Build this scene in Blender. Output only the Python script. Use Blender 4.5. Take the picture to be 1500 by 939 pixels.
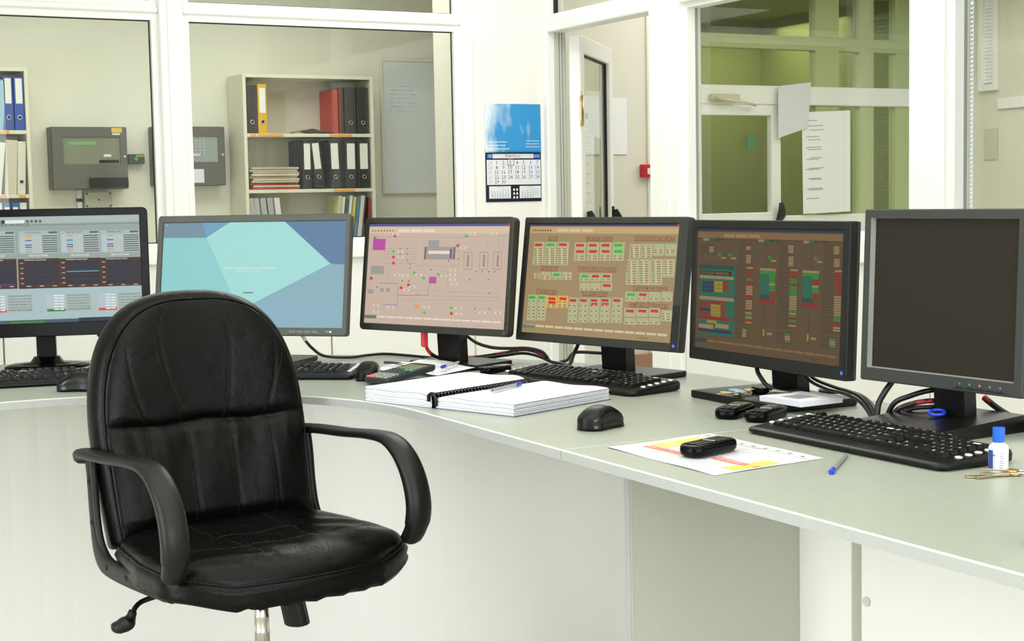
import bpy, bmesh, math, random
from mathutils import Matrix, Vector
random.seed(7)
for o in list(bpy.data.objects): bpy.data.objects.remove(o)
SC = bpy.context.scene
COL = SC.collection
PI = math.pi

# ------------------------------------------------------------------ camera
def camera():
    pitch, roll, yaw = -0.0809843, -0.0188376, 0.4956308
    fwd = Vector((math.sin(yaw)*math.cos(pitch), math.cos(yaw)*math.cos(pitch), math.sin(pitch)))
    right = Vector((math.cos(yaw), -math.sin(yaw), 0)); up = right.cross(fwd)
    r2 = right*math.cos(roll) + up*math.sin(roll); u2 = up*math.cos(roll) - right*math.sin(roll)
    cd = bpy.data.cameras.new('camera'); cam = bpy.data.objects.new('camera', cd); COL.objects.link(cam)
    m = Matrix((( r2.x, u2.x, -fwd.x, 0), (r2.y, u2.y, -fwd.y, 0), (r2.z, u2.z, -fwd.z, 1.18), (0, 0, 0, 1)))
    cam.matrix_world = m
    cd.sensor_width = 36; cd.lens = 2229.685/1500*36; cd.clip_start = .05; cd.clip_end = 100
    SC.camera = cam
camera()

# ------------------------------------------------------------------ world, lamps, exposure
SC.view_settings.view_transform = 'Standard'; SC.view_settings.look = 'None'
SC.view_settings.gamma = 1; SC.view_settings.use_curve_mapping = False
SC.view_settings.exposure = 0.0
W = bpy.data.worlds.new('sky'); SC.world = W; W.use_nodes = True
bg = W.node_tree.nodes['Background']; bg.inputs[0].default_value = (.80, .90, 1, 1); bg.inputs[1].default_value = 1.2
def area(name, loc, size, power, rot=(0, 0, 0), col=(1, 1, .97)):
    l = bpy.data.lights.new(name, 'AREA'); l.shape = 'RECTANGLE'; l.size, l.size_y = size; l.energy = power; l.color = col
    o = bpy.data.objects.new(name, l); COL.objects.link(o); o.location = loc; o.rotation_euler = rot; return o
# ceiling luminaires of the control room, the office, the corridor and the green room
area('lamp_room_ceiling', (.9, 1.6, 2.70), (2.6, 3.6), 50)
area('lamp_room_rear', (2.9, 4.9, 2.70), (1.1, 2.2), 36)
area('lamp_office_ceiling', (2.6, 8.1, 2.70), (3.0, 1.4), 47)
area('lamp_corridor_ceiling', (6.5, 6.5, 2.70), (3.2, 3.2), 80)
area('lamp_far_room_ceiling', (7.2, 10.3, 2.62), (2.6, .9), 34)
# daylight through the window band on the left and the one behind the photographer
area('daylight_left_window', (-2.52, 2.2, 1.5), (4.4, 1.8), 138, (0, -PI/2, 0), (.97, 1, 1))
area('daylight_rear_window', (.6, -2.32, 1.5), (4.4, 1.8), 132, (PI/2, 0, 0), (.97, 1, 1))

# ------------------------------------------------------------------ materials
def lin(c): return tuple(((v/255)/12.92 if v/255 <= .04045 else ((v/255+.055)/1.055)**2.4) for v in c) + (1,)
MATS = {}
def mat(name, rgb, rough=.5, metal=0., bump=None, spec=.5, vary=0., coat=0., vscale=6.):
    if name in MATS: return MATS[name]
    m = bpy.data.materials.new(name); m.use_nodes = True; nt = m.node_tree; b = nt.nodes['Principled BSDF']
    b.inputs['Base Color'].default_value = lin(rgb); b.inputs['Roughness'].default_value = rough
    b.inputs['Metallic'].default_value = metal; b.inputs['Specular IOR Level'].default_value = spec
    b.inputs['Coat Weight'].default_value = coat
    tc = nt.nodes.new('ShaderNodeTexCoord')
    if vary:
        n = nt.nodes.new('ShaderNodeTexNoise'); n.inputs['Scale'].default_value = vscale; n.inputs['Detail'].default_value = 5
        nt.links.new(tc.outputs['Object'], n.inputs['Vector'])
        mx = nt.nodes.new('ShaderNodeMix'); mx.data_type = 'RGBA'
        l = lin(rgb); mx.inputs[6].default_value = tuple(v*(1-vary) for v in l[:3])+(1,); mx.inputs[7].default_value = tuple(min(1, v*(1+vary)) for v in l[:3])+(1,)
        nt.links.new(n.outputs['Fac'], mx.inputs[0]); nt.links.new(mx.outputs[2], b.inputs['Base Color'])
    if bump:
        n2 = nt.nodes.new('ShaderNodeTexNoise'); n2.inputs['Scale'].default_value = bump[0]; n2.inputs['Detail'].default_value = 3
        nt.links.new(tc.outputs['Object'], n2.inputs['Vector'])
        bp = nt.nodes.new('ShaderNodeBump'); bp.inputs['Strength'].default_value = bump[1]; bp.inputs['Distance'].default_value = bump[2] if len(bump) > 2 else .002
        nt.links.new(n2.outputs['Fac'], bp.inputs['Height']); nt.links.new(bp.outputs['Normal'], b.inputs['Normal'])
    MATS[name] = m; return m
def leather():
    m = mat('black_leather', (5, 5, 4), .30, spec=.15)
    nt = m.node_tree; b = nt.nodes['Principled BSDF']
    tc = nt.nodes.new('ShaderNodeTexCoord')
    v = nt.nodes.new('ShaderNodeTexVoronoi'); v.inputs['Scale'].default_value = 330
    n = nt.nodes.new('ShaderNodeTexNoise'); n.inputs['Scale'].default_value = 14; n.inputs['Detail'].default_value = 4
    nt.links.new(tc.outputs['Object'], v.inputs['Vector']); nt.links.new(tc.outputs['Object'], n.inputs['Vector'])
    b1 = nt.nodes.new('ShaderNodeBump'); b1.inputs['Strength'].default_value = .35; b1.inputs['Distance'].default_value = .0007
    b2 = nt.nodes.new('ShaderNodeBump'); b2.inputs['Strength'].default_value = .5; b2.inputs['Distance'].default_value = .006
    nt.links.new(v.outputs['Distance'], b1.inputs['Height']); nt.links.new(n.outputs['Fac'], b2.inputs['Height'])
    nt.links.new(b1.outputs['Normal'], b2.inputs['Normal']); nt.links.new(b2.outputs['Normal'], b.inputs['Normal'])
    r = nt.nodes.new('ShaderNodeMapRange'); r.inputs[3].default_value = .20; r.inputs[4].default_value = .38
    nt.links.new(n.outputs['Fac'], r.inputs[0]); nt.links.new(r.outputs[0], b.inputs['Roughness'])
    return m
def glass(name, tint=(.93, .96, .92), refl=1.0):
    if name in MATS: return MATS[name]
    m = bpy.data.materials.new(name); m.use_nodes = True; nt = m.node_tree; nt.nodes.clear()
    out = nt.nodes.new('ShaderNodeOutputMaterial'); mix = nt.nodes.new('ShaderNodeMixShader')
    t = nt.nodes.new('ShaderNodeBsdfTransparent'); t.inputs[0].default_value = tint+(1,)
    g = nt.nodes.new('ShaderNodeBsdfGlossy'); g.inputs['Roughness'].default_value = .0; g.inputs[0].default_value = (refl, refl, refl, 1)
    f = nt.nodes.new('ShaderNodeFresnel'); f.inputs[0].default_value = 1.45
    geo = nt.nodes.new('ShaderNodeNewGeometry'); inv = nt.nodes.new('ShaderNodeMath'); inv.operation = 'SUBTRACT'; inv.inputs[0].default_value = 1
    mul = nt.nodes.new('ShaderNodeMath'); mul.operation = 'MULTIPLY'          # reflect at the outer face only
    nt.links.new(geo.outputs['Backfacing'], inv.inputs[1]); nt.links.new(inv.outputs[0], mul.inputs[0]); nt.links.new(f.outputs[0], mul.inputs[1])
    nt.links.new(mul.outputs[0], mix.inputs[0]); nt.links.new(t.outputs[0], mix.inputs[1]); nt.links.new(g.outputs[0], mix.inputs[2])
    nt.links.new(mix.outputs[0], out.inputs[0]); MATS[name] = m; return m
def glow(name, rgb, s=1.0):
    if name in MATS: return MATS[name]
    m = bpy.data.materials.new(name); m.use_nodes = True; b = m.node_tree.nodes['Principled BSDF']
    b.inputs['Base Color'].default_value = (.012, .012, .012, 1); b.inputs['Roughness'].default_value = .38
    b.inputs['Specular IOR Level'].default_value = .10
    b.inputs['Emission Color'].default_value = lin(rgb); b.inputs['Emission Strength'].default_value = s
    MATS[name] = m; return m
M_LEATHER = leather()
M_PLASTIC = mat('black_plastic', (14, 14, 12), .42, spec=.32, bump=(900, .15, .0004))
M_GLOSSBLACK = mat('glossy_black_plastic', (6, 5, 5), .18, spec=.10)
M_SATIN = mat('satin_black_plastic', (11, 11, 10), .35, spec=.25, bump=(700, .1, .0003))
M_KEY = mat('key_plastic', (12, 12, 11), .4, spec=.22, bump=(1500, .1, .0002))
M_LEGEND = mat('key_legend_white', (225, 225, 220), .5)
M_SILVER = mat('silver_button', (225, 226, 222), .25, .6)
M_BEZEL = mat('dark_grey_bezel', (46, 47, 41), .5, spec=.3, bump=(1200, .2, .0003))
M_BEZELM = mat('mid_grey_bezel', (76, 77, 69), .5, spec=.3, bump=(1200, .2, .0003))
M_BEZELB = mat('black_bezel', (26, 26, 23), .5, spec=.3, bump=(1200, .2, .0003))
M_BEZEL6 = mat('slate_grey_bezel', (54, 56, 53), .5, spec=.3, bump=(1200, .2, .0003))
M_BACK = mat('monitor_back_black', (16, 16, 16), .45)
M_DARKIN = mat('bezel_inner_black', (6, 6, 6), .6)
M_CHROME = mat('chrome', (215, 213, 205), .16, 1.)
M_BRASS = mat('brass', (214, 190, 140), .28, 1.)
M_WHITEPVC = mat('white_pvc', (243, 244, 239), .34, vary=.003)
M_WALL = mat('white_painted_wall', (240, 238, 231), .75, bump=(160, .12, .001), vary=.012)
M_PANEL = mat('white_lacquer_panel', (238, 238, 232), .32, vary=.01)
M_BEIGE = mat('beige_painted_wall', (226, 223, 208), .8, bump=(160, .1, .001), vary=.015)
M_OFFWALL = mat('office_pale_wall', (232, 232, 216), .8, bump=(160, .1, .001), vary=.012)
M_OLIVE = mat('olive_green_wall', (126, 134, 62), .8, vary=.06, vscale=2.)
M_OLIVEFR = mat('pale_green_frame', (178, 190, 136), .45, vary=.02)
M_CEIL = mat('ceiling_white', (244, 243, 238), .85, bump=(60, .1, .002))
M_FLOOR = mat('beige_vinyl_floor', (190, 186, 170), .45, vary=.05, vscale=9.)
M_DESK = mat('grey_laminate', (158, 164, 150), .36, bump=(420, .12, .0006), vary=.05, vscale=45.)
M_EDGE = mat('brushed_silver_edge', (168, 171, 167), .42, vary=.05, vscale=80.)
M_GABLE = mat('grey_laminate_gable', (188, 190, 180), .5, bump=(420, .1, .0006), vary=.04, vscale=60.)
M_LIP = mat('pale_lip', (200, 203, 195), .4)
M_GASKET = mat('black_gasket', (22, 24, 16), .6)
M_PAPER = mat('white_paper', (224, 226, 230), .8, bump=(30, .15, .002))
M_PAPER2 = mat('page_edges', (218, 220, 226), .85, bump=(300, .4, .001), vary=.03, vscale=200.)
M_INK = mat('grey_print', (130, 132, 138), .8)
M_INKD = mat('dark_print', (34, 34, 40), .8)
M_BLUE = mat('blue_plastic', (28, 62, 190), .3)
M_CLEAR = mat('clear_pen_plastic', (150, 156, 154), .15)
M_RUBBER = mat('black_cable_rubber', (14, 14, 14), .4)
M_RED = mat('red_plastic', (205, 36, 52), .4)
GLASS = glass('clear_window_glass', (.955, .965, .94))

# ------------------------------------------------------------------ mesh helpers
class MB:
    """collects shapes; build() links them as one mesh object"""
    def __init__(s): s.v = []; s.f = []; s.m = []; s.sm = []
    def add(s, vs, fs, mi=0, smooth=False):
        n = len(s.v); s.v += [tuple(v) for v in vs]
        for f in fs: s.f.append([i+n for i in f]); s.m.append(mi); s.sm.append(smooth)
        return s
    def box(s, x0, x1, y0, y1, z0, z1, mi=0, T=None):
        vs = [(x0,y0,z0),(x1,y0,z0),(x1,y1,z0),(x0,y1,z0),(x0,y0,z1),(x1,y0,z1),(x1,y1,z1),(x0,y1,z1)]
        if T: vs = [T(*v) for v in vs]
        return s.add(vs, [(0,3,2,1),(4,5,6,7),(0,1,5,4),(1,2,6,5),(2,3,7,6),(3,0,4,7)], mi)
    def bbox(s, x0, x1, y0, y1, z0, z1, b=.002, mi=0, T=None, smooth=False):
        """box with chamfered edges"""
        b = min(b, (x1-x0)*.45, (y1-y0)*.45, (z1-z0)*.45)
        def ring(ins, z): return [(x0+b+ins,y0+ins,z),(x1-b-ins,y0+ins,z),(x1-ins,y0+b+ins,z),(x1-ins,y1-b-ins,z),(x1-b-ins,y1-ins,z),(x0+b+ins,y1-ins,z),(x0+ins,y1-b-ins,z),(x0+ins,y0+b+ins,z)]
        R = [ring(b*.7, z0), ring(0, z0+b), ring(0, z1-b), ring(b*.7, z1)]
        vs = [T(*v) if T else v for r in R for v in r]
        fs = [tuple(range(7, -1, -1)), tuple(range(24, 32))]
        for k in range(3):
            for i in range(8): j = (i+1) % 8; fs.append((k*8+i, k*8+j, k*8+8+j, k*8+8+i))
        return s.add(vs, fs, mi, smooth)
    def prism(s, poly, z0, z1, mi=0, T=None, top=None, bev=0.):
        n = len(poly)
        rings = [(poly, z0), (poly, z1)]
        if bev:
            cx = sum(p[0] for p in poly)/n; cy = sum(p[1] for p in poly)/n
            def sh(d): return [(p[0]+(cx-p[0])/max(1e-6, math.hypot(cx-p[0], cy-p[1]))*d, p[1]+(cy-p[1])/max(1e-6, math.hypot(cx-p[0], cy-p[1]))*d) for p in poly]
            rings = [(sh(bev), z0), (poly, z0+bev), (poly, z1-bev), (sh(bev*.3), z1-bev*.3), (sh(bev), z1)]
        vs = []
        for P, z in rings: vs += [(p[0], p[1], z(p[0], p[1]) if callable(z) else z) for p in P]
        if T: vs = [T(*v) for v in vs]
        fs = [tuple(range(n-1, -1, -1)), tuple(range(n*(len(rings)-1), n*len(rings)))]
        for k in range(len(rings)-1):
            for i in range(n): j = (i+1) % n; fs.append((k*n+i, k*n+j, k*n+n+j, k*n+n+i))
        return s.add(vs, fs, mi)
    def tube(s, pts, r, n=8, mi=0, caps=True, smooth=True):
        P = [Vector(p) for p in pts]; rings = []; ref = None
        for i, p in enumerate(P):
            t = (P[min(i+1, len(P)-1)] - P[max(i-1, 0)]).normalized()
            if ref is None: ref = Vector((0, 0, 1)) if abs(t.z) < .9 else Vector((1, 0, 0))
            a = t.cross(ref).normalized(); ref = a.cross(t).normalized()
            rr = r[i] if isinstance(r, (list, tuple)) else r
            rings.append([p + (a*math.cos(q*2*PI/n) + ref*math.sin(q*2*PI/n))*rr for q in range(n)])
        vs = [v for R in rings for v in R]; fs = []
        for k in range(len(P)-1):
            for i in range(n): j = (i+1) % n; fs.append((k*n+i, k*n+j, k*n+n+j, k*n+n+i))
        s.add(vs, fs, mi, smooth)
        if caps:
            s.add(rings[0], [tuple(range(n-1, -1, -1))], mi); s.add(rings[-1], [tuple(range(n))], mi)
        return s
    def lathe(s, prof, n=20, mi=0, T=None, smooth=True, sx=1., sy=1.):
        vs = []; fs = []
        for r, z in prof: vs += [(r*math.cos(q*2*PI/n)*sx, r*math.sin(q*2*PI/n)*sy, z) for q in range(n)]
        if T: vs = [T(*v) for v in vs]
        for k in range(len(prof)-1):
            for i in range(n): j = (i+1) % n; fs.append((k*n+i, k*n+j, k*n+n+j, k*n+n+i))
        s.add(vs, fs, mi, smooth); L = len(prof)
        s.add(vs[:n], [tuple(range(n-1, -1, -1))], mi); s.add(vs[(L-1)*n:], [tuple(range(n))], mi)
        return s
    def sweep(s, path, side, ws, ts, n=14, ex=3.2, mi=0):
        """rounded-rect bar along path; side = width direction"""
        P = [Vector(p) for p in path]; S = Vector(side).normalized(); vs = []; fs = []
        for i, p in enumerate(P):
            t = (P[min(i+1, len(P)-1)] - P[max(i-1, 0)]).normalized(); u = S.cross(t).normalized()
            for q in range(n):
                a = 2*PI*q/n; c, d = math.cos(a), math.sin(a)
                k = (abs(c)**ex + abs(d)**ex)**(-1/ex)
                vs.append(p + S*(c*k*ws[i]/2) + u*(d*k*ts[i]/2))
        for k in range(len(P)-1):
            for i in range(n): j = (i+1) % n; fs.append((k*n+i, k*n+j, k*n+n+j, k*n+n+i))
        s.add(vs, fs, mi, True); s.add(vs[:n], [tuple(range(n-1, -1, -1))], mi, True); s.add(vs[-n:], [tuple(range(n))], mi, True)
        return s
    def grid(s, fn, nu, nv, mi=0, smooth=True, closeu=False):
        vs = [fn(i/(nu if closeu else nu-1), j/(nv-1)) for j in range(nv) for i in range(nu)]; fs = []
        for j in range(nv-1):
            for i in range(nu if closeu else nu-1):
                k = (i+1) % nu; fs.append((j*nu+i, j*nu+k, (j+1)*nu+k, (j+1)*nu+i))
        return s.add(vs, fs, mi, smooth)
    def mesh(s, name, mats):
        me = bpy.data.meshes.new(name); me.from_pydata(s.v, [], s.f)
        for m in (mats if isinstance(mats, (list, tuple)) else [mats]): me.materials.append(m)
        me.polygons.foreach_set('material_index', s.m); me.polygons.foreach_set('use_smooth', s.sm)
        bm = bmesh.new(); bm.from_mesh(me); bmesh.ops.remove_doubles(bm, verts=bm.verts, dist=1e-6); bmesh.ops.recalc_face_normals(bm, faces=bm.faces); bm.to_mesh(me); bm.free()
        me.update(); return me
    def rawmesh(s, name, mats):
        me = bpy.data.meshes.new(name); me.from_pydata(s.v, [], s.f)
        for m in mats: me.materials.append(m)
        me.polygons.foreach_set('material_index', s.m); me.update(); return me
    def build(s, name, mats, parent=None): return link(name, s.mesh(name, mats), parent)
def link(name, me, parent=None, loc=None, rz=0):
    o = bpy.data.objects.new(name, me); COL.objects.link(o)
    if parent: o.parent = parent
    if loc: o.location = loc
    if rz: o.rotation_euler = (0, 0, rz)
    return o
def tag(o, label, cat, group=None):
    o['label'] = label; o['category'] = cat
    if group: o['group'] = group
    return o
def thing(name, label, cat, loc=(0, 0, 0), rz=0., group=None):
    o = bpy.data.objects.new(name, None); COL.objects.link(o); o.location = loc; o.rotation_euler = (0, 0, rz); o.empty_display_size = .05
    return tag(o, label, cat, group)
def struct(o): o['kind'] = 'structure'; return o
def sgroup(name, loc=(0, 0, 0)):
    o = bpy.data.objects.new(name, None); COL.objects.link(o); o.location = loc; return struct(o)
def smooth(pts, k=6):
    P = [Vector(p) for p in pts]; out = []
    for i in range(len(P)-1):
        a, b, c, d = P[max(i-1, 0)], P[i], P[i+1], P[min(i+2, len(P)-1)]
        for q in range(k):
            t = q/k; out.append(.5*((2*b)+(c-a)*t+(2*a-5*b+4*c-d)*t*t+(3*b-a-3*c+d)*t**3))
    return out+[P[-1]]
def rrect(w, h, r, n=5, cx=0, cy=0):
    out = []
    for sx, sy, a0 in ((1, -1, -PI/2), (1, 1, 0), (-1, 1, PI/2), (-1, -1, PI)):
        for i in range(n+1):
            a = a0 + PI/2*i/n; out.append((cx+sx*(w/2-r)+r*math.cos(a), cy+sy*(h/2-r)+r*math.sin(a)))
    return out
TXT = {}
def text(s):
    """outline of a string: verts (unit width, centred) and faces, height ratio"""
    if s in TXT: return TXT[s]
    cu = bpy.data.curves.new('t', 'FONT'); cu.body = s; cu.resolution_u = 1; cu.align_x = 'CENTER'; cu.align_y = 'CENTER'
    ob = bpy.data.objects.new('t', cu); COL.objects.link(ob)
    dg = bpy.context.evaluated_depsgraph_get(); me = bpy.data.meshes.new_from_object(ob.evaluated_get(dg))
    vs = [v.co.copy() for v in me.vertices]; fs = [tuple(p.vertices) for p in me.polygons]
    bpy.data.objects.remove(ob); bpy.data.curves.remove(cu); bpy.data.meshes.remove(me)
    if not vs: TXT[s] = ([], [], 1); return TXT[s]
    x0 = min(v.x for v in vs); x1 = max(v.x for v in vs); y0 = min(v.y for v in vs); y1 = max(v.y for v in vs); w = max(x1-x0, 1e-4)
    TXT[s] = ([((v.x-(x0+x1)/2)/w, (v.y-(y0+y1)/2)/w) for v in vs], fs, (y1-y0)/w); return TXT[s]
def put_text(mb, s, cx, cy, T, width=None, height=None, mi=0, stretch=None):
    vs, fs, ar = text(s)
    if not vs: return
    k = width if width else height/ar
    ky = k if not stretch else (stretch/ar)
    mb.add([T(cx+v[0]*k, cy+v[1]*ky) for v in vs], fs, mi)

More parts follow.
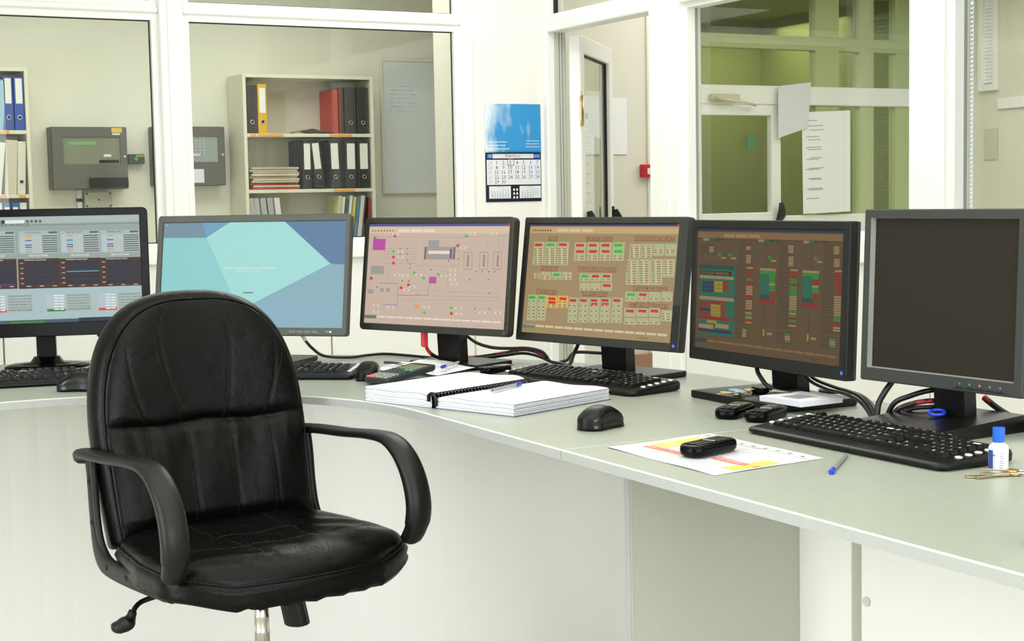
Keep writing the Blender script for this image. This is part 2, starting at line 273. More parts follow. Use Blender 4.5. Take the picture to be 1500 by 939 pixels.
# ------------------------------------------------------------------ what the screens show (u, v from the upper left)
SCREEN_M1 = [
('r',0,0,1,0.063,'lt1'),('r',0.327,0.029,0.423,0.061,'white1'),('r',0.292,0.027,0.306,0.059,'dark1'),('r',0.31,0.028,0.327,0.06,'dark1'),('r',0.431,0.03,0.445,0.056,'dim1'),
('r',0.452,0.031,0.466,0.056,'dim1'),('r',0.473,0.031,0.488,0.057,'dim1'),('r',0.495,0.032,0.509,0.057,'dim1'),('t',0.281,0.075,0.335,'ОТЧЕТ КОНСУМАТОРИ НА ИЗХОД','dark1',0),
('r',0.459,0.078,1,0.082,'dim1'),('r',0,0.125,0.167,0.335,'lt1'),('t',0.043,0.14,0.043,'ДАЛКИЯ','dark1',0),('r',0.121,0.133,0.164,0.152,'dim1'),
('r',0,0.162,0.046,0.33,'pane1'),('r',0.004,0.168,0.036,0.179,'org1'),('r',0.089,0.17,0.164,0.181,'dim1'),('r',0.05,0.169,0.059,0.183,'lt2'),
('r',0.062,0.169,0.071,0.183,'lt2'),('r',0.074,0.169,0.083,0.183,'lt2'),('r',0.004,0.189,0.036,0.2,'yel1'),('r',0.089,0.191,0.164,0.201,'dim1'),
('r',0.05,0.19,0.059,0.204,'lt2'),('r',0.062,0.19,0.071,0.204,'lt2'),('r',0.074,0.19,0.083,0.204,'lt2'),('r',0.004,0.21,0.036,0.22,'dim1'),('r',0.089,0.212,0.164,0.222,'dim1'),
('r',0.05,0.21,0.059,0.224,'lt2'),('r',0.062,0.211,0.071,0.225,'lt2'),('r',0.074,0.211,0.083,0.225,'lt2'),('r',0.004,0.23,0.036,0.241,'pane1'),
('r',0.089,0.233,0.164,0.243,'dim1'),('r',0.05,0.231,0.059,0.245,'lt2'),('r',0.062,0.231,0.071,0.245,'lt2'),('r',0.074,0.232,0.083,0.246,'lt2'),
('r',0.004,0.251,0.036,0.262,'blu1'),('r',0.089,0.253,0.164,0.263,'dim1'),('r',0.05,0.252,0.059,0.266,'lt2'),('r',0.062,0.252,0.071,0.266,'lt2'),
('r',0.074,0.252,0.083,0.266,'lt2'),('r',0.004,0.272,0.036,0.283,'blu1'),('r',0.089,0.274,0.164,0.284,'dim1'),('r',0.05,0.272,0.059,0.286,'lt2'),
('r',0.062,0.273,0.071,0.287,'lt2'),('r',0.074,0.273,0.083,0.287,'lt2'),('r',0.004,0.292,0.036,0.303,'org1'),('r',0.089,0.295,0.164,0.305,'dim1'),
('r',0.05,0.293,0.059,0.307,'lt2'),('r',0.062,0.293,0.071,0.307,'lt2'),('r',0.074,0.294,0.083,0.308,'lt2'),('r',0.004,0.313,0.036,0.324,'org1'),
('r',0.089,0.315,0.164,0.325,'dim1'),('r',0.05,0.314,0.059,0.328,'lt2'),('r',0.062,0.314,0.071,0.328,'lt2'),('r',0.074,0.314,0.083,0.328,'lt2'),
('r',0.021,0.348,0.114,0.367,'lt2'),('t',0.068,0.357,0.057,'Сила на тока 2.97','dim1',0),('r',0,0.386,0.171,0.666,'brn1'),('r',0,0.411,0.164,0.628,'plot1'),
('t',0.05,0.398,0.107,'Моментна консумация','white1',0),('r',0,0.422,-0.011,0.429,'lt2'),('r',0,0.47,-0.011,0.476,'lt2'),('r',0,0.518,-0.011,0.524,'lt2'),
('r',0,0.566,-0.011,0.572,'lt2'),('r',0,0.613,-0.011,0.62,'lt2'),('r',0,0.45,0.164,0.452,'grid1'),('r',0,0.494,0.164,0.497,'grid1'),('r',0,0.539,0.164,0.541,'grid1'),
('r',0,0.583,0.164,0.586,'grid1'),('r',0.004,0.639,0.025,0.646,'lt2'),('r',0.068,0.641,0.089,0.647,'lt2'),('r',0.132,0.642,0.153,0.648,'lt2'),
('r',0.178,0.129,0.374,0.339,'lt1'),('t',0.249,0.144,0.043,'ТЕЦ','dark1',0),('r',0.327,0.137,0.37,0.156,'dim1'),('r',0.185,0.166,0.253,0.335,'pane1'),
('r',0.21,0.172,0.242,0.183,'org1'),('r',0.295,0.175,0.37,0.185,'dim1'),('r',0.256,0.173,0.265,0.187,'lt2'),('r',0.268,0.173,0.278,0.187,'lt2'),
('r',0.28,0.174,0.29,0.188,'lt2'),('r',0.21,0.193,0.242,0.204,'yel1'),('r',0.295,0.195,0.37,0.206,'dim1'),('r',0.256,0.194,0.265,0.208,'lt2'),
('r',0.268,0.194,0.278,0.208,'lt2'),('r',0.28,0.194,0.29,0.208,'lt2'),('r',0.21,0.214,0.242,0.225,'dim1'),('r',0.295,0.216,0.37,0.226,'dim1'),
('r',0.256,0.215,0.265,0.229,'lt2'),('r',0.268,0.215,0.278,0.229,'lt2'),('r',0.28,0.215,0.29,0.229,'lt2'),('r',0.21,0.235,0.242,0.245,'pane1'),
('r',0.295,0.237,0.37,0.247,'dim1'),('r',0.256,0.235,0.265,0.249,'lt2'),('r',0.268,0.236,0.278,0.25,'lt2'),('r',0.28,0.236,0.29,0.25,'lt2'),('r',0.21,0.255,0.242,0.266,'blu1'),
('r',0.295,0.257,0.37,0.268,'dim1'),('r',0.256,0.256,0.265,0.27,'lt2'),('r',0.268,0.256,0.278,0.27,'lt2'),('r',0.28,0.257,0.29,0.271,'lt2'),('r',0.21,0.276,0.242,0.287,'blu1'),
('r',0.295,0.278,0.37,0.288,'dim1'),('r',0.256,0.277,0.265,0.291,'lt2'),('r',0.268,0.277,0.278,0.291,'lt2'),('r',0.28,0.277,0.29,0.291,'lt2'),
('r',0.21,0.297,0.242,0.308,'org1'),('r',0.295,0.299,0.37,0.309,'dim1'),('r',0.256,0.297,0.265,0.311,'lt2'),('r',0.268,0.298,0.278,0.312,'lt2'),
('r',0.28,0.298,0.29,0.312,'lt2'),('r',0.21,0.317,0.242,0.328,'org1'),('r',0.295,0.32,0.37,0.33,'dim1'),('r',0.256,0.318,0.265,0.332,'lt2'),('r',0.268,0.318,0.278,0.332,'lt2'),
('r',0.28,0.319,0.29,0.333,'lt2'),('r',0.228,0.352,0.32,0.371,'lt2'),('t',0.274,0.361,0.057,'Сила на тока 2.97','dim1',0),('r',0.171,0.39,0.377,0.67,'brn1'),
('r',0.203,0.416,0.37,0.632,'plot1'),('t',0.256,0.402,0.107,'Моментна консумация','white1',0),('r',0.181,0.426,0.196,0.433,'lt2'),('r',0.181,0.474,0.196,0.481,'lt2'),
('r',0.181,0.522,0.196,0.528,'lt2'),('r',0.181,0.57,0.196,0.576,'lt2'),('r',0.181,0.618,0.196,0.624,'lt2'),('r',0.203,0.454,0.37,0.456,'grid1'),
('r',0.203,0.499,0.37,0.501,'grid1'),('r',0.203,0.543,0.37,0.545,'grid1'),('r',0.203,0.588,0.37,0.59,'grid1'),('r',0.21,0.644,0.231,0.65,'lt2'),
('r',0.274,0.645,0.295,0.651,'lt2'),('r',0.338,0.646,0.359,0.653,'lt2'),('r',0.206,0.626,0.367,0.632,'mag1'),('r',0.391,0.133,0.587,0.344,'lt1'),
('t',0.463,0.149,0.078,'АУТО ЕКСПРЕС','dark1',0),('r',0.541,0.141,0.584,0.16,'dim1'),('r',0.399,0.17,0.466,0.339,'pane1'),('r',0.423,0.177,0.456,0.188,'org1'),
('r',0.509,0.179,0.584,0.189,'dim1'),('r',0.47,0.178,0.479,0.192,'lt2'),('r',0.482,0.178,0.491,0.192,'lt2'),('r',0.494,0.178,0.503,0.192,'lt2'),
('r',0.423,0.198,0.456,0.208,'yel1'),('r',0.509,0.2,0.584,0.21,'dim1'),('r',0.47,0.198,0.479,0.212,'lt2'),('r',0.482,0.199,0.491,0.213,'lt2'),
('r',0.494,0.199,0.503,0.213,'lt2'),('r',0.423,0.218,0.456,0.229,'dim1'),('r',0.509,0.221,0.584,0.231,'dim1'),('r',0.47,0.219,0.479,0.233,'lt2'),
('r',0.482,0.219,0.491,0.233,'lt2'),('r',0.494,0.22,0.503,0.234,'lt2'),('r',0.423,0.239,0.456,0.25,'pane1'),('r',0.509,0.241,0.584,0.251,'dim1'),
('r',0.47,0.24,0.479,0.254,'lt2'),('r',0.482,0.24,0.491,0.254,'lt2'),('r',0.494,0.24,0.503,0.254,'lt2'),('r',0.423,0.26,0.456,0.271,'blu1'),
('r',0.509,0.262,0.584,0.272,'dim1'),('r',0.47,0.26,0.479,0.274,'lt2'),('r',0.482,0.261,0.491,0.275,'lt2'),('r',0.494,0.261,0.503,0.275,'lt2'),
('r',0.423,0.28,0.456,0.291,'blu1'),('r',0.509,0.283,0.584,0.293,'dim1'),('r',0.47,0.281,0.479,0.295,'lt2'),('r',0.482,0.281,0.491,0.295,'lt2'),
('r',0.494,0.282,0.503,0.296,'lt2'),('r',0.423,0.301,0.456,0.312,'org1'),('r',0.509,0.303,0.584,0.314,'dim1'),('r',0.47,0.302,0.479,0.316,'lt2'),
('r',0.482,0.302,0.491,0.316,'lt2'),('r',0.494,0.302,0.503,0.316,'lt2'),('r',0.423,0.322,0.456,0.333,'org1'),('r',0.509,0.324,0.584,0.334,'dim1'),
('r',0.47,0.323,0.479,0.337,'lt2'),('r',0.482,0.323,0.491,0.337,'lt2'),('r',0.494,0.323,0.503,0.337,'lt2'),('r',0.441,0.356,0.534,0.375,'lt2'),
('t',0.488,0.366,0.057,'Сила на тока 2.97','dim1',0),('r',0.384,0.394,0.591,0.675,'brn1'),('r',0.416,0.42,0.584,0.637,'plot1'),
('t',0.47,0.407,0.107,'Моментна консумация','white1',0),('r',0.395,0.431,0.409,0.437,'lt2'),('r',0.395,0.479,0.409,0.485,'lt2'),('r',0.395,0.526,0.409,0.533,'lt2'),
('r',0.395,0.574,0.409,0.581,'lt2'),('r',0.395,0.622,0.409,0.628,'lt2'),('r',0.416,0.458,0.584,0.461,'grid1'),('r',0.416,0.503,0.584,0.505,'grid1'),
('r',0.416,0.548,0.584,0.55,'grid1'),('r',0.416,0.592,0.584,0.594,'grid1'),('r',0.423,0.648,0.445,0.655,'lt2'),('r',0.488,0.649,0.509,0.656,'lt2'),
('r',0.552,0.651,0.573,0.657,'lt2'),('r',0.598,0.138,0.794,0.348,'lt1'),('t',0.669,0.153,0.078,'МЕТАЛ ГРУП','dark1',0),('r',0.747,0.146,0.79,0.165,'dim1'),
('r',0.605,0.175,0.673,0.343,'pane1'),('r',0.63,0.181,0.662,0.192,'org1'),('r',0.715,0.183,0.79,0.194,'dim1'),('r',0.676,0.182,0.685,0.196,'lt2'),
('r',0.688,0.182,0.698,0.196,'lt2'),('r',0.7,0.182,0.71,0.196,'lt2'),('r',0.63,0.202,0.662,0.213,'yel1'),('r',0.715,0.204,0.79,0.214,'dim1'),
('r',0.676,0.203,0.685,0.217,'lt2'),('r',0.688,0.203,0.698,0.217,'lt2'),('r',0.7,0.203,0.71,0.217,'lt2'),('r',0.63,0.223,0.662,0.233,'dim1'),
('r',0.715,0.225,0.79,0.235,'dim1'),('r',0.676,0.223,0.685,0.237,'lt2'),('r',0.688,0.224,0.698,0.238,'lt2'),('r',0.7,0.224,0.71,0.238,'lt2'),
('r',0.63,0.243,0.662,0.254,'cyan1'),('r',0.715,0.246,0.79,0.256,'dim1'),('r',0.676,0.244,0.685,0.258,'lt2'),('r',0.688,0.244,0.698,0.258,'lt2'),
('r',0.7,0.245,0.71,0.259,'lt2'),('r',0.63,0.264,0.662,0.275,'blu1'),('r',0.715,0.266,0.79,0.276,'dim1'),('r',0.676,0.265,0.685,0.279,'lt2'),
('r',0.688,0.265,0.698,0.279,'lt2'),('r',0.7,0.265,0.71,0.279,'lt2'),('r',0.63,0.285,0.662,0.296,'blu1'),('r',0.715,0.287,0.79,0.297,'dim1'),
('r',0.676,0.285,0.685,0.299,'lt2'),('r',0.688,0.286,0.698,0.3,'lt2'),('r',0.7,0.286,0.71,0.3,'lt2'),('r',0.63,0.305,0.662,0.316,'org1'),('r',0.715,0.308,0.79,0.318,'dim1'),
('r',0.676,0.306,0.685,0.32,'lt2'),('r',0.688,0.306,0.698,0.32,'lt2'),('r',0.7,0.307,0.71,0.321,'lt2'),('r',0.63,0.326,0.662,0.337,'org1'),('r',0.715,0.328,0.79,0.339,'dim1'),
('r',0.676,0.327,0.685,0.341,'lt2'),('r',0.688,0.327,0.698,0.341,'lt2'),('r',0.7,0.327,0.71,0.341,'lt2'),('r',0.648,0.361,0.74,0.38,'lt2'),
('t',0.694,0.37,0.057,'Сила на тока 2.97','dim1',0),('r',0.591,0.399,0.797,0.679,'brn1'),('r',0.623,0.424,0.79,0.641,'plot1'),
('t',0.676,0.411,0.107,'Моментна консумация','white1',0),('r',0.601,0.435,0.616,0.442,'lt2'),('r',0.601,0.483,0.616,0.489,'lt2'),('r',0.601,0.531,0.616,0.537,'lt2'),
('r',0.601,0.579,0.616,0.585,'lt2'),('r',0.601,0.626,0.616,0.633,'lt2'),('r',0.623,0.463,0.79,0.465,'grid1'),('r',0.623,0.507,0.79,0.51,'grid1'),
('r',0.623,0.552,0.79,0.554,'grid1'),('r',0.623,0.596,0.79,0.599,'grid1'),('r',0.63,0.652,0.651,0.659,'lt2'),('r',0.694,0.654,0.715,0.66,'lt2'),
('r',0.758,0.655,0.779,0.661,'lt2'),('r',0.626,0.521,0.786,0.527,'cyan1'),('r',0.801,0.142,0.996,0.352,'lt1'),('t',0.872,0.157,0.078,'ПРИМА ГАЗ','dark1',0),
('r',0.95,0.15,0.993,0.169,'dim1'),('r',0.808,0.179,0.875,0.348,'pane1'),('r',0.833,0.185,0.865,0.196,'org1'),('r',0.918,0.188,0.993,0.198,'dim1'),
('r',0.879,0.186,0.888,0.2,'lt2'),('r',0.891,0.186,0.9,0.2,'lt2'),('r',0.903,0.187,0.912,0.201,'lt2'),('r',0.833,0.206,0.865,0.217,'yel1'),('r',0.918,0.208,0.993,0.219,'dim1'),
('r',0.879,0.207,0.888,0.221,'lt2'),('r',0.891,0.207,0.9,0.221,'lt2'),('r',0.903,0.207,0.912,0.221,'lt2'),('r',0.833,0.227,0.865,0.238,'dim1'),
('r',0.918,0.229,0.993,0.239,'dim1'),('r',0.879,0.228,0.888,0.242,'lt2'),('r',0.891,0.228,0.9,0.242,'lt2'),('r',0.903,0.228,0.912,0.242,'lt2'),
('r',0.833,0.248,0.865,0.258,'pane1'),('r',0.918,0.25,0.993,0.26,'dim1'),('r',0.879,0.248,0.888,0.262,'lt2'),('r',0.891,0.248,0.9,0.262,'lt2'),
('r',0.903,0.249,0.912,0.263,'lt2'),('r',0.833,0.268,0.865,0.279,'blu1'),('r',0.918,0.27,0.993,0.281,'dim1'),('r',0.879,0.269,0.888,0.283,'lt2'),
('r',0.891,0.269,0.9,0.283,'lt2'),('r',0.903,0.269,0.912,0.283,'lt2'),('r',0.833,0.289,0.865,0.3,'blu1'),('r',0.918,0.291,0.993,0.301,'dim1'),
('r',0.879,0.29,0.888,0.304,'lt2'),('r',0.891,0.29,0.9,0.304,'lt2'),('r',0.903,0.29,0.912,0.304,'lt2'),('r',0.833,0.31,0.865,0.32,'org1'),('r',0.918,0.312,0.993,0.322,'dim1'),
('r',0.879,0.31,0.888,0.324,'lt2'),('r',0.891,0.311,0.9,0.325,'lt2'),('r',0.903,0.311,0.912,0.325,'lt2'),('r',0.833,0.33,0.865,0.341,'org1'),
('r',0.918,0.333,0.993,0.343,'dim1'),('r',0.879,0.331,0.888,0.345,'lt2'),('r',0.891,0.331,0.9,0.345,'lt2'),('r',0.903,0.332,0.912,0.346,'lt2'),
('r',0.851,0.365,0.943,0.384,'lt2'),('t',0.897,0.374,0.057,'Сила на тока 2.97','dim1',0),('r',0.794,0.403,1,0.683,'brn1'),('r',0.826,0.429,0.993,0.645,'plot1'),
('t',0.879,0.415,0.107,'Моментна консумация','white1',0),('r',0.804,0.439,0.819,0.446,'lt2'),('r',0.804,0.487,0.819,0.494,'lt2'),('r',0.804,0.535,0.819,0.541,'lt2'),
('r',0.804,0.583,0.819,0.589,'lt2'),('r',0.804,0.63,0.819,0.637,'lt2'),('r',0.826,0.467,0.993,0.469,'grid1'),('r',0.826,0.511,0.993,0.514,'grid1'),
('r',0.826,0.556,0.993,0.558,'grid1'),('r',0.826,0.601,0.993,0.603,'grid1'),('r',0.833,0.657,0.854,0.663,'lt2'),('r',0.897,0.658,0.918,0.664,'lt2'),
('r',0.961,0.659,0.982,0.666,'lt2'),
('l',[(0.829,0.589),(0.847,0.581),(0.865,0.589),(0.883,0.589),(0.9,0.581),(0.918,0.589),(0.936,0.589),(0.954,0.581),(0.972,0.582),(0.989,0.582)],'red1',1.5),
('r',0,0.675,1,1,'sky1'),('r',0.228,0.729,0.448,0.895,'lt1'),('r',0.228,0.728,0.32,0.893,'pane1'),('r',0.228,0.865,0.32,0.89,'red1'),
('t',0.388,0.743,0.114,'ЕНЕРГИЯ ДАЛКИЯ ЧАТ','dark1',0),('r',0.263,0.735,0.288,0.745,'white1'),('r',0.292,0.736,0.313,0.746,'white1'),
('t',0.388,0.769,0.114,'ЕНЕРГИЯ АУТО ЕКСПРЕС','dark1',0),('r',0.263,0.761,0.288,0.772,'white1'),('r',0.292,0.762,0.313,0.772,'white1'),
('t',0.388,0.795,0.114,'ЕНЕРГИЯ МЕТАЛ ГРУП','dark1',0),('r',0.263,0.788,0.288,0.798,'white1'),('r',0.292,0.788,0.313,0.798,'white1'),
('t',0.388,0.821,0.114,'ЕНЕРГИЯ ПРИМА ГАЗ','dark1',0),('r',0.263,0.814,0.288,0.824,'white1'),('r',0.292,0.814,0.313,0.824,'white1'),
('t',0.388,0.847,0.114,'ЕНЕРГИЯ КОНСУМАТОРИ','dark1',0),('r',0.263,0.84,0.288,0.85,'white1'),('r',0.292,0.84,0.313,0.85,'white1'),
('t',0.388,0.873,0.114,'ЕНЕРГИЯ РЕЗЕРВ','dark1',0),('r',0.263,0.866,0.288,0.876,'white1'),('r',0.292,0.866,0.313,0.877,'white1'),('r',0.52,0.735,0.74,0.901,'lt1'),
('r',0.52,0.734,0.612,0.899,'pane1'),('r',0.52,0.871,0.612,0.896,'grn1'),('t',0.68,0.749,0.114,'РАЗХОД ДАЛКИЯ ЧАТ','dark1',0),('r',0.555,0.741,0.58,0.752,'white1'),
('r',0.584,0.742,0.605,0.752,'white1'),('t',0.68,0.775,0.114,'РАЗХОД АУТО ЕКСПРЕС','dark1',0),('r',0.555,0.767,0.58,0.778,'white1'),('r',0.584,0.768,0.605,0.778,'white1'),
('t',0.68,0.801,0.114,'РАЗХОД МЕТАЛ ГРУП','dark1',0),('r',0.555,0.794,0.58,0.804,'white1'),('r',0.584,0.794,0.605,0.804,'white1'),
('t',0.68,0.827,0.114,'РАЗХОД ПРИМА ГАЗ','dark1',0),('r',0.555,0.82,0.58,0.83,'white1'),('r',0.584,0.82,0.605,0.83,'white1'),
('t',0.68,0.853,0.114,'РАЗХОД КОНСУМАТОРИ','dark1',0),('r',0.555,0.846,0.58,0.856,'white1'),('r',0.584,0.846,0.605,0.857,'white1'),
('t',0.68,0.879,0.114,'РАЗХОД РЕЗЕРВ','dark1',0),('r',0.555,0.872,0.58,0.882,'white1'),('r',0.584,0.872,0.605,0.883,'white1'),('r',0.779,0.74,1,0.906,'lt1'),
('r',0.779,0.739,0.872,0.905,'pane1'),('r',0.779,0.876,0.872,0.901,'red1'),('t',0.94,0.754,0.114,'ЕНЕРГИЯ ДАЛКИЯ ЧАТ','dark1',0),('r',0.815,0.747,0.84,0.757,'white1'),
('r',0.843,0.747,0.865,0.757,'white1'),('t',0.94,0.78,0.114,'ЕНЕРГИЯ АУТО ЕКСПРЕС','dark1',0),('r',0.815,0.773,0.84,0.783,'white1'),('r',0.843,0.773,0.865,0.784,'white1'),
('t',0.94,0.806,0.114,'ЕНЕРГИЯ МЕТАЛ ГРУП','dark1',0),('r',0.815,0.799,0.84,0.809,'white1'),('r',0.843,0.8,0.865,0.81,'white1'),
('t',0.94,0.833,0.114,'ЕНЕРГИЯ ПРИМА ГАЗ','dark1',0),('r',0.815,0.825,0.84,0.835,'white1'),('r',0.843,0.826,0.865,0.836,'white1'),
('t',0.94,0.859,0.114,'ЕНЕРГИЯ КОНСУМАТОРИ','dark1',0),('r',0.815,0.851,0.84,0.861,'white1'),('r',0.843,0.852,0.865,0.862,'white1'),
('t',0.94,0.885,0.114,'ЕНЕРГИЯ РЕЗЕРВ','dark1',0),('r',0.815,0.877,0.84,0.888,'white1'),('r',0.843,0.878,0.865,0.888,'white1'),('r',0,0.968,1,1,'task1'),
('r',0.335,0.979,0.505,0.998,'grn1'),('r',0.676,0.962,1,1,'task2'),]
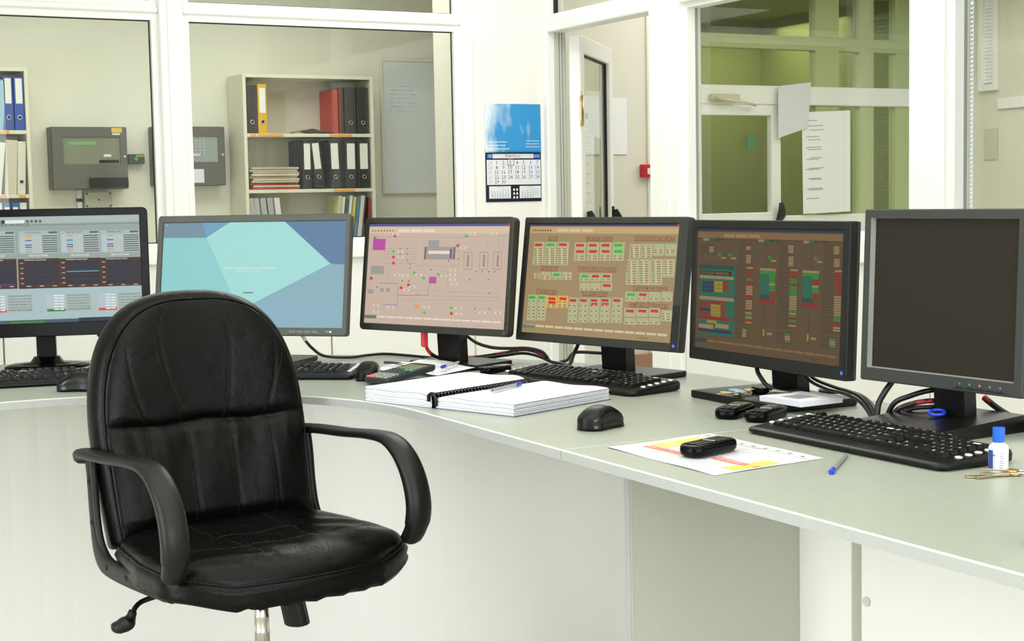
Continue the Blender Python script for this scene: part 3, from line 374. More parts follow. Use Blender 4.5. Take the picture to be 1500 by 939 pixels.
SCREEN_M3 = [
('r',0,0,1,0.025,'navy3'),('r',0.985,0,1,0.025,'red3'),('r',0,0.035,1,0.095,'tool3'),('r',0.02,0.06,0.032,0.078,'dim3'),('r',0.041999999999999996,0.06,0.054,0.078,'dim3'),
('r',0.064,0.06,0.076,0.078,'dim3'),('r',0.08600000000000001,0.06,0.098,0.078,'dim3'),('r',0.108,0.06,0.12,0.078,'dim3'),('r',0.12999999999999998,0.06,0.142,0.078,'dim3'),
('r',0.152,0.06,0.164,0.078,'dim3'),('r',0.174,0.06,0.186,0.078,'dim3'),('r',0.22,0.055,0.3,0.082,'pale3'),('r',0.31,0.055,0.39,0.082,'pale3'),
('r',0.4,0.055,0.48,0.082,'pale3'),('l',[(0.03,0.129),(0.18,0.133),(0.258,0.129),(0.355,0.132),(0.358,0.417),(0.661,0.412),(0.653,0.119)],'line3',1),
('l',[(0.411,0.137),(0.416,0.416)],'line3',1),('l',[(0.512,0.136),(0.7,0.129),(0.984,0.117)],'line3',1),('l',[(0.1,0.275),(0.102,0.395),(0.191,0.392)],'line3',1),
('l',[(0.114,0.248),(0.347,0.244)],'line3',1),('l',[(0.116,0.278),(0.349,0.274)],'line3',1),('l',[(0.117,0.304),(0.35,0.299)],'line3',1),
('l',[(0.118,0.338),(0.351,0.333)],'line3',1),('l',[(0.119,0.364),(0.352,0.358)],'line3',1),('l',[(0.121,0.396),(0.354,0.39)],'line3',1),
('l',[(0.132,0.484),(0.164,0.483),(0.169,0.593)],'line3',1),('l',[(0.098,0.596),(0.239,0.596),(0.243,0.808),(0.139,0.812)],'blue3',1.5),
('l',[(0.239,0.713),(0.465,0.701),(0.463,0.531),(0.473,0.527)],'blue3',1.5),('l',[(0.274,0.767),(0.535,0.743),(0.954,0.73)],'line3',1),
('l',[(0.503,0.705),(0.952,0.698)],'line3',1),('l',[(0.587,0.41),(0.598,0.662),(0.951,0.664)],'line3',1),('l',[(0.929,0.136),(0.947,0.739)],'line3',1),
('l',[(0.27,0.658),(0.531,0.65)],'line3',1),('l',[(0.791,0.233),(0.855,0.232),(0.85,0.118)],'line3',1),('l',[(0.928,0.117),(0.928,0.287)],'line3',1),
('l',[(0.957,0.136),(0.956,0.286)],'line3',1),('l',[(0.699,0.278),(0.754,0.277),(0.758,0.44),(0.703,0.442),(0.699,0.278)],'dim3',1),
('l',[(0.699,0.278),(0.754,0.277),(0.758,0.44),(0.703,0.442),(0.699,0.278)],'dim3',1),('r',0.723,0.301,0.734,0.416,'dim3'),
('l',[(0.807,0.276),(0.861,0.275),(0.865,0.436),(0.811,0.438),(0.807,0.276)],'dim3',1),
('l',[(0.807,0.276),(0.861,0.275),(0.865,0.436),(0.811,0.438),(0.807,0.276)],'dim3',1),('r',0.831,0.298,0.842,0.412,'dim3'),
('l',[(0.899,0.274),(0.953,0.273),(0.957,0.433),(0.903,0.435),(0.899,0.274)],'dim3',1),
('l',[(0.899,0.274),(0.953,0.273),(0.957,0.433),(0.903,0.435),(0.899,0.274)],'dim3',1),('r',0.923,0.296,0.934,0.41,'dim3'),('r',0.033,0.151,0.128,0.265,'magenta'),
('r',0.465,0.519,0.515,0.585,'magenta'),('r',0.369,0.788,0.405,0.839,'orange3'),('r',0.443,0.162,0.52,0.23,'grey3'),('r',0.423,0.226,0.635,0.35,'grey3'),
('r',0.419,0.227,0.431,0.352,'dgrey3'),('r',0.625,0.224,0.637,0.347,'dgrey3'),('r',0.446,0.265,0.597,0.296,'pale3'),('r',0.599,0.244,0.615,0.336,'violet3'),
('r',0.028,0.422,0.127,0.506,'grey3'),('r',0.014,0.661,0.057,0.705,'grey3'),('r',0.064,0.466,0.083,0.498,'teal3'),('r',0.109,0.645,0.134,0.685,'grey3'),
('r',0.154,0.643,0.179,0.683,'grey3'),('r',0.184,0.111,0.206,0.135,'red3'),('r',0.19,0.105,0.199,0.113,'red3'),('r',0.18,0.267,0.202,0.291,'green3'),
('r',0.186,0.261,0.195,0.269,'green3'),('r',0.182,0.323,0.204,0.346,'red3'),('r',0.188,0.317,0.198,0.325,'red3'),('r',0.185,0.382,0.207,0.406,'red3'),
('r',0.191,0.376,0.2,0.384,'red3'),('r',0.024,0.54,0.046,0.564,'red3'),('r',0.03,0.534,0.039,0.542,'red3'),('r',0.344,0.476,0.365,0.5,'green3'),
('r',0.35,0.471,0.359,0.478,'green3'),('r',0.413,0.525,0.434,0.549,'green3'),('r',0.419,0.519,0.428,0.527,'green3'),('r',0.517,0.486,0.538,0.51,'green3'),
('r',0.522,0.48,0.531,0.488,'green3'),('r',0.253,0.626,0.275,0.65,'red3'),('r',0.259,0.62,0.268,0.628,'red3'),('r',0.306,0.596,0.328,0.62,'red3'),
('r',0.312,0.59,0.321,0.598,'red3'),('r',0.642,0.204,0.663,0.227,'red3'),('r',0.648,0.198,0.657,0.206,'red3'),('r',0.693,0.111,0.713,0.134,'green3'),
('r',0.698,0.106,0.707,0.113,'green3'),('r',0.434,0.863,0.455,0.887,'green3'),('r',0.439,0.857,0.448,0.865,'green3'),('r',0.621,0.803,0.641,0.826,'green3'),
('r',0.626,0.798,0.635,0.805,'green3'),('r',0.625,0.859,0.645,0.882,'red3'),('r',0.63,0.853,0.639,0.861,'red3'),('r',0.035,0.129,0.057,0.153,'dim3'),
('r',0.041,0.123,0.05,0.131,'dim3'),('r',0.221,0.268,0.267,0.288,'pale3'),('r',0.23,0.274,0.258,0.282,'dim3'),('r',0.223,0.323,0.27,0.343,'pale3'),
('r',0.232,0.329,0.26,0.337,'dim3'),('r',0.176,0.094,0.223,0.113,'pale3'),('r',0.185,0.099,0.213,0.107,'dim3'),('r',0.363,0.495,0.409,0.515,'pale3'),
('r',0.372,0.501,0.4,0.509,'dim3'),('r',0.206,0.501,0.252,0.52,'pale3'),('r',0.215,0.507,0.243,0.515,'dim3'),('r',0.267,0.504,0.313,0.524,'pale3'),
('r',0.276,0.51,0.304,0.518,'dim3'),('r',0.544,0.498,0.589,0.518,'pale3'),('r',0.553,0.504,0.58,0.512,'dim3'),('r',0.322,0.615,0.368,0.635,'pale3'),
('r',0.331,0.621,0.359,0.629,'dim3'),('r',0.28,0.646,0.327,0.666,'pale3'),('r',0.29,0.652,0.317,0.66,'dim3'),('r',0.604,0.442,0.648,0.461,'pale3'),
('r',0.613,0.448,0.639,0.456,'dim3'),('r',0.606,0.487,0.65,0.506,'pale3'),('r',0.615,0.492,0.641,0.5,'dim3'),('r',0.608,0.535,0.652,0.554,'pale3'),
('r',0.617,0.541,0.643,0.548,'dim3'),('r',0.621,0.577,0.665,0.596,'pale3'),('r',0.63,0.582,0.657,0.59,'dim3'),('r',0.433,0.806,0.478,0.825,'pale3'),
('r',0.442,0.812,0.469,0.819,'dim3'),('r',0.661,0.806,0.704,0.825,'pale3'),('r',0.669,0.812,0.696,0.82,'dim3'),('r',0.663,0.862,0.707,0.881,'pale3'),
('r',0.672,0.868,0.698,0.875,'dim3'),('r',0.171,0.827,0.218,0.847,'pale3'),('r',0.181,0.833,0.209,0.841,'dim3'),('r',0.824,0.84,0.867,0.859,'pale3'),
('r',0.833,0.846,0.858,0.854,'dim3'),('r',0.93,0.834,0.972,0.852,'pale3'),('r',0.939,0.839,0.964,0.847,'dim3'),('r',0.668,0.221,0.712,0.24,'pale3'),
('r',0.677,0.227,0.703,0.234,'dim3'),('r',0.06,0.813,0.107,0.833,'pale3'),('r',0.069,0.819,0.098,0.827,'dim3'),('r',0.063,0.877,0.11,0.897,'pale3'),
('r',0.072,0.883,0.101,0.891,'dim3'),('r',0.728,0.09,0.771,0.109,'pale3'),('r',0.737,0.096,0.762,0.103,'dim3'),('r',0.875,0.089,0.917,0.108,'pale3'),
('r',0.884,0.095,0.909,0.102,'dim3'),('r',0.289,0.237,0.298,0.253,'green3d'),('r',0.291,0.293,0.301,0.308,'green3d'),('r',0.294,0.356,0.303,0.372,'green3d'),
('r',0.314,0.391,0.323,0.407,'green3d'),('r',0.316,0.43,0.325,0.446,'green3d'),('r',0.264,0.561,0.274,0.577,'green3d'),('r',0.314,0.559,0.323,0.575,'green3d'),
('r',0.467,0.441,0.476,0.457,'green3d'),('r',0.079,0.628,0.088,0.644,'green3d'),('r',0.385,0.694,0.394,0.709,'green3d'),('r',0.782,0.454,0.791,0.469,'green3d'),
('r',0.825,0.453,0.833,0.468,'green3d'),('r',0.87,0.451,0.879,0.466,'green3d'),('r',0.91,0.45,0.918,0.465,'green3d'),('r',0.742,0.532,0.751,0.547,'green3d'),
('r',0.871,0.527,0.879,0.542,'green3d'),('r',0.879,0.654,0.887,0.669,'green3d'),('r',0.588,0.354,0.597,0.37,'green3d'),('r',0.658,0.333,0.667,0.348,'green3d'),
('r',0.71,0.115,0.719,0.13,'green3d'),('r',0.79,0.807,0.798,0.822,'green3d'),('r',0.889,0.801,0.898,0.816,'green3d'),('r',0.235,0.238,0.244,0.254,'green3d'),
('r',0.237,0.294,0.247,0.31,'green3d'),('r',0.03,0.925,0.09,0.94,'pale3'),('r',0.098,0.925,0.158,0.94,'pale3'),('r',0.166,0.925,0.226,0.94,'pale3'),
('r',0.234,0.925,0.29400000000000004,0.94,'pale3'),('r',0.30200000000000005,0.925,0.362,0.94,'pale3'),('r',0.37,0.925,0.43000000000000005,0.94,'pale3'),
('r',0.43800000000000006,0.925,0.498,0.94,'pale3'),('r',0.506,0.925,0.5660000000000001,0.94,'pale3'),('r',0.5740000000000001,0.925,0.634,0.94,'pale3'),
('r',0.6420000000000001,0.925,0.7020000000000001,0.94,'pale3'),('r',0.7100000000000001,0.925,0.77,0.94,'pale3'),('r',0.778,0.925,0.838,0.94,'pale3'),
('r',0.8460000000000001,0.925,0.906,0.94,'pale3'),('r',0.9140000000000001,0.925,0.9740000000000001,0.94,'pale3'),('r',0.0,0.92,0.09,0.955,'steel'),
('t',0.83,0.975,0.05,'13:40:10','dim3',0),]
SCREEN_M4 = [
('r',0,0,1,0.018,'navy'),('r',0,0.03,1,0.085,'tool'),('r',0.985,0,1,0.018,'red'),('r',0.02,0.05,0.03,0.068,'dim'),('r',0.038,0.05,0.048,0.068,'dim'),
('r',0.055999999999999994,0.05,0.066,0.068,'dim'),('r',0.074,0.05,0.08399999999999999,0.068,'dim'),('r',0.092,0.05,0.102,0.068,'dim'),('r',0.11,0.05,0.12,0.068,'dim'),
('r',0.12799999999999997,0.05,0.13799999999999998,0.068,'dim'),('r',0.146,0.05,0.156,0.068,'dim'),('r',0.2,0.045,0.275,0.072,'pale'),
('r',0.28500000000000003,0.045,0.36000000000000004,0.072,'pale'),('r',0.37,0.045,0.44500000000000006,0.072,'pale'),('t',0.172,0.133,0.066,'КОТЛИ','maroon',1),
('t',0.492,0.129,0.178,'МРЕЖОВИ ПОМПИ','maroon',1),('t',0.848,0.122,0.257,'ТОПЛОПРЕНОСНИ МРЕЖИ','maroon',1),('t',0.163,0.403,0.123,'ДЕАЕРАТОР','maroon',1),
('t',0.494,0.397,0.26,'ПОМПИ ОМЕКОТЕНА ВОДА','maroon',1),('t',0.156,0.617,0.146,'УТИЛИЗАТОРИ','maroon',1),('t',0.492,0.616,0.167,'КО-ГЕНЕРАТОРИ','maroon',1),
('t',0.846,0.55,0.217,'ПОДПИТЪЧНИ ПОМПИ','maroon',1),('t',0.846,0.693,0.241,'НАФТОВО СТОПАНСТВО','maroon',1),('r',0.039,0.166,0.116,0.38,'sage'),
('r',0.046,0.18,0.098,0.206,'red'),('r',0.065,0.223,0.106,0.239,'pale'),('r',0.074,0.227,0.101,0.235,'dim'),('r',0.042,0.228,0.059,0.234,'dim'),
('r',0.067,0.243,0.108,0.258,'pale'),('r',0.076,0.246,0.103,0.254,'dim'),('r',0.043,0.247,0.06,0.253,'dim'),('r',0.068,0.262,0.109,0.278,'pale'),
('r',0.077,0.266,0.104,0.274,'dim'),('r',0.045,0.267,0.062,0.273,'dim'),('r',0.069,0.282,0.111,0.298,'pale'),('r',0.079,0.286,0.105,0.294,'dim'),
('r',0.046,0.287,0.063,0.293,'dim'),('r',0.071,0.301,0.112,0.317,'pale'),('r',0.08,0.305,0.107,0.313,'dim'),('r',0.048,0.307,0.065,0.312,'dim'),
('r',0.072,0.321,0.114,0.337,'pale'),('r',0.081,0.325,0.108,0.333,'dim'),('r',0.049,0.326,0.066,0.332,'dim'),('r',0.074,0.341,0.115,0.356,'pale'),
('r',0.083,0.345,0.11,0.352,'dim'),('r',0.051,0.346,0.067,0.352,'dim'),('r',0.075,0.36,0.116,0.376,'pale'),('r',0.084,0.364,0.111,0.372,'dim'),
('r',0.052,0.366,0.069,0.372,'dim'),('r',0.122,0.164,0.204,0.377,'sage'),('r',0.13,0.178,0.186,0.203,'green'),('r',0.15,0.221,0.194,0.236,'pale'),
('r',0.16,0.225,0.188,0.232,'dim'),('r',0.125,0.226,0.143,0.231,'dim'),('r',0.151,0.24,0.196,0.256,'pale'),('r',0.161,0.244,0.19,0.252,'dim'),
('r',0.127,0.245,0.145,0.251,'dim'),('r',0.153,0.26,0.197,0.275,'pale'),('r',0.163,0.263,0.191,0.271,'dim'),('r',0.128,0.265,0.146,0.271,'dim'),
('r',0.154,0.279,0.198,0.295,'pale'),('r',0.164,0.283,0.193,0.291,'dim'),('r',0.13,0.284,0.148,0.29,'dim'),('r',0.156,0.299,0.2,0.314,'pale'),
('r',0.166,0.302,0.194,0.31,'dim'),('r',0.131,0.304,0.149,0.31,'dim'),('r',0.157,0.318,0.201,0.334,'pale'),('r',0.167,0.322,0.195,0.33,'dim'),
('r',0.132,0.323,0.15,0.329,'dim'),('r',0.159,0.338,0.203,0.353,'pale'),('r',0.168,0.341,0.197,0.349,'dim'),('r',0.134,0.343,0.152,0.349,'dim'),
('r',0.16,0.357,0.204,0.373,'pale'),('r',0.17,0.361,0.198,0.369,'dim'),('r',0.135,0.362,0.153,0.368,'dim'),('r',0.21,0.163,0.29,0.374,'sage'),
('r',0.218,0.176,0.273,0.201,'red'),('r',0.238,0.218,0.281,0.234,'pale'),('r',0.247,0.222,0.275,0.23,'dim'),('r',0.213,0.223,0.231,0.229,'dim'),
('r',0.239,0.238,0.282,0.253,'pale'),('r',0.249,0.242,0.277,0.249,'dim'),('r',0.215,0.243,0.232,0.248,'dim'),('r',0.24,0.257,0.284,0.273,'pale'),
('r',0.25,0.261,0.278,0.269,'dim'),('r',0.216,0.262,0.234,0.268,'dim'),('r',0.242,0.276,0.285,0.292,'pale'),('r',0.251,0.28,0.28,0.288,'dim'),
('r',0.217,0.281,0.235,0.287,'dim'),('r',0.243,0.296,0.287,0.311,'pale'),('r',0.253,0.3,0.281,0.307,'dim'),('r',0.219,0.301,0.237,0.307,'dim'),
('r',0.245,0.315,0.288,0.331,'pale'),('r',0.254,0.319,0.282,0.327,'dim'),('r',0.22,0.32,0.238,0.326,'dim'),('r',0.246,0.334,0.289,0.35,'pale'),
('r',0.256,0.338,0.284,0.346,'dim'),('r',0.222,0.34,0.239,0.345,'dim'),('r',0.247,0.354,0.291,0.369,'pale'),('r',0.257,0.358,0.285,0.365,'dim'),
('r',0.223,0.359,0.241,0.365,'dim'),('r',0.329,0.166,0.408,0.33,'sage'),('r',0.338,0.179,0.392,0.204,'red'),('r',0.342,0.235,0.396,0.26,'red'),
('r',0.362,0.28,0.405,0.296,'pale'),('r',0.371,0.284,0.399,0.292,'dim'),('r',0.338,0.285,0.356,0.291,'dim'),('r',0.364,0.303,0.406,0.319,'pale'),
('r',0.373,0.307,0.401,0.315,'dim'),('r',0.34,0.308,0.357,0.314,'dim'),('r',0.417,0.164,0.495,0.327,'sage'),('r',0.426,0.177,0.479,0.202,'red'),
('r',0.43,0.232,0.483,0.257,'red'),('r',0.449,0.278,0.491,0.293,'pale'),('r',0.459,0.281,0.486,0.289,'dim'),('r',0.426,0.282,0.443,0.288,'dim'),
('r',0.451,0.3,0.493,0.315,'pale'),('r',0.46,0.304,0.488,0.312,'dim'),('r',0.428,0.305,0.445,0.311,'dim'),('r',0.503,0.162,0.58,0.324,'sage'),('r',0.512,0.175,0.564,0.2,'red'),
('r',0.516,0.23,0.568,0.254,'red'),('r',0.535,0.275,0.577,0.29,'pale'),('r',0.545,0.278,0.571,0.286,'dim'),('r',0.512,0.28,0.529,0.285,'dim'),
('r',0.537,0.297,0.578,0.312,'pale'),('r',0.546,0.301,0.573,0.309,'dim'),('r',0.514,0.302,0.531,0.308,'dim'),('r',0.586,0.16,0.664,0.321,'sage'),
('r',0.595,0.173,0.648,0.198,'green'),('r',0.599,0.227,0.652,0.252,'green'),('r',0.618,0.272,0.661,0.287,'pale'),('r',0.628,0.276,0.655,0.283,'dim'),
('r',0.595,0.277,0.612,0.283,'dim'),('r',0.62,0.295,0.662,0.31,'pale'),('r',0.629,0.298,0.657,0.306,'dim'),('r',0.596,0.3,0.614,0.305,'dim'),
('r',0.697,0.173,0.768,0.295,'sage'),('r',0.721,0.187,0.759,0.202,'pale'),('r',0.729,0.191,0.754,0.198,'dim'),('r',0.699,0.192,0.715,0.197,'dim'),
('r',0.722,0.205,0.76,0.22,'pale'),('r',0.731,0.208,0.755,0.216,'dim'),('r',0.701,0.209,0.716,0.215,'dim'),('r',0.723,0.222,0.762,0.237,'pale'),
('r',0.732,0.226,0.757,0.233,'dim'),('r',0.702,0.227,0.718,0.233,'dim'),('r',0.725,0.24,0.763,0.255,'pale'),('r',0.733,0.244,0.758,0.251,'dim'),
('r',0.703,0.245,0.719,0.25,'dim'),('r',0.726,0.258,0.764,0.272,'pale'),('r',0.735,0.261,0.759,0.269,'dim'),('r',0.705,0.262,0.72,0.268,'dim'),
('r',0.727,0.275,0.766,0.29,'pale'),('r',0.736,0.279,0.761,0.286,'dim'),('r',0.706,0.28,0.722,0.286,'dim'),('r',0.772,0.171,0.842,0.292,'sage'),
('r',0.796,0.185,0.833,0.2,'pale'),('r',0.804,0.189,0.829,0.196,'dim'),('r',0.774,0.19,0.79,0.195,'dim'),('r',0.797,0.203,0.835,0.218,'pale'),
('r',0.805,0.206,0.83,0.214,'dim'),('r',0.776,0.207,0.791,0.213,'dim'),('r',0.798,0.22,0.836,0.235,'pale'),('r',0.807,0.224,0.831,0.231,'dim'),
('r',0.777,0.225,0.793,0.23,'dim'),('r',0.8,0.238,0.837,0.252,'pale'),('r',0.808,0.241,0.832,0.249,'dim'),('r',0.778,0.242,0.794,0.248,'dim'),
('r',0.801,0.255,0.839,0.27,'pale'),('r',0.809,0.259,0.834,0.266,'dim'),('r',0.78,0.26,0.795,0.265,'dim'),('r',0.802,0.273,0.84,0.287,'pale'),
('r',0.811,0.276,0.835,0.284,'dim'),('r',0.781,0.277,0.797,0.283,'dim'),('r',0.847,0.169,0.916,0.271,'sage'),('r',0.873,0.216,0.911,0.231,'pale'),
('r',0.882,0.22,0.906,0.227,'dim'),('r',0.853,0.221,0.868,0.226,'dim'),('r',0.875,0.234,0.912,0.248,'pale'),('r',0.883,0.237,0.907,0.245,'dim'),
('r',0.854,0.238,0.869,0.244,'dim'),('r',0.921,0.167,0.99,0.269,'sage'),('r',0.948,0.214,0.984,0.229,'pale'),('r',0.956,0.218,0.98,0.225,'dim'),
('r',0.927,0.219,0.942,0.224,'dim'),('r',0.949,0.232,0.986,0.246,'pale'),('r',0.957,0.235,0.981,0.242,'dim'),('r',0.928,0.236,0.943,0.242,'dim'),
('r',0.689,0.305,0.766,0.526,'sage'),('r',0.712,0.321,0.753,0.336,'pale'),('r',0.721,0.325,0.748,0.332,'dim'),('r',0.688,0.326,0.705,0.332,'dim'),
('r',0.713,0.341,0.755,0.356,'pale'),('r',0.722,0.345,0.749,0.352,'dim'),('r',0.69,0.346,0.707,0.352,'dim'),('r',0.715,0.361,0.756,0.375,'pale'),
('r',0.724,0.364,0.751,0.372,'dim'),('r',0.691,0.366,0.708,0.371,'dim'),('r',0.716,0.38,0.757,0.395,'pale'),('r',0.725,0.384,0.752,0.391,'dim'),
('r',0.693,0.385,0.71,0.391,'dim'),('r',0.717,0.4,0.759,0.415,'pale'),('r',0.727,0.404,0.754,0.411,'dim'),('r',0.694,0.405,0.711,0.411,'dim'),
('r',0.719,0.42,0.76,0.435,'pale'),('r',0.728,0.423,0.755,0.431,'dim'),('r',0.696,0.425,0.713,0.431,'dim'),('r',0.72,0.439,0.762,0.454,'pale'),
('r',0.73,0.443,0.757,0.45,'dim'),('r',0.697,0.445,0.714,0.45,'dim'),('r',0.722,0.459,0.763,0.474,'pale'),('r',0.731,0.463,0.758,0.47,'dim'),('r',0.699,0.465,0.716,0.47,'dim'),
('r',0.723,0.479,0.765,0.494,'pale'),('r',0.733,0.482,0.76,0.49,'dim'),('r',0.7,0.484,0.717,0.49,'dim'),('r',0.725,0.499,0.766,0.513,'pale'),('r',0.734,0.502,0.761,0.51,'dim'),
('r',0.702,0.504,0.719,0.51,'dim'),('r',0.769,0.302,0.842,0.522,'sage'),('r',0.79,0.318,0.829,0.333,'pale'),('r',0.799,0.322,0.824,0.329,'dim'),
('r',0.768,0.323,0.784,0.329,'dim'),('r',0.791,0.338,0.831,0.353,'pale'),('r',0.8,0.342,0.826,0.349,'dim'),('r',0.769,0.343,0.785,0.348,'dim'),
('r',0.793,0.357,0.832,0.372,'pale'),('r',0.802,0.361,0.827,0.368,'dim'),('r',0.771,0.363,0.787,0.368,'dim'),('r',0.794,0.377,0.834,0.392,'pale'),
('r',0.803,0.381,0.829,0.388,'dim'),('r',0.772,0.382,0.788,0.388,'dim'),('r',0.796,0.397,0.835,0.411,'pale'),('r',0.805,0.4,0.83,0.408,'dim'),
('r',0.774,0.402,0.79,0.407,'dim'),('r',0.797,0.416,0.837,0.431,'pale'),('r',0.806,0.42,0.832,0.427,'dim'),('r',0.775,0.421,0.791,0.427,'dim'),
('r',0.799,0.436,0.838,0.45,'pale'),('r',0.807,0.439,0.833,0.447,'dim'),('r',0.777,0.441,0.793,0.447,'dim'),('r',0.8,0.455,0.84,0.47,'pale'),
('r',0.809,0.459,0.834,0.466,'dim'),('r',0.778,0.461,0.794,0.466,'dim'),('r',0.802,0.475,0.841,0.49,'pale'),('r',0.81,0.478,0.836,0.486,'dim'),
('r',0.78,0.48,0.796,0.486,'dim'),('r',0.803,0.494,0.843,0.509,'pale'),('r',0.812,0.498,0.837,0.505,'dim'),('r',0.781,0.5,0.797,0.505,'dim'),
('r',0.844,0.299,0.916,0.518,'sage'),('r',0.865,0.316,0.904,0.33,'pale'),('r',0.874,0.319,0.899,0.327,'dim'),('r',0.844,0.32,0.859,0.326,'dim'),
('r',0.867,0.335,0.906,0.35,'pale'),('r',0.875,0.339,0.901,0.346,'dim'),('r',0.845,0.34,0.861,0.345,'dim'),('r',0.868,0.354,0.907,0.369,'pale'),
('r',0.877,0.358,0.902,0.365,'dim'),('r',0.846,0.359,0.862,0.365,'dim'),('r',0.87,0.374,0.909,0.388,'pale'),('r',0.878,0.377,0.904,0.385,'dim'),
('r',0.848,0.379,0.864,0.384,'dim'),('r',0.871,0.393,0.91,0.408,'pale'),('r',0.88,0.397,0.905,0.404,'dim'),('r',0.849,0.398,0.865,0.404,'dim'),
('r',0.873,0.413,0.912,0.427,'pale'),('r',0.881,0.416,0.907,0.424,'dim'),('r',0.851,0.418,0.867,0.423,'dim'),('r',0.874,0.432,0.913,0.447,'pale'),
('r',0.883,0.436,0.908,0.443,'dim'),('r',0.852,0.437,0.868,0.443,'dim'),('r',0.876,0.452,0.915,0.466,'pale'),('r',0.884,0.455,0.909,0.462,'dim'),
('r',0.854,0.457,0.87,0.462,'dim'),('r',0.877,0.471,0.916,0.486,'pale'),('r',0.886,0.475,0.911,0.482,'dim'),('r',0.855,0.476,0.871,0.482,'dim'),
('r',0.879,0.49,0.917,0.505,'pale'),('r',0.887,0.494,0.912,0.501,'dim'),('r',0.857,0.496,0.873,0.501,'dim'),('r',0.919,0.297,0.988,0.448,'sage'),
('r',0.941,0.313,0.978,0.327,'pale'),('r',0.95,0.316,0.974,0.324,'dim'),('r',0.921,0.318,0.936,0.323,'dim'),('r',0.943,0.332,0.98,0.347,'pale'),
('r',0.951,0.336,0.975,0.343,'dim'),('r',0.922,0.337,0.937,0.342,'dim'),('r',0.944,0.351,0.981,0.366,'pale'),('r',0.953,0.355,0.976,0.362,'dim'),
('r',0.924,0.356,0.939,0.362,'dim'),('r',0.946,0.371,0.983,0.385,'pale'),('r',0.954,0.374,0.978,0.382,'dim'),('r',0.925,0.376,0.94,0.381,'dim'),
('r',0.947,0.39,0.984,0.405,'pale'),('r',0.956,0.394,0.979,0.401,'dim'),('r',0.927,0.395,0.942,0.4,'dim'),('r',0.949,0.409,0.986,0.424,'pale'),
('r',0.957,0.413,0.981,0.42,'dim'),('r',0.928,0.414,0.943,0.42,'dim'),('r',0.056,0.452,0.097,0.466,'pale'),('r',0.065,0.456,0.091,0.462,'dim'),
('r',0.057,0.47,0.098,0.484,'pale'),('r',0.066,0.474,0.092,0.48,'dim'),('r',0.058,0.487,0.1,0.501,'pale'),('r',0.068,0.491,0.093,0.497,'dim'),
('r',0.107,0.439,0.178,0.512,'sage'),('r',0.134,0.472,0.172,0.488,'pale'),('r',0.142,0.476,0.167,0.484,'dim'),('r',0.112,0.478,0.128,0.483,'dim'),
('r',0.135,0.492,0.174,0.507,'pale'),('r',0.144,0.495,0.169,0.503,'dim'),('r',0.114,0.497,0.13,0.503,'dim'),('r',0.184,0.436,0.251,0.508,'sage'),
('r',0.195,0.449,0.24,0.475,'green'),('r',0.211,0.488,0.247,0.503,'pale'),('r',0.219,0.492,0.243,0.5,'dim'),('r',0.191,0.493,0.206,0.499,'dim'),
('r',0.256,0.433,0.325,0.504,'sage'),('r',0.282,0.455,0.319,0.471,'pale'),('r',0.29,0.459,0.314,0.467,'dim'),('r',0.261,0.461,0.276,0.466,'dim'),
('r',0.284,0.484,0.321,0.5,'pale'),('r',0.292,0.488,0.316,0.496,'dim'),('r',0.263,0.49,0.278,0.496,'dim'),('r',0.379,0.44,0.45,0.513,'sage'),
('r',0.391,0.454,0.439,0.479,'green'),('r',0.408,0.49,0.446,0.505,'pale'),('r',0.416,0.493,0.441,0.501,'dim'),('r',0.387,0.495,0.402,0.501,'dim'),
('r',0.385,0.523,0.456,0.594,'sage'),('r',0.414,0.574,0.452,0.589,'pale'),('r',0.423,0.578,0.447,0.585,'dim'),('r',0.393,0.58,0.408,0.585,'dim'),
('r',0.453,0.437,0.522,0.509,'sage'),('r',0.464,0.45,0.511,0.475,'red'),('r',0.481,0.486,0.518,0.501,'pale'),('r',0.489,0.49,0.513,0.497,'dim'),
('r',0.46,0.491,0.475,0.497,'dim'),('r',0.459,0.519,0.528,0.589,'sage'),('r',0.487,0.57,0.524,0.585,'pale'),('r',0.495,0.573,0.519,0.581,'dim'),
('r',0.466,0.575,0.481,0.581,'dim'),('r',0.525,0.434,0.598,0.505,'sage'),('r',0.536,0.447,0.586,0.471,'red'),('r',0.554,0.482,0.594,0.497,'pale'),
('r',0.563,0.486,0.589,0.493,'dim'),('r',0.532,0.488,0.548,0.493,'dim'),('r',0.531,0.515,0.604,0.585,'sage'),('r',0.542,0.528,0.592,0.553,'red'),
('r',0.028,0.652,0.096,0.889,'sage'),('r',0.033,0.665,0.079,0.691,'green'),('r',0.049,0.704,0.086,0.72,'pale'),('r',0.058,0.708,0.081,0.716,'dim'),
('r',0.029,0.71,0.044,0.716,'dim'),('r',0.053,0.758,0.09,0.774,'pale'),('r',0.061,0.762,0.085,0.77,'dim'),('r',0.033,0.764,0.048,0.77,'dim'),
('r',0.056,0.79,0.092,0.805,'pale'),('r',0.064,0.793,0.087,0.801,'dim'),('r',0.035,0.796,0.05,0.802,'dim'),('r',0.058,0.819,0.094,0.835,'pale'),
('r',0.066,0.823,0.089,0.831,'dim'),('r',0.037,0.826,0.052,0.832,'dim'),('r',0.06,0.849,0.096,0.865,'pale'),('r',0.068,0.853,0.092,0.861,'dim'),
('r',0.039,0.856,0.054,0.861,'dim'),('r',0.1,0.647,0.164,0.884,'sage'),('r',0.104,0.661,0.148,0.687,'green'),('r',0.12,0.7,0.155,0.715,'pale'),
('r',0.128,0.704,0.15,0.711,'dim'),('r',0.101,0.706,0.115,0.712,'dim'),('r',0.124,0.753,0.158,0.769,'pale'),('r',0.132,0.757,0.154,0.765,'dim'),
('r',0.105,0.759,0.119,0.765,'dim'),('r',0.126,0.784,0.161,0.8,'pale'),('r',0.134,0.788,0.156,0.796,'dim'),('r',0.107,0.79,0.121,0.796,'dim'),
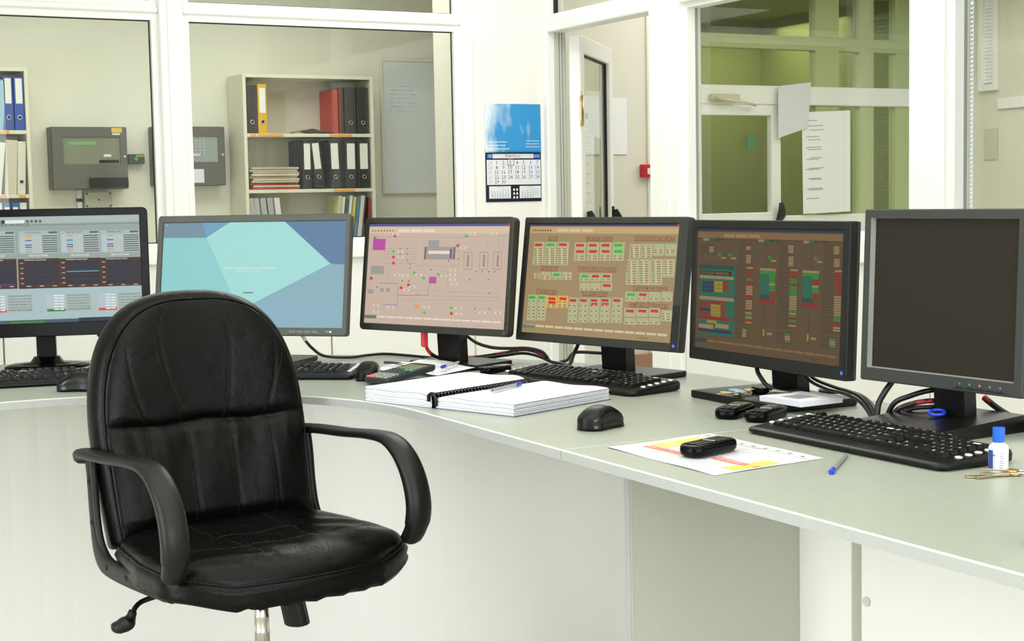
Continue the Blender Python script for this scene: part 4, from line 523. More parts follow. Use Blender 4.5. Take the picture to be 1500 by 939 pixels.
('r',0.128,0.814,0.163,0.83,'pale'),('r',0.136,0.818,0.158,0.826,'dim'),('r',0.109,0.82,0.123,0.826,'dim'),('r',0.131,0.843,0.165,0.859,'pale'),
('r',0.138,0.847,0.161,0.855,'dim'),('r',0.111,0.85,0.126,0.856,'dim'),('r',0.163,0.654,0.239,0.764,'amber'),('r',0.174,0.668,0.225,0.693,'red'),
('r',0.176,0.701,0.228,0.727,'red'),('r',0.194,0.728,0.235,0.744,'pale'),('r',0.203,0.732,0.229,0.74,'dim'),('r',0.171,0.734,0.188,0.74,'dim'),
('r',0.195,0.746,0.236,0.761,'pale'),('r',0.204,0.749,0.231,0.757,'dim'),('r',0.172,0.752,0.189,0.758,'dim'),('r',0.243,0.649,0.315,0.758,'amber'),
('r',0.253,0.663,0.302,0.688,'red'),('r',0.271,0.699,0.309,0.715,'pale'),('r',0.279,0.703,0.304,0.711,'dim'),('r',0.249,0.705,0.265,0.711,'dim'),
('r',0.272,0.722,0.311,0.738,'pale'),('r',0.281,0.726,0.306,0.734,'dim'),('r',0.251,0.729,0.267,0.735,'dim'),('r',0.274,0.74,0.312,0.756,'pale'),
('r',0.282,0.744,0.307,0.752,'dim'),('r',0.252,0.746,0.268,0.752,'dim'),('r',0.321,0.66,0.386,0.885,'sage'),('r',0.326,0.674,0.37,0.699,'red'),
('r',0.343,0.725,0.378,0.741,'pale'),('r',0.351,0.729,0.373,0.737,'dim'),('r',0.323,0.731,0.338,0.737,'dim'),('r',0.346,0.772,0.381,0.787,'pale'),
('r',0.354,0.776,0.376,0.783,'dim'),('r',0.327,0.778,0.341,0.784,'dim'),('r',0.349,0.814,0.384,0.83,'pale'),('r',0.357,0.818,0.38,0.826,'dim'),
('r',0.33,0.821,0.344,0.826,'dim'),('r',0.353,0.861,0.387,0.876,'pale'),('r',0.36,0.864,0.383,0.872,'dim'),('r',0.333,0.867,0.348,0.873,'dim'),
('r',0.393,0.656,0.46,0.878,'sage'),('r',0.398,0.669,0.443,0.694,'red'),('r',0.416,0.72,0.451,0.736,'pale'),('r',0.424,0.724,0.447,0.732,'dim'),
('r',0.395,0.726,0.41,0.732,'dim'),('r',0.419,0.766,0.455,0.782,'pale'),('r',0.427,0.77,0.45,0.778,'dim'),('r',0.399,0.772,0.414,0.778,'dim'),
('r',0.422,0.809,0.458,0.824,'pale'),('r',0.43,0.812,0.453,0.82,'dim'),('r',0.402,0.815,0.417,0.821,'dim'),('r',0.425,0.855,0.461,0.87,'pale'),
('r',0.433,0.858,0.457,0.866,'dim'),('r',0.405,0.861,0.42,0.867,'dim'),('r',0.465,0.651,0.531,0.872,'sage'),('r',0.47,0.664,0.515,0.689,'red'),
('r',0.473,0.697,0.517,0.721,'red'),('r',0.488,0.715,0.523,0.73,'pale'),('r',0.495,0.719,0.518,0.726,'dim'),('r',0.468,0.721,0.482,0.727,'dim'),
('r',0.491,0.761,0.526,0.776,'pale'),('r',0.499,0.765,0.522,0.772,'dim'),('r',0.471,0.767,0.486,0.773,'dim'),('r',0.494,0.803,0.53,0.818,'pale'),
('r',0.502,0.807,0.525,0.814,'dim'),('r',0.474,0.809,0.489,0.815,'dim'),('r',0.497,0.849,0.533,0.864,'pale'),('r',0.505,0.852,0.528,0.86,'dim'),
('r',0.478,0.855,0.492,0.861,'dim'),('r',0.537,0.646,0.605,0.866,'sage'),('r',0.542,0.659,0.588,0.684,'red'),('r',0.545,0.692,0.591,0.716,'red'),
('r',0.56,0.71,0.596,0.725,'pale'),('r',0.568,0.714,0.592,0.721,'dim'),('r',0.539,0.716,0.554,0.722,'dim'),('r',0.563,0.755,0.6,0.771,'pale'),
('r',0.571,0.759,0.595,0.767,'dim'),('r',0.543,0.762,0.558,0.767,'dim'),('r',0.566,0.797,0.603,0.812,'pale'),('r',0.575,0.801,0.598,0.808,'dim'),
('r',0.546,0.803,0.561,0.809,'dim'),('r',0.57,0.843,0.606,0.858,'pale'),('r',0.578,0.846,0.602,0.854,'dim'),('r',0.549,0.849,0.564,0.855,'dim'),
('r',0.612,0.641,0.682,0.86,'sage'),('r',0.618,0.654,0.665,0.679,'red'),('r',0.636,0.705,0.673,0.72,'pale'),('r',0.644,0.708,0.668,0.716,'dim'),
('r',0.615,0.711,0.63,0.716,'dim'),('r',0.639,0.75,0.677,0.765,'pale'),('r',0.647,0.753,0.672,0.761,'dim'),('r',0.618,0.756,0.633,0.762,'dim'),
('r',0.642,0.791,0.68,0.806,'pale'),('r',0.65,0.795,0.675,0.802,'dim'),('r',0.621,0.797,0.637,0.803,'dim'),('r',0.645,0.836,0.683,0.851,'pale'),
('r',0.654,0.84,0.678,0.847,'dim'),('r',0.624,0.843,0.64,0.848,'dim'),('r',0.694,0.585,0.766,0.669,'sage'),('r',0.705,0.598,0.754,0.622,'green'),
('r',0.723,0.638,0.762,0.653,'pale'),('r',0.732,0.642,0.757,0.649,'dim'),('r',0.702,0.644,0.717,0.65,'dim'),('r',0.77,0.58,0.839,0.664,'sage'),
('r',0.781,0.593,0.828,0.617,'red'),('r',0.798,0.633,0.835,0.648,'pale'),('r',0.806,0.637,0.83,0.644,'dim'),('r',0.777,0.639,0.792,0.645,'dim'),
('r',0.843,0.576,0.916,0.659,'sage'),('r',0.872,0.628,0.911,0.643,'pale'),('r',0.881,0.632,0.906,0.639,'dim'),('r',0.85,0.634,0.866,0.64,'dim'),
('r',0.921,0.571,0.988,0.653,'sage'),('r',0.948,0.624,0.984,0.638,'pale'),('r',0.956,0.627,0.98,0.634,'dim'),('r',0.928,0.629,0.943,0.635,'dim'),
('r',0.695,0.725,0.769,0.8,'sage'),('r',0.706,0.739,0.757,0.763,'red'),('r',0.7,0.81,0.775,0.868,'sage'),('r',0.729,0.842,0.77,0.857,'pale'),
('r',0.738,0.846,0.764,0.853,'dim'),('r',0.707,0.849,0.723,0.855,'dim'),('r',0.773,0.72,0.847,0.794,'sage'),('r',0.785,0.733,0.835,0.757,'red'),
('r',0.779,0.803,0.852,0.861,'sage'),('r',0.808,0.836,0.847,0.851,'pale'),('r',0.816,0.839,0.842,0.847,'dim'),('r',0.785,0.842,0.802,0.848,'dim'),
('r',0.851,0.714,0.92,0.788,'sage'),('r',0.862,0.727,0.909,0.751,'red'),('r',0.856,0.797,0.926,0.854,'sage'),('r',0.884,0.83,0.921,0.844,'pale'),
('r',0.892,0.833,0.916,0.84,'dim'),('r',0.863,0.836,0.878,0.841,'dim'),('r',0.928,0.727,0.994,0.819,'sage'),('r',0.952,0.748,0.987,0.763,'pale'),
('r',0.959,0.752,0.982,0.759,'dim'),('r',0.932,0.754,0.946,0.76,'dim'),('r',0.953,0.77,0.989,0.785,'pale'),('r',0.961,0.774,0.984,0.781,'dim'),
('r',0.933,0.776,0.948,0.782,'dim'),('r',0.955,0.792,0.99,0.807,'pale'),('r',0.963,0.796,0.986,0.803,'dim'),('r',0.935,0.798,0.95,0.804,'dim'),
('r',0.03,0.925,0.09,0.945,'pale'),('r',0.098,0.925,0.158,0.945,'pale'),('r',0.166,0.925,0.226,0.945,'pale'),('r',0.234,0.925,0.29400000000000004,0.945,'pale'),
('r',0.30200000000000005,0.925,0.362,0.945,'pale'),('r',0.37,0.925,0.43000000000000005,0.945,'pale'),('r',0.43800000000000006,0.925,0.498,0.945,'pale'),
('r',0.506,0.925,0.5660000000000001,0.945,'pale'),('r',0.5740000000000001,0.925,0.634,0.945,'pale'),('r',0.6420000000000001,0.925,0.7020000000000001,0.945,'pale'),
('r',0.7100000000000001,0.925,0.77,0.945,'pale'),('r',0.778,0.925,0.838,0.945,'pale'),('r',0.8460000000000001,0.925,0.906,0.945,'pale'),
('r',0.9140000000000001,0.925,0.9740000000000001,0.945,'pale'),('r',0.0,0.93,0.09,0.96,'steel'),('t',0.83,0.975,0.05,'13:40:10','dark',0),]
SCREEN_M5 = [
('r',0,0,1,0.02,'navy5'),('r',0,0.03,1,0.08,'tool5'),('r',0.2,0.045,0.28,0.07,'pale5'),('r',0.29000000000000004,0.045,0.37,0.07,'pale5'),('r',0.38,0.045,0.46,0.07,'pale5'),
('r',0,0.085,1,0.09,'dim5'),('t',0.171,0.092,0.038,'К 1','dark5',0),('t',0.594,0.092,0.034,'К 2','dark5',0),('t',0.88,0.09,0.031,'К 3','dark5',0),
('r',0.043,0.084,0.085,0.104,'pale5'),('r',0.085,0.083,0.123,0.102,'teal5'),('r',0.123,0.081,0.161,0.101,'dteal5'),('r',0.448,0.082,0.486,0.101,'pale5'),
('r',0.486,0.081,0.521,0.099,'teal5'),('r',0.521,0.079,0.555,0.098,'dteal5'),('r',0.75,0.084,0.785,0.102,'pale5'),('r',0.785,0.083,0.817,0.101,'teal5'),
('r',0.817,0.081,0.848,0.099,'dteal5'),('l',[(0.214,0.102),(0.219,0.278)],'dim5',1.5),('l',[(0.502,0.101),(0.508,0.307)],'dim5',1.5),
('l',[(0.506,0.58),(0.516,0.917)],'dim5',1.5),('l',[(0.8,0.099),(0.806,0.306)],'dim5',1.5),('l',[(0.795,0.59),(0.803,0.875)],'dim5',1.5),
('l',[(0.017,0.29),(0.221,0.283)],'dim5',1),('r',0.03,0.302,0.29,0.88,'teal5'),('r',0.02,0.302,0.28,0.337,'dteal5'),('r',0.027,0.351,0.263,0.385,'dark5'),
('t',0.139,0.369,0.209,'КОНТРОЛЕР УПРАВЛЕНИЕ','pale5',0),('r',0.023,0.392,0.281,0.416,'pale5'),('r',0.043,0.44,0.133,0.468,'blue5'),('r',0.135,0.434,0.199,0.462,'yellow5'),
('r',0.201,0.43,0.24,0.457,'red5'),('r',0.044,0.472,0.134,0.5,'blue5'),('r',0.136,0.465,0.2,0.493,'yellow5'),('r',0.202,0.461,0.241,0.488,'red5'),
('r',0.045,0.504,0.136,0.531,'blue5'),('r',0.137,0.497,0.201,0.524,'yellow5'),('r',0.203,0.492,0.242,0.519,'red5'),('r',0.026,0.565,0.284,0.593,'pale5'),
('r',0.025,0.609,0.111,0.633,'red5'),('r',0.112,0.601,0.186,0.625,'red5'),('r',0.188,0.596,0.22,0.619,'red5'),('r',0.026,0.637,0.112,0.661,'red5'),
('r',0.113,0.629,0.187,0.652,'yellow5'),('r',0.189,0.623,0.221,0.646,'red5'),('r',0.027,0.665,0.113,0.689,'blue5'),('r',0.114,0.656,0.188,0.68,'yellow5'),
('r',0.19,0.65,0.222,0.674,'red5'),('r',0.028,0.693,0.114,0.716,'red5'),('r',0.115,0.683,0.189,0.707,'yellow5'),('r',0.191,0.677,0.223,0.701,'red5'),
('r',0.029,0.72,0.115,0.744,'red5'),('r',0.116,0.711,0.19,0.735,'yellow5'),('r',0.192,0.705,0.224,0.728,'red5'),('r',0.024,0.727,0.277,0.755,'red5'),
('r',0.087,0.762,0.164,0.785,'yellow5'),('r',0.025,0.799,0.137,0.835,'pale5'),('r',0.152,0.784,0.253,0.819,'pale5'),('r',0.023,0.834,0.275,0.861,'blue5'),
('l',[(0.034,0.133),(0.13,0.129),(0.13,0.204),(0.034,0.209),(0.034,0.133)],'dim5',1),('r',0.04,0.142,0.088,0.148,'dim5'),('r',0.092,0.138,0.125,0.149,'red5'),
('r',0.04,0.158,0.088,0.164,'dim5'),('r',0.092,0.154,0.125,0.165,'pale5'),('r',0.04,0.174,0.088,0.18,'dim5'),('r',0.092,0.17,0.125,0.181,'pale5'),
('r',0.04,0.19,0.088,0.195,'dim5'),('r',0.092,0.185,0.125,0.197,'pale5'),('l',[(0.303,0.118),(0.401,0.115),(0.401,0.191),(0.303,0.196),(0.303,0.118)],'dim5',1),
('r',0.309,0.127,0.358,0.133,'dim5'),('r',0.363,0.123,0.396,0.135,'red5'),('r',0.309,0.144,0.358,0.149,'dim5'),('r',0.363,0.139,0.396,0.151,'pale5'),
('r',0.309,0.16,0.358,0.166,'dim5'),('r',0.363,0.156,0.396,0.167,'pale5'),('r',0.309,0.176,0.358,0.182,'dim5'),('r',0.362,0.172,0.396,0.183,'red5'),
('l',[(0.306,0.205),(0.405,0.2),(0.404,0.282),(0.306,0.288),(0.306,0.205)],'dim5',1),('r',0.312,0.214,0.361,0.22,'dim5'),('r',0.366,0.209,0.4,0.222,'pale5'),
('r',0.312,0.232,0.361,0.238,'dim5'),('r',0.366,0.226,0.399,0.239,'pale5'),('r',0.312,0.249,0.361,0.256,'dim5'),('r',0.366,0.244,0.399,0.257,'pale5'),
('r',0.312,0.267,0.361,0.273,'dim5'),('r',0.366,0.262,0.399,0.274,'pale5'),('l',[(0.293,0.302),(0.422,0.294),(0.422,0.76),(0.293,0.776),(0.293,0.302)],'dim5',1),
('r',0.299,0.31,0.365,0.317,'dim5'),('r',0.371,0.304,0.417,0.317,'pale5'),('r',0.299,0.329,0.365,0.336,'dim5'),('r',0.371,0.323,0.417,0.336,'red5'),
('r',0.299,0.349,0.365,0.355,'dim5'),('r',0.371,0.342,0.417,0.355,'red5'),('r',0.299,0.368,0.365,0.375,'dim5'),('r',0.371,0.36,0.417,0.374,'red5'),
('r',0.299,0.387,0.365,0.394,'dim5'),('r',0.371,0.379,0.417,0.393,'red5'),('r',0.299,0.406,0.365,0.413,'dim5'),('r',0.371,0.398,0.417,0.412,'green5'),
('r',0.299,0.425,0.365,0.432,'dim5'),('r',0.371,0.417,0.417,0.431,'red5'),('r',0.299,0.444,0.365,0.451,'dim5'),('r',0.371,0.436,0.417,0.45,'red5'),
('r',0.299,0.463,0.365,0.47,'dim5'),('r',0.371,0.455,0.417,0.469,'pale5'),('r',0.299,0.483,0.365,0.49,'dim5'),('r',0.371,0.474,0.417,0.488,'pale5'),
('r',0.299,0.502,0.365,0.509,'dim5'),('r',0.371,0.493,0.417,0.507,'pale5'),('r',0.299,0.521,0.365,0.528,'dim5'),('r',0.371,0.512,0.417,0.526,'pale5'),
('r',0.299,0.54,0.365,0.547,'dim5'),('r',0.371,0.531,0.417,0.545,'red5'),('r',0.299,0.559,0.365,0.566,'dim5'),('r',0.371,0.55,0.417,0.564,'red5'),
('r',0.299,0.578,0.365,0.585,'dim5'),('r',0.371,0.57,0.417,0.583,'pale5'),('r',0.299,0.598,0.365,0.605,'dim5'),('r',0.371,0.589,0.417,0.602,'pale5'),
('r',0.298,0.617,0.365,0.624,'dim5'),('r',0.371,0.608,0.417,0.621,'pale5'),('r',0.298,0.636,0.365,0.643,'dim5'),('r',0.371,0.627,0.417,0.64,'pale5'),
('r',0.298,0.655,0.365,0.662,'dim5'),('r',0.371,0.646,0.417,0.659,'red5'),('r',0.298,0.674,0.365,0.681,'dim5'),('r',0.371,0.665,0.417,0.678,'pale5'),
('r',0.298,0.694,0.365,0.7,'dim5'),('r',0.371,0.684,0.417,0.697,'green5'),('r',0.298,0.713,0.365,0.72,'dim5'),('r',0.371,0.703,0.417,0.716,'pale5'),
('r',0.298,0.732,0.365,0.739,'dim5'),('r',0.371,0.722,0.417,0.735,'red5'),('r',0.298,0.751,0.365,0.758,'dim5'),('r',0.371,0.741,0.417,0.754,'yellow5'),
('l',[(0.301,0.804),(0.385,0.793),(0.385,0.872),(0.301,0.884),(0.301,0.804)],'dim5',1),('r',0.306,0.811,0.348,0.817,'dim5'),('r',0.352,0.803,0.38,0.815,'pale5'),
('r',0.306,0.828,0.348,0.834,'dim5'),('r',0.352,0.82,0.38,0.832,'pale5'),('r',0.306,0.845,0.348,0.851,'dim5'),('r',0.352,0.837,0.38,0.849,'pale5'),
('r',0.306,0.862,0.348,0.868,'dim5'),('r',0.352,0.854,0.38,0.866,'pale5'),('l',[(0.593,0.116),(0.691,0.112),(0.691,0.186),(0.593,0.191),(0.593,0.116)],'dim5',1),
('r',0.598,0.125,0.647,0.13,'dim5'),('r',0.652,0.121,0.686,0.132,'pale5'),('r',0.598,0.14,0.647,0.146,'dim5'),('r',0.652,0.136,0.686,0.147,'pale5'),
('r',0.598,0.156,0.647,0.162,'dim5'),('r',0.652,0.152,0.686,0.163,'pale5'),('r',0.598,0.172,0.647,0.178,'dim5'),('r',0.652,0.167,0.686,0.179,'pale5'),
('l',[(0.596,0.203),(0.694,0.198),(0.694,0.286),(0.596,0.292),(0.596,0.203)],'dim5',1),('r',0.601,0.211,0.65,0.217,'dim5'),('r',0.655,0.207,0.689,0.218,'pale5'),
('r',0.601,0.227,0.65,0.232,'dim5'),('r',0.655,0.222,0.689,0.233,'pale5'),('r',0.601,0.242,0.65,0.248,'dim5'),('r',0.655,0.238,0.689,0.249,'pale5'),
('r',0.601,0.258,0.65,0.264,'dim5'),('r',0.655,0.253,0.689,0.264,'pale5'),('r',0.601,0.273,0.65,0.279,'dim5'),('r',0.655,0.268,0.689,0.279,'pale5'),
('l',[(0.588,0.302),(0.722,0.293),(0.721,0.75),(0.588,0.767),(0.588,0.302)],'dim5',1),('r',0.593,0.31,0.662,0.316,'dim5'),('r',0.669,0.303,0.717,0.316,'pale5'),
('r',0.593,0.328,0.662,0.335,'dim5'),('r',0.669,0.321,0.717,0.335,'red5'),('r',0.593,0.347,0.662,0.354,'dim5'),('r',0.669,0.34,0.717,0.353,'red5'),
('r',0.593,0.366,0.662,0.373,'dim5'),('r',0.669,0.358,0.717,0.372,'red5'),('r',0.593,0.385,0.662,0.392,'dim5'),('r',0.669,0.377,0.717,0.39,'green5'),
('r',0.593,0.404,0.662,0.41,'dim5'),('r',0.669,0.396,0.717,0.409,'green5'),('r',0.593,0.422,0.662,0.429,'dim5'),('r',0.669,0.414,0.717,0.428,'red5'),
('r',0.593,0.441,0.662,0.448,'dim5'),('r',0.669,0.433,0.717,0.446,'green5'),('r',0.593,0.46,0.662,0.467,'dim5'),('r',0.669,0.452,0.717,0.465,'green5'),
('r',0.593,0.479,0.662,0.485,'dim5'),('r',0.669,0.47,0.717,0.484,'green5'),('r',0.593,0.498,0.662,0.504,'dim5'),('r',0.669,0.489,0.717,0.502,'green5'),
('r',0.593,0.516,0.662,0.523,'dim5'),('r',0.669,0.507,0.717,0.521,'pale5'),('r',0.593,0.535,0.662,0.542,'dim5'),('r',0.669,0.526,0.717,0.539,'pale5'),
('r',0.593,0.554,0.662,0.561,'dim5'),('r',0.669,0.545,0.717,0.558,'pale5'),('r',0.593,0.573,0.662,0.579,'dim5'),('r',0.669,0.563,0.717,0.577,'pale5'),
('r',0.593,0.592,0.663,0.598,'dim5'),('r',0.669,0.582,0.717,0.595,'pale5'),('r',0.593,0.61,0.663,0.617,'dim5'),('r',0.669,0.601,0.717,0.614,'pale5'),
('r',0.593,0.629,0.663,0.636,'dim5'),('r',0.669,0.619,0.717,0.633,'green5'),('r',0.593,0.648,0.663,0.655,'dim5'),('r',0.669,0.638,0.717,0.651,'pale5'),
('r',0.593,0.667,0.663,0.674,'dim5'),('r',0.669,0.657,0.717,0.67,'green5'),('r',0.593,0.686,0.663,0.692,'dim5'),('r',0.669,0.675,0.717,0.689,'red5'),
('r',0.593,0.704,0.663,0.711,'dim5'),('r',0.669,0.694,0.717,0.707,'green5'),('r',0.593,0.723,0.663,0.73,'dim5'),('r',0.669,0.712,0.717,0.726,'red5'),
('r',0.593,0.742,0.663,0.749,'dim5'),('r',0.669,0.731,0.717,0.744,'pale5'),('l',[(0.586,0.805),(0.685,0.791),(0.685,0.874),(0.586,0.888),(0.586,0.805)],'dim5',1),
('r',0.591,0.81,0.641,0.817,'dim5'),('r',0.646,0.801,0.681,0.814,'green5'),('r',0.591,0.829,0.641,0.835,'dim5'),('r',0.646,0.819,0.681,0.832,'pale5'),
('r',0.591,0.847,0.641,0.853,'dim5'),('r',0.646,0.837,0.681,0.85,'pale5'),('r',0.591,0.865,0.641,0.871,'dim5'),('r',0.646,0.855,0.681,0.868,'green5'),
('l',[(0.88,0.114),(0.977,0.11),(0.977,0.183),(0.88,0.188),(0.88,0.114)],'dim5',1),('r',0.885,0.122,0.934,0.127,'dim5'),('r',0.939,0.117,0.972,0.129,'pale5'),
('r',0.885,0.138,0.934,0.143,'dim5'),('r',0.939,0.133,0.972,0.145,'pale5'),('r',0.885,0.154,0.934,0.159,'dim5'),('r',0.939,0.149,0.972,0.161,'pale5'),
('r',0.885,0.17,0.934,0.175,'dim5'),('r',0.939,0.165,0.972,0.176,'pale5'),('l',[(0.884,0.206),(0.98,0.201),(0.98,0.275),(0.884,0.281),(0.884,0.206)],'dim5',1),
('r',0.889,0.214,0.937,0.22,'dim5'),('r',0.942,0.209,0.976,0.22,'pale5'),('r',0.889,0.23,0.937,0.236,'dim5'),('r',0.942,0.225,0.976,0.236,'pale5'),
('r',0.889,0.246,0.937,0.252,'dim5'),('r',0.942,0.241,0.976,0.252,'pale5'),('r',0.889,0.262,0.937,0.268,'dim5'),('r',0.942,0.257,0.976,0.268,'pale5'),
('l',[(0.873,0.292),(1.001,0.284),(1.001,0.749),(0.873,0.766),(0.873,0.292)],'dim5',1),('r',0.878,0.3,0.944,0.307,'dim5'),('r',0.95,0.293,0.997,0.306,'pale5'),
('r',0.878,0.319,0.944,0.326,'dim5'),('r',0.95,0.312,0.997,0.325,'red5'),('r',0.878,0.338,0.944,0.345,'dim5'),('r',0.95,0.331,0.997,0.344,'red5'),
('r',0.878,0.357,0.944,0.364,'dim5'),('r',0.95,0.35,0.997,0.363,'red5'),('r',0.878,0.376,0.944,0.383,'dim5'),('r',0.95,0.369,0.997,0.382,'red5'),
('r',0.878,0.395,0.944,0.402,'dim5'),('r',0.95,0.388,0.997,0.401,'red5'),('r',0.878,0.415,0.944,0.422,'dim5'),('r',0.95,0.407,0.997,0.42,'red5'),
('r',0.878,0.434,0.944,0.441,'dim5'),('r',0.95,0.426,0.997,0.439,'red5'),('r',0.878,0.453,0.944,0.46,'dim5'),('r',0.95,0.445,0.997,0.458,'red5'),
('r',0.878,0.472,0.944,0.479,'dim5'),('r',0.95,0.464,0.997,0.477,'red5'),('r',0.878,0.491,0.944,0.498,'dim5'),('r',0.95,0.483,0.997,0.496,'pale5'),
('r',0.878,0.51,0.944,0.517,'dim5'),('r',0.95,0.502,0.997,0.515,'pale5'),('r',0.878,0.53,0.944,0.537,'dim5'),('r',0.95,0.521,0.997,0.534,'pale5'),
('r',0.878,0.549,0.944,0.556,'dim5'),('r',0.95,0.54,0.997,0.553,'pale5'),('r',0.878,0.568,0.944,0.575,'dim5'),('r',0.95,0.559,0.997,0.572,'pale5'),
('r',0.878,0.587,0.944,0.594,'dim5'),('r',0.95,0.578,0.997,0.591,'pale5'),('r',0.878,0.606,0.944,0.613,'dim5'),('r',0.95,0.597,0.997,0.61,'pale5'),
('r',0.878,0.626,0.944,0.632,'dim5'),('r',0.95,0.616,0.997,0.629,'pale5'),('r',0.878,0.645,0.944,0.652,'dim5'),('r',0.95,0.635,0.997,0.648,'green5'),
('r',0.877,0.664,0.944,0.671,'dim5'),('r',0.95,0.654,0.997,0.667,'green5'),('r',0.877,0.683,0.944,0.69,'dim5'),('r',0.95,0.673,0.997,0.686,'red5'),
('r',0.877,0.702,0.944,0.709,'dim5'),('r',0.95,0.692,0.997,0.705,'red5'),('r',0.877,0.722,0.944,0.728,'dim5'),('r',0.95,0.711,0.997,0.724,'pale5'),
('r',0.877,0.741,0.944,0.748,'dim5'),('r',0.95,0.73,0.997,0.743,'pale5'),('l',[(0.87,0.802),(0.97,0.788),(0.97,0.871),(0.87,0.886),(0.87,0.802)],'dim5',1),
('r',0.875,0.808,0.926,0.814,'dim5'),('r',0.93,0.798,0.966,0.811,'green5'),('r',0.875,0.826,0.926,0.832,'dim5'),('r',0.93,0.816,0.966,0.829,'pale5'),
('r',0.875,0.844,0.926,0.851,'dim5'),('r',0.93,0.834,0.966,0.847,'pale5'),('r',0.875,0.862,0.926,0.869,'dim5'),('r',0.93,0.853,0.966,0.866,'green5'),
('r',0.465,0.307,0.572,0.325,'pale5'),('r',0.466,0.325,0.573,0.352,'green5'),('r',0.466,0.353,0.536,0.548,'teal5'),('r',0.466,0.515,0.537,0.552,'dteal5'),
('r',0.464,0.551,0.571,0.588,'red5'),('r',0.529,0.353,0.568,0.372,'green5'),('r',0.53,0.376,0.569,0.394,'green5'),('r',0.531,0.398,0.57,0.417,'green5'),
('r',0.531,0.42,0.571,0.439,'pale5'),('r',0.532,0.443,0.571,0.461,'green5'),('r',0.533,0.465,0.572,0.484,'green5'),('r',0.534,0.487,0.573,0.506,'red5'),
('r',0.535,0.51,0.574,0.528,'red5'),('r',0.747,0.306,0.854,0.324,'pale5'),('r',0.748,0.324,0.854,0.349,'green5'),('r',0.748,0.351,0.818,0.548,'teal5'),
('r',0.748,0.515,0.819,0.551,'dteal5'),('r',0.746,0.55,0.853,0.586,'red5'),('r',0.811,0.351,0.85,0.369,'green5'),('r',0.812,0.372,0.851,0.39,'red5'),
('r',0.813,0.394,0.852,0.412,'red5'),('r',0.813,0.415,0.852,0.433,'pale5'),('r',0.814,0.437,0.853,0.455,'green5'),('r',0.815,0.458,0.854,0.476,'green5'),
('r',0.816,0.48,0.855,0.498,'red5'),('r',0.816,0.501,0.855,0.519,'red5'),('r',0.16,0.202,0.181,0.23,'green5'),('r',0.182,0.234,0.219,0.249,'pale5'),
('r',0.235,0.2,0.255,0.228,'green5'),('r',0.256,0.232,0.293,0.247,'pale5'),('r',0.52,0.209,0.539,0.235,'green5'),('r',0.54,0.239,0.574,0.254,'pale5'),
('r',0.82,0.202,0.837,0.227,'green5'),('r',0.838,0.231,0.869,0.245,'pale5'),('r',0.497,0.789,0.509,0.842,'yellow5'),('r',0.525,0.81,0.559,0.827,'pale5'),
('r',0.788,0.787,0.8,0.838,'yellow5'),('r',0.814,0.808,0.846,0.824,'pale5'),('r',0.03,0.925,0.09,0.942,'tool5'),('r',0.098,0.925,0.158,0.942,'tool5'),
('r',0.166,0.925,0.226,0.942,'tool5'),('r',0.234,0.925,0.29400000000000004,0.942,'tool5'),('r',0.30200000000000005,0.925,0.362,0.942,'tool5'),
('r',0.37,0.925,0.43000000000000005,0.942,'tool5'),('r',0.43800000000000006,0.925,0.498,0.942,'tool5'),('r',0.506,0.925,0.5660000000000001,0.942,'tool5'),
('r',0.5740000000000001,0.925,0.634,0.942,'tool5'),('r',0.6420000000000001,0.925,0.7020000000000001,0.942,'tool5'),('r',0.7100000000000001,0.925,0.77,0.942,'tool5'),
('r',0.778,0.925,0.838,0.942,'tool5'),('r',0.8460000000000001,0.925,0.906,0.942,'tool5'),('r',0.9140000000000001,0.925,0.9740000000000001,0.942,'tool5'),
('r',0.0,0.92,0.09,0.95,'dteal5'),('t',0.84,0.972,0.05,'13:40:11','dark5',0),]

for _L in (SCREEN_M1, SCREEN_M3, SCREEN_M4, SCREEN_M5):
    for _e in _L:
        if _e[0] == 't': text(_e[4])
for _t in [str(i) for i in range(1, 32)]+list('QWERTYUIOP[]ASDFGHJKLZXCVBNM'): text(_t)

# ------------------------------------------------------------------ the setting
def FL(a, d, z): return (a, 6.55+d, z)          # window wall on the left, d = depth away from the room
def FR(a, d, z): return (3.75+d, a, z)          # window wall on the right
def slab(name, x0, x1, y0, y1, z0, z1, m): return struct(MB().box(x0, x1, y0, y1, z0, z1).build(name, m))
slab('floor', -2.7, 8.8, -2.5, 11.4, -.06, 0, M_FLOOR)
slab('ceiling', -2.7, 8.8, -2.5, 11.4, 2.76, 2.84, M_CEIL)
def window_hole(name, T, a0, a1, b0, b1, z0, z1, m=None):
    mb = MB(); mb.box(a0, b0, 0, .12, 0, 2.76, T=T); mb.box(b1, a1, 0, .12, 0, 2.76, T=T); mb.box(b0, b1, 0, .12, 0, z0, T=T); mb.box(b0, b1, 0, .12, z1, 2.76, T=T)
    return struct(mb.build(name, m or M_WALL))
window_hole('wall_side', lambda a, d, z: (-2.6-d, a, z), -2.5, 6.67, .0, 4.4, .6, 2.4)
window_hole('wall_rear', lambda a, d, z: (a, -2.4-d, z), -2.6, 3.87, -1.6, 2.8, .6, 2.4)

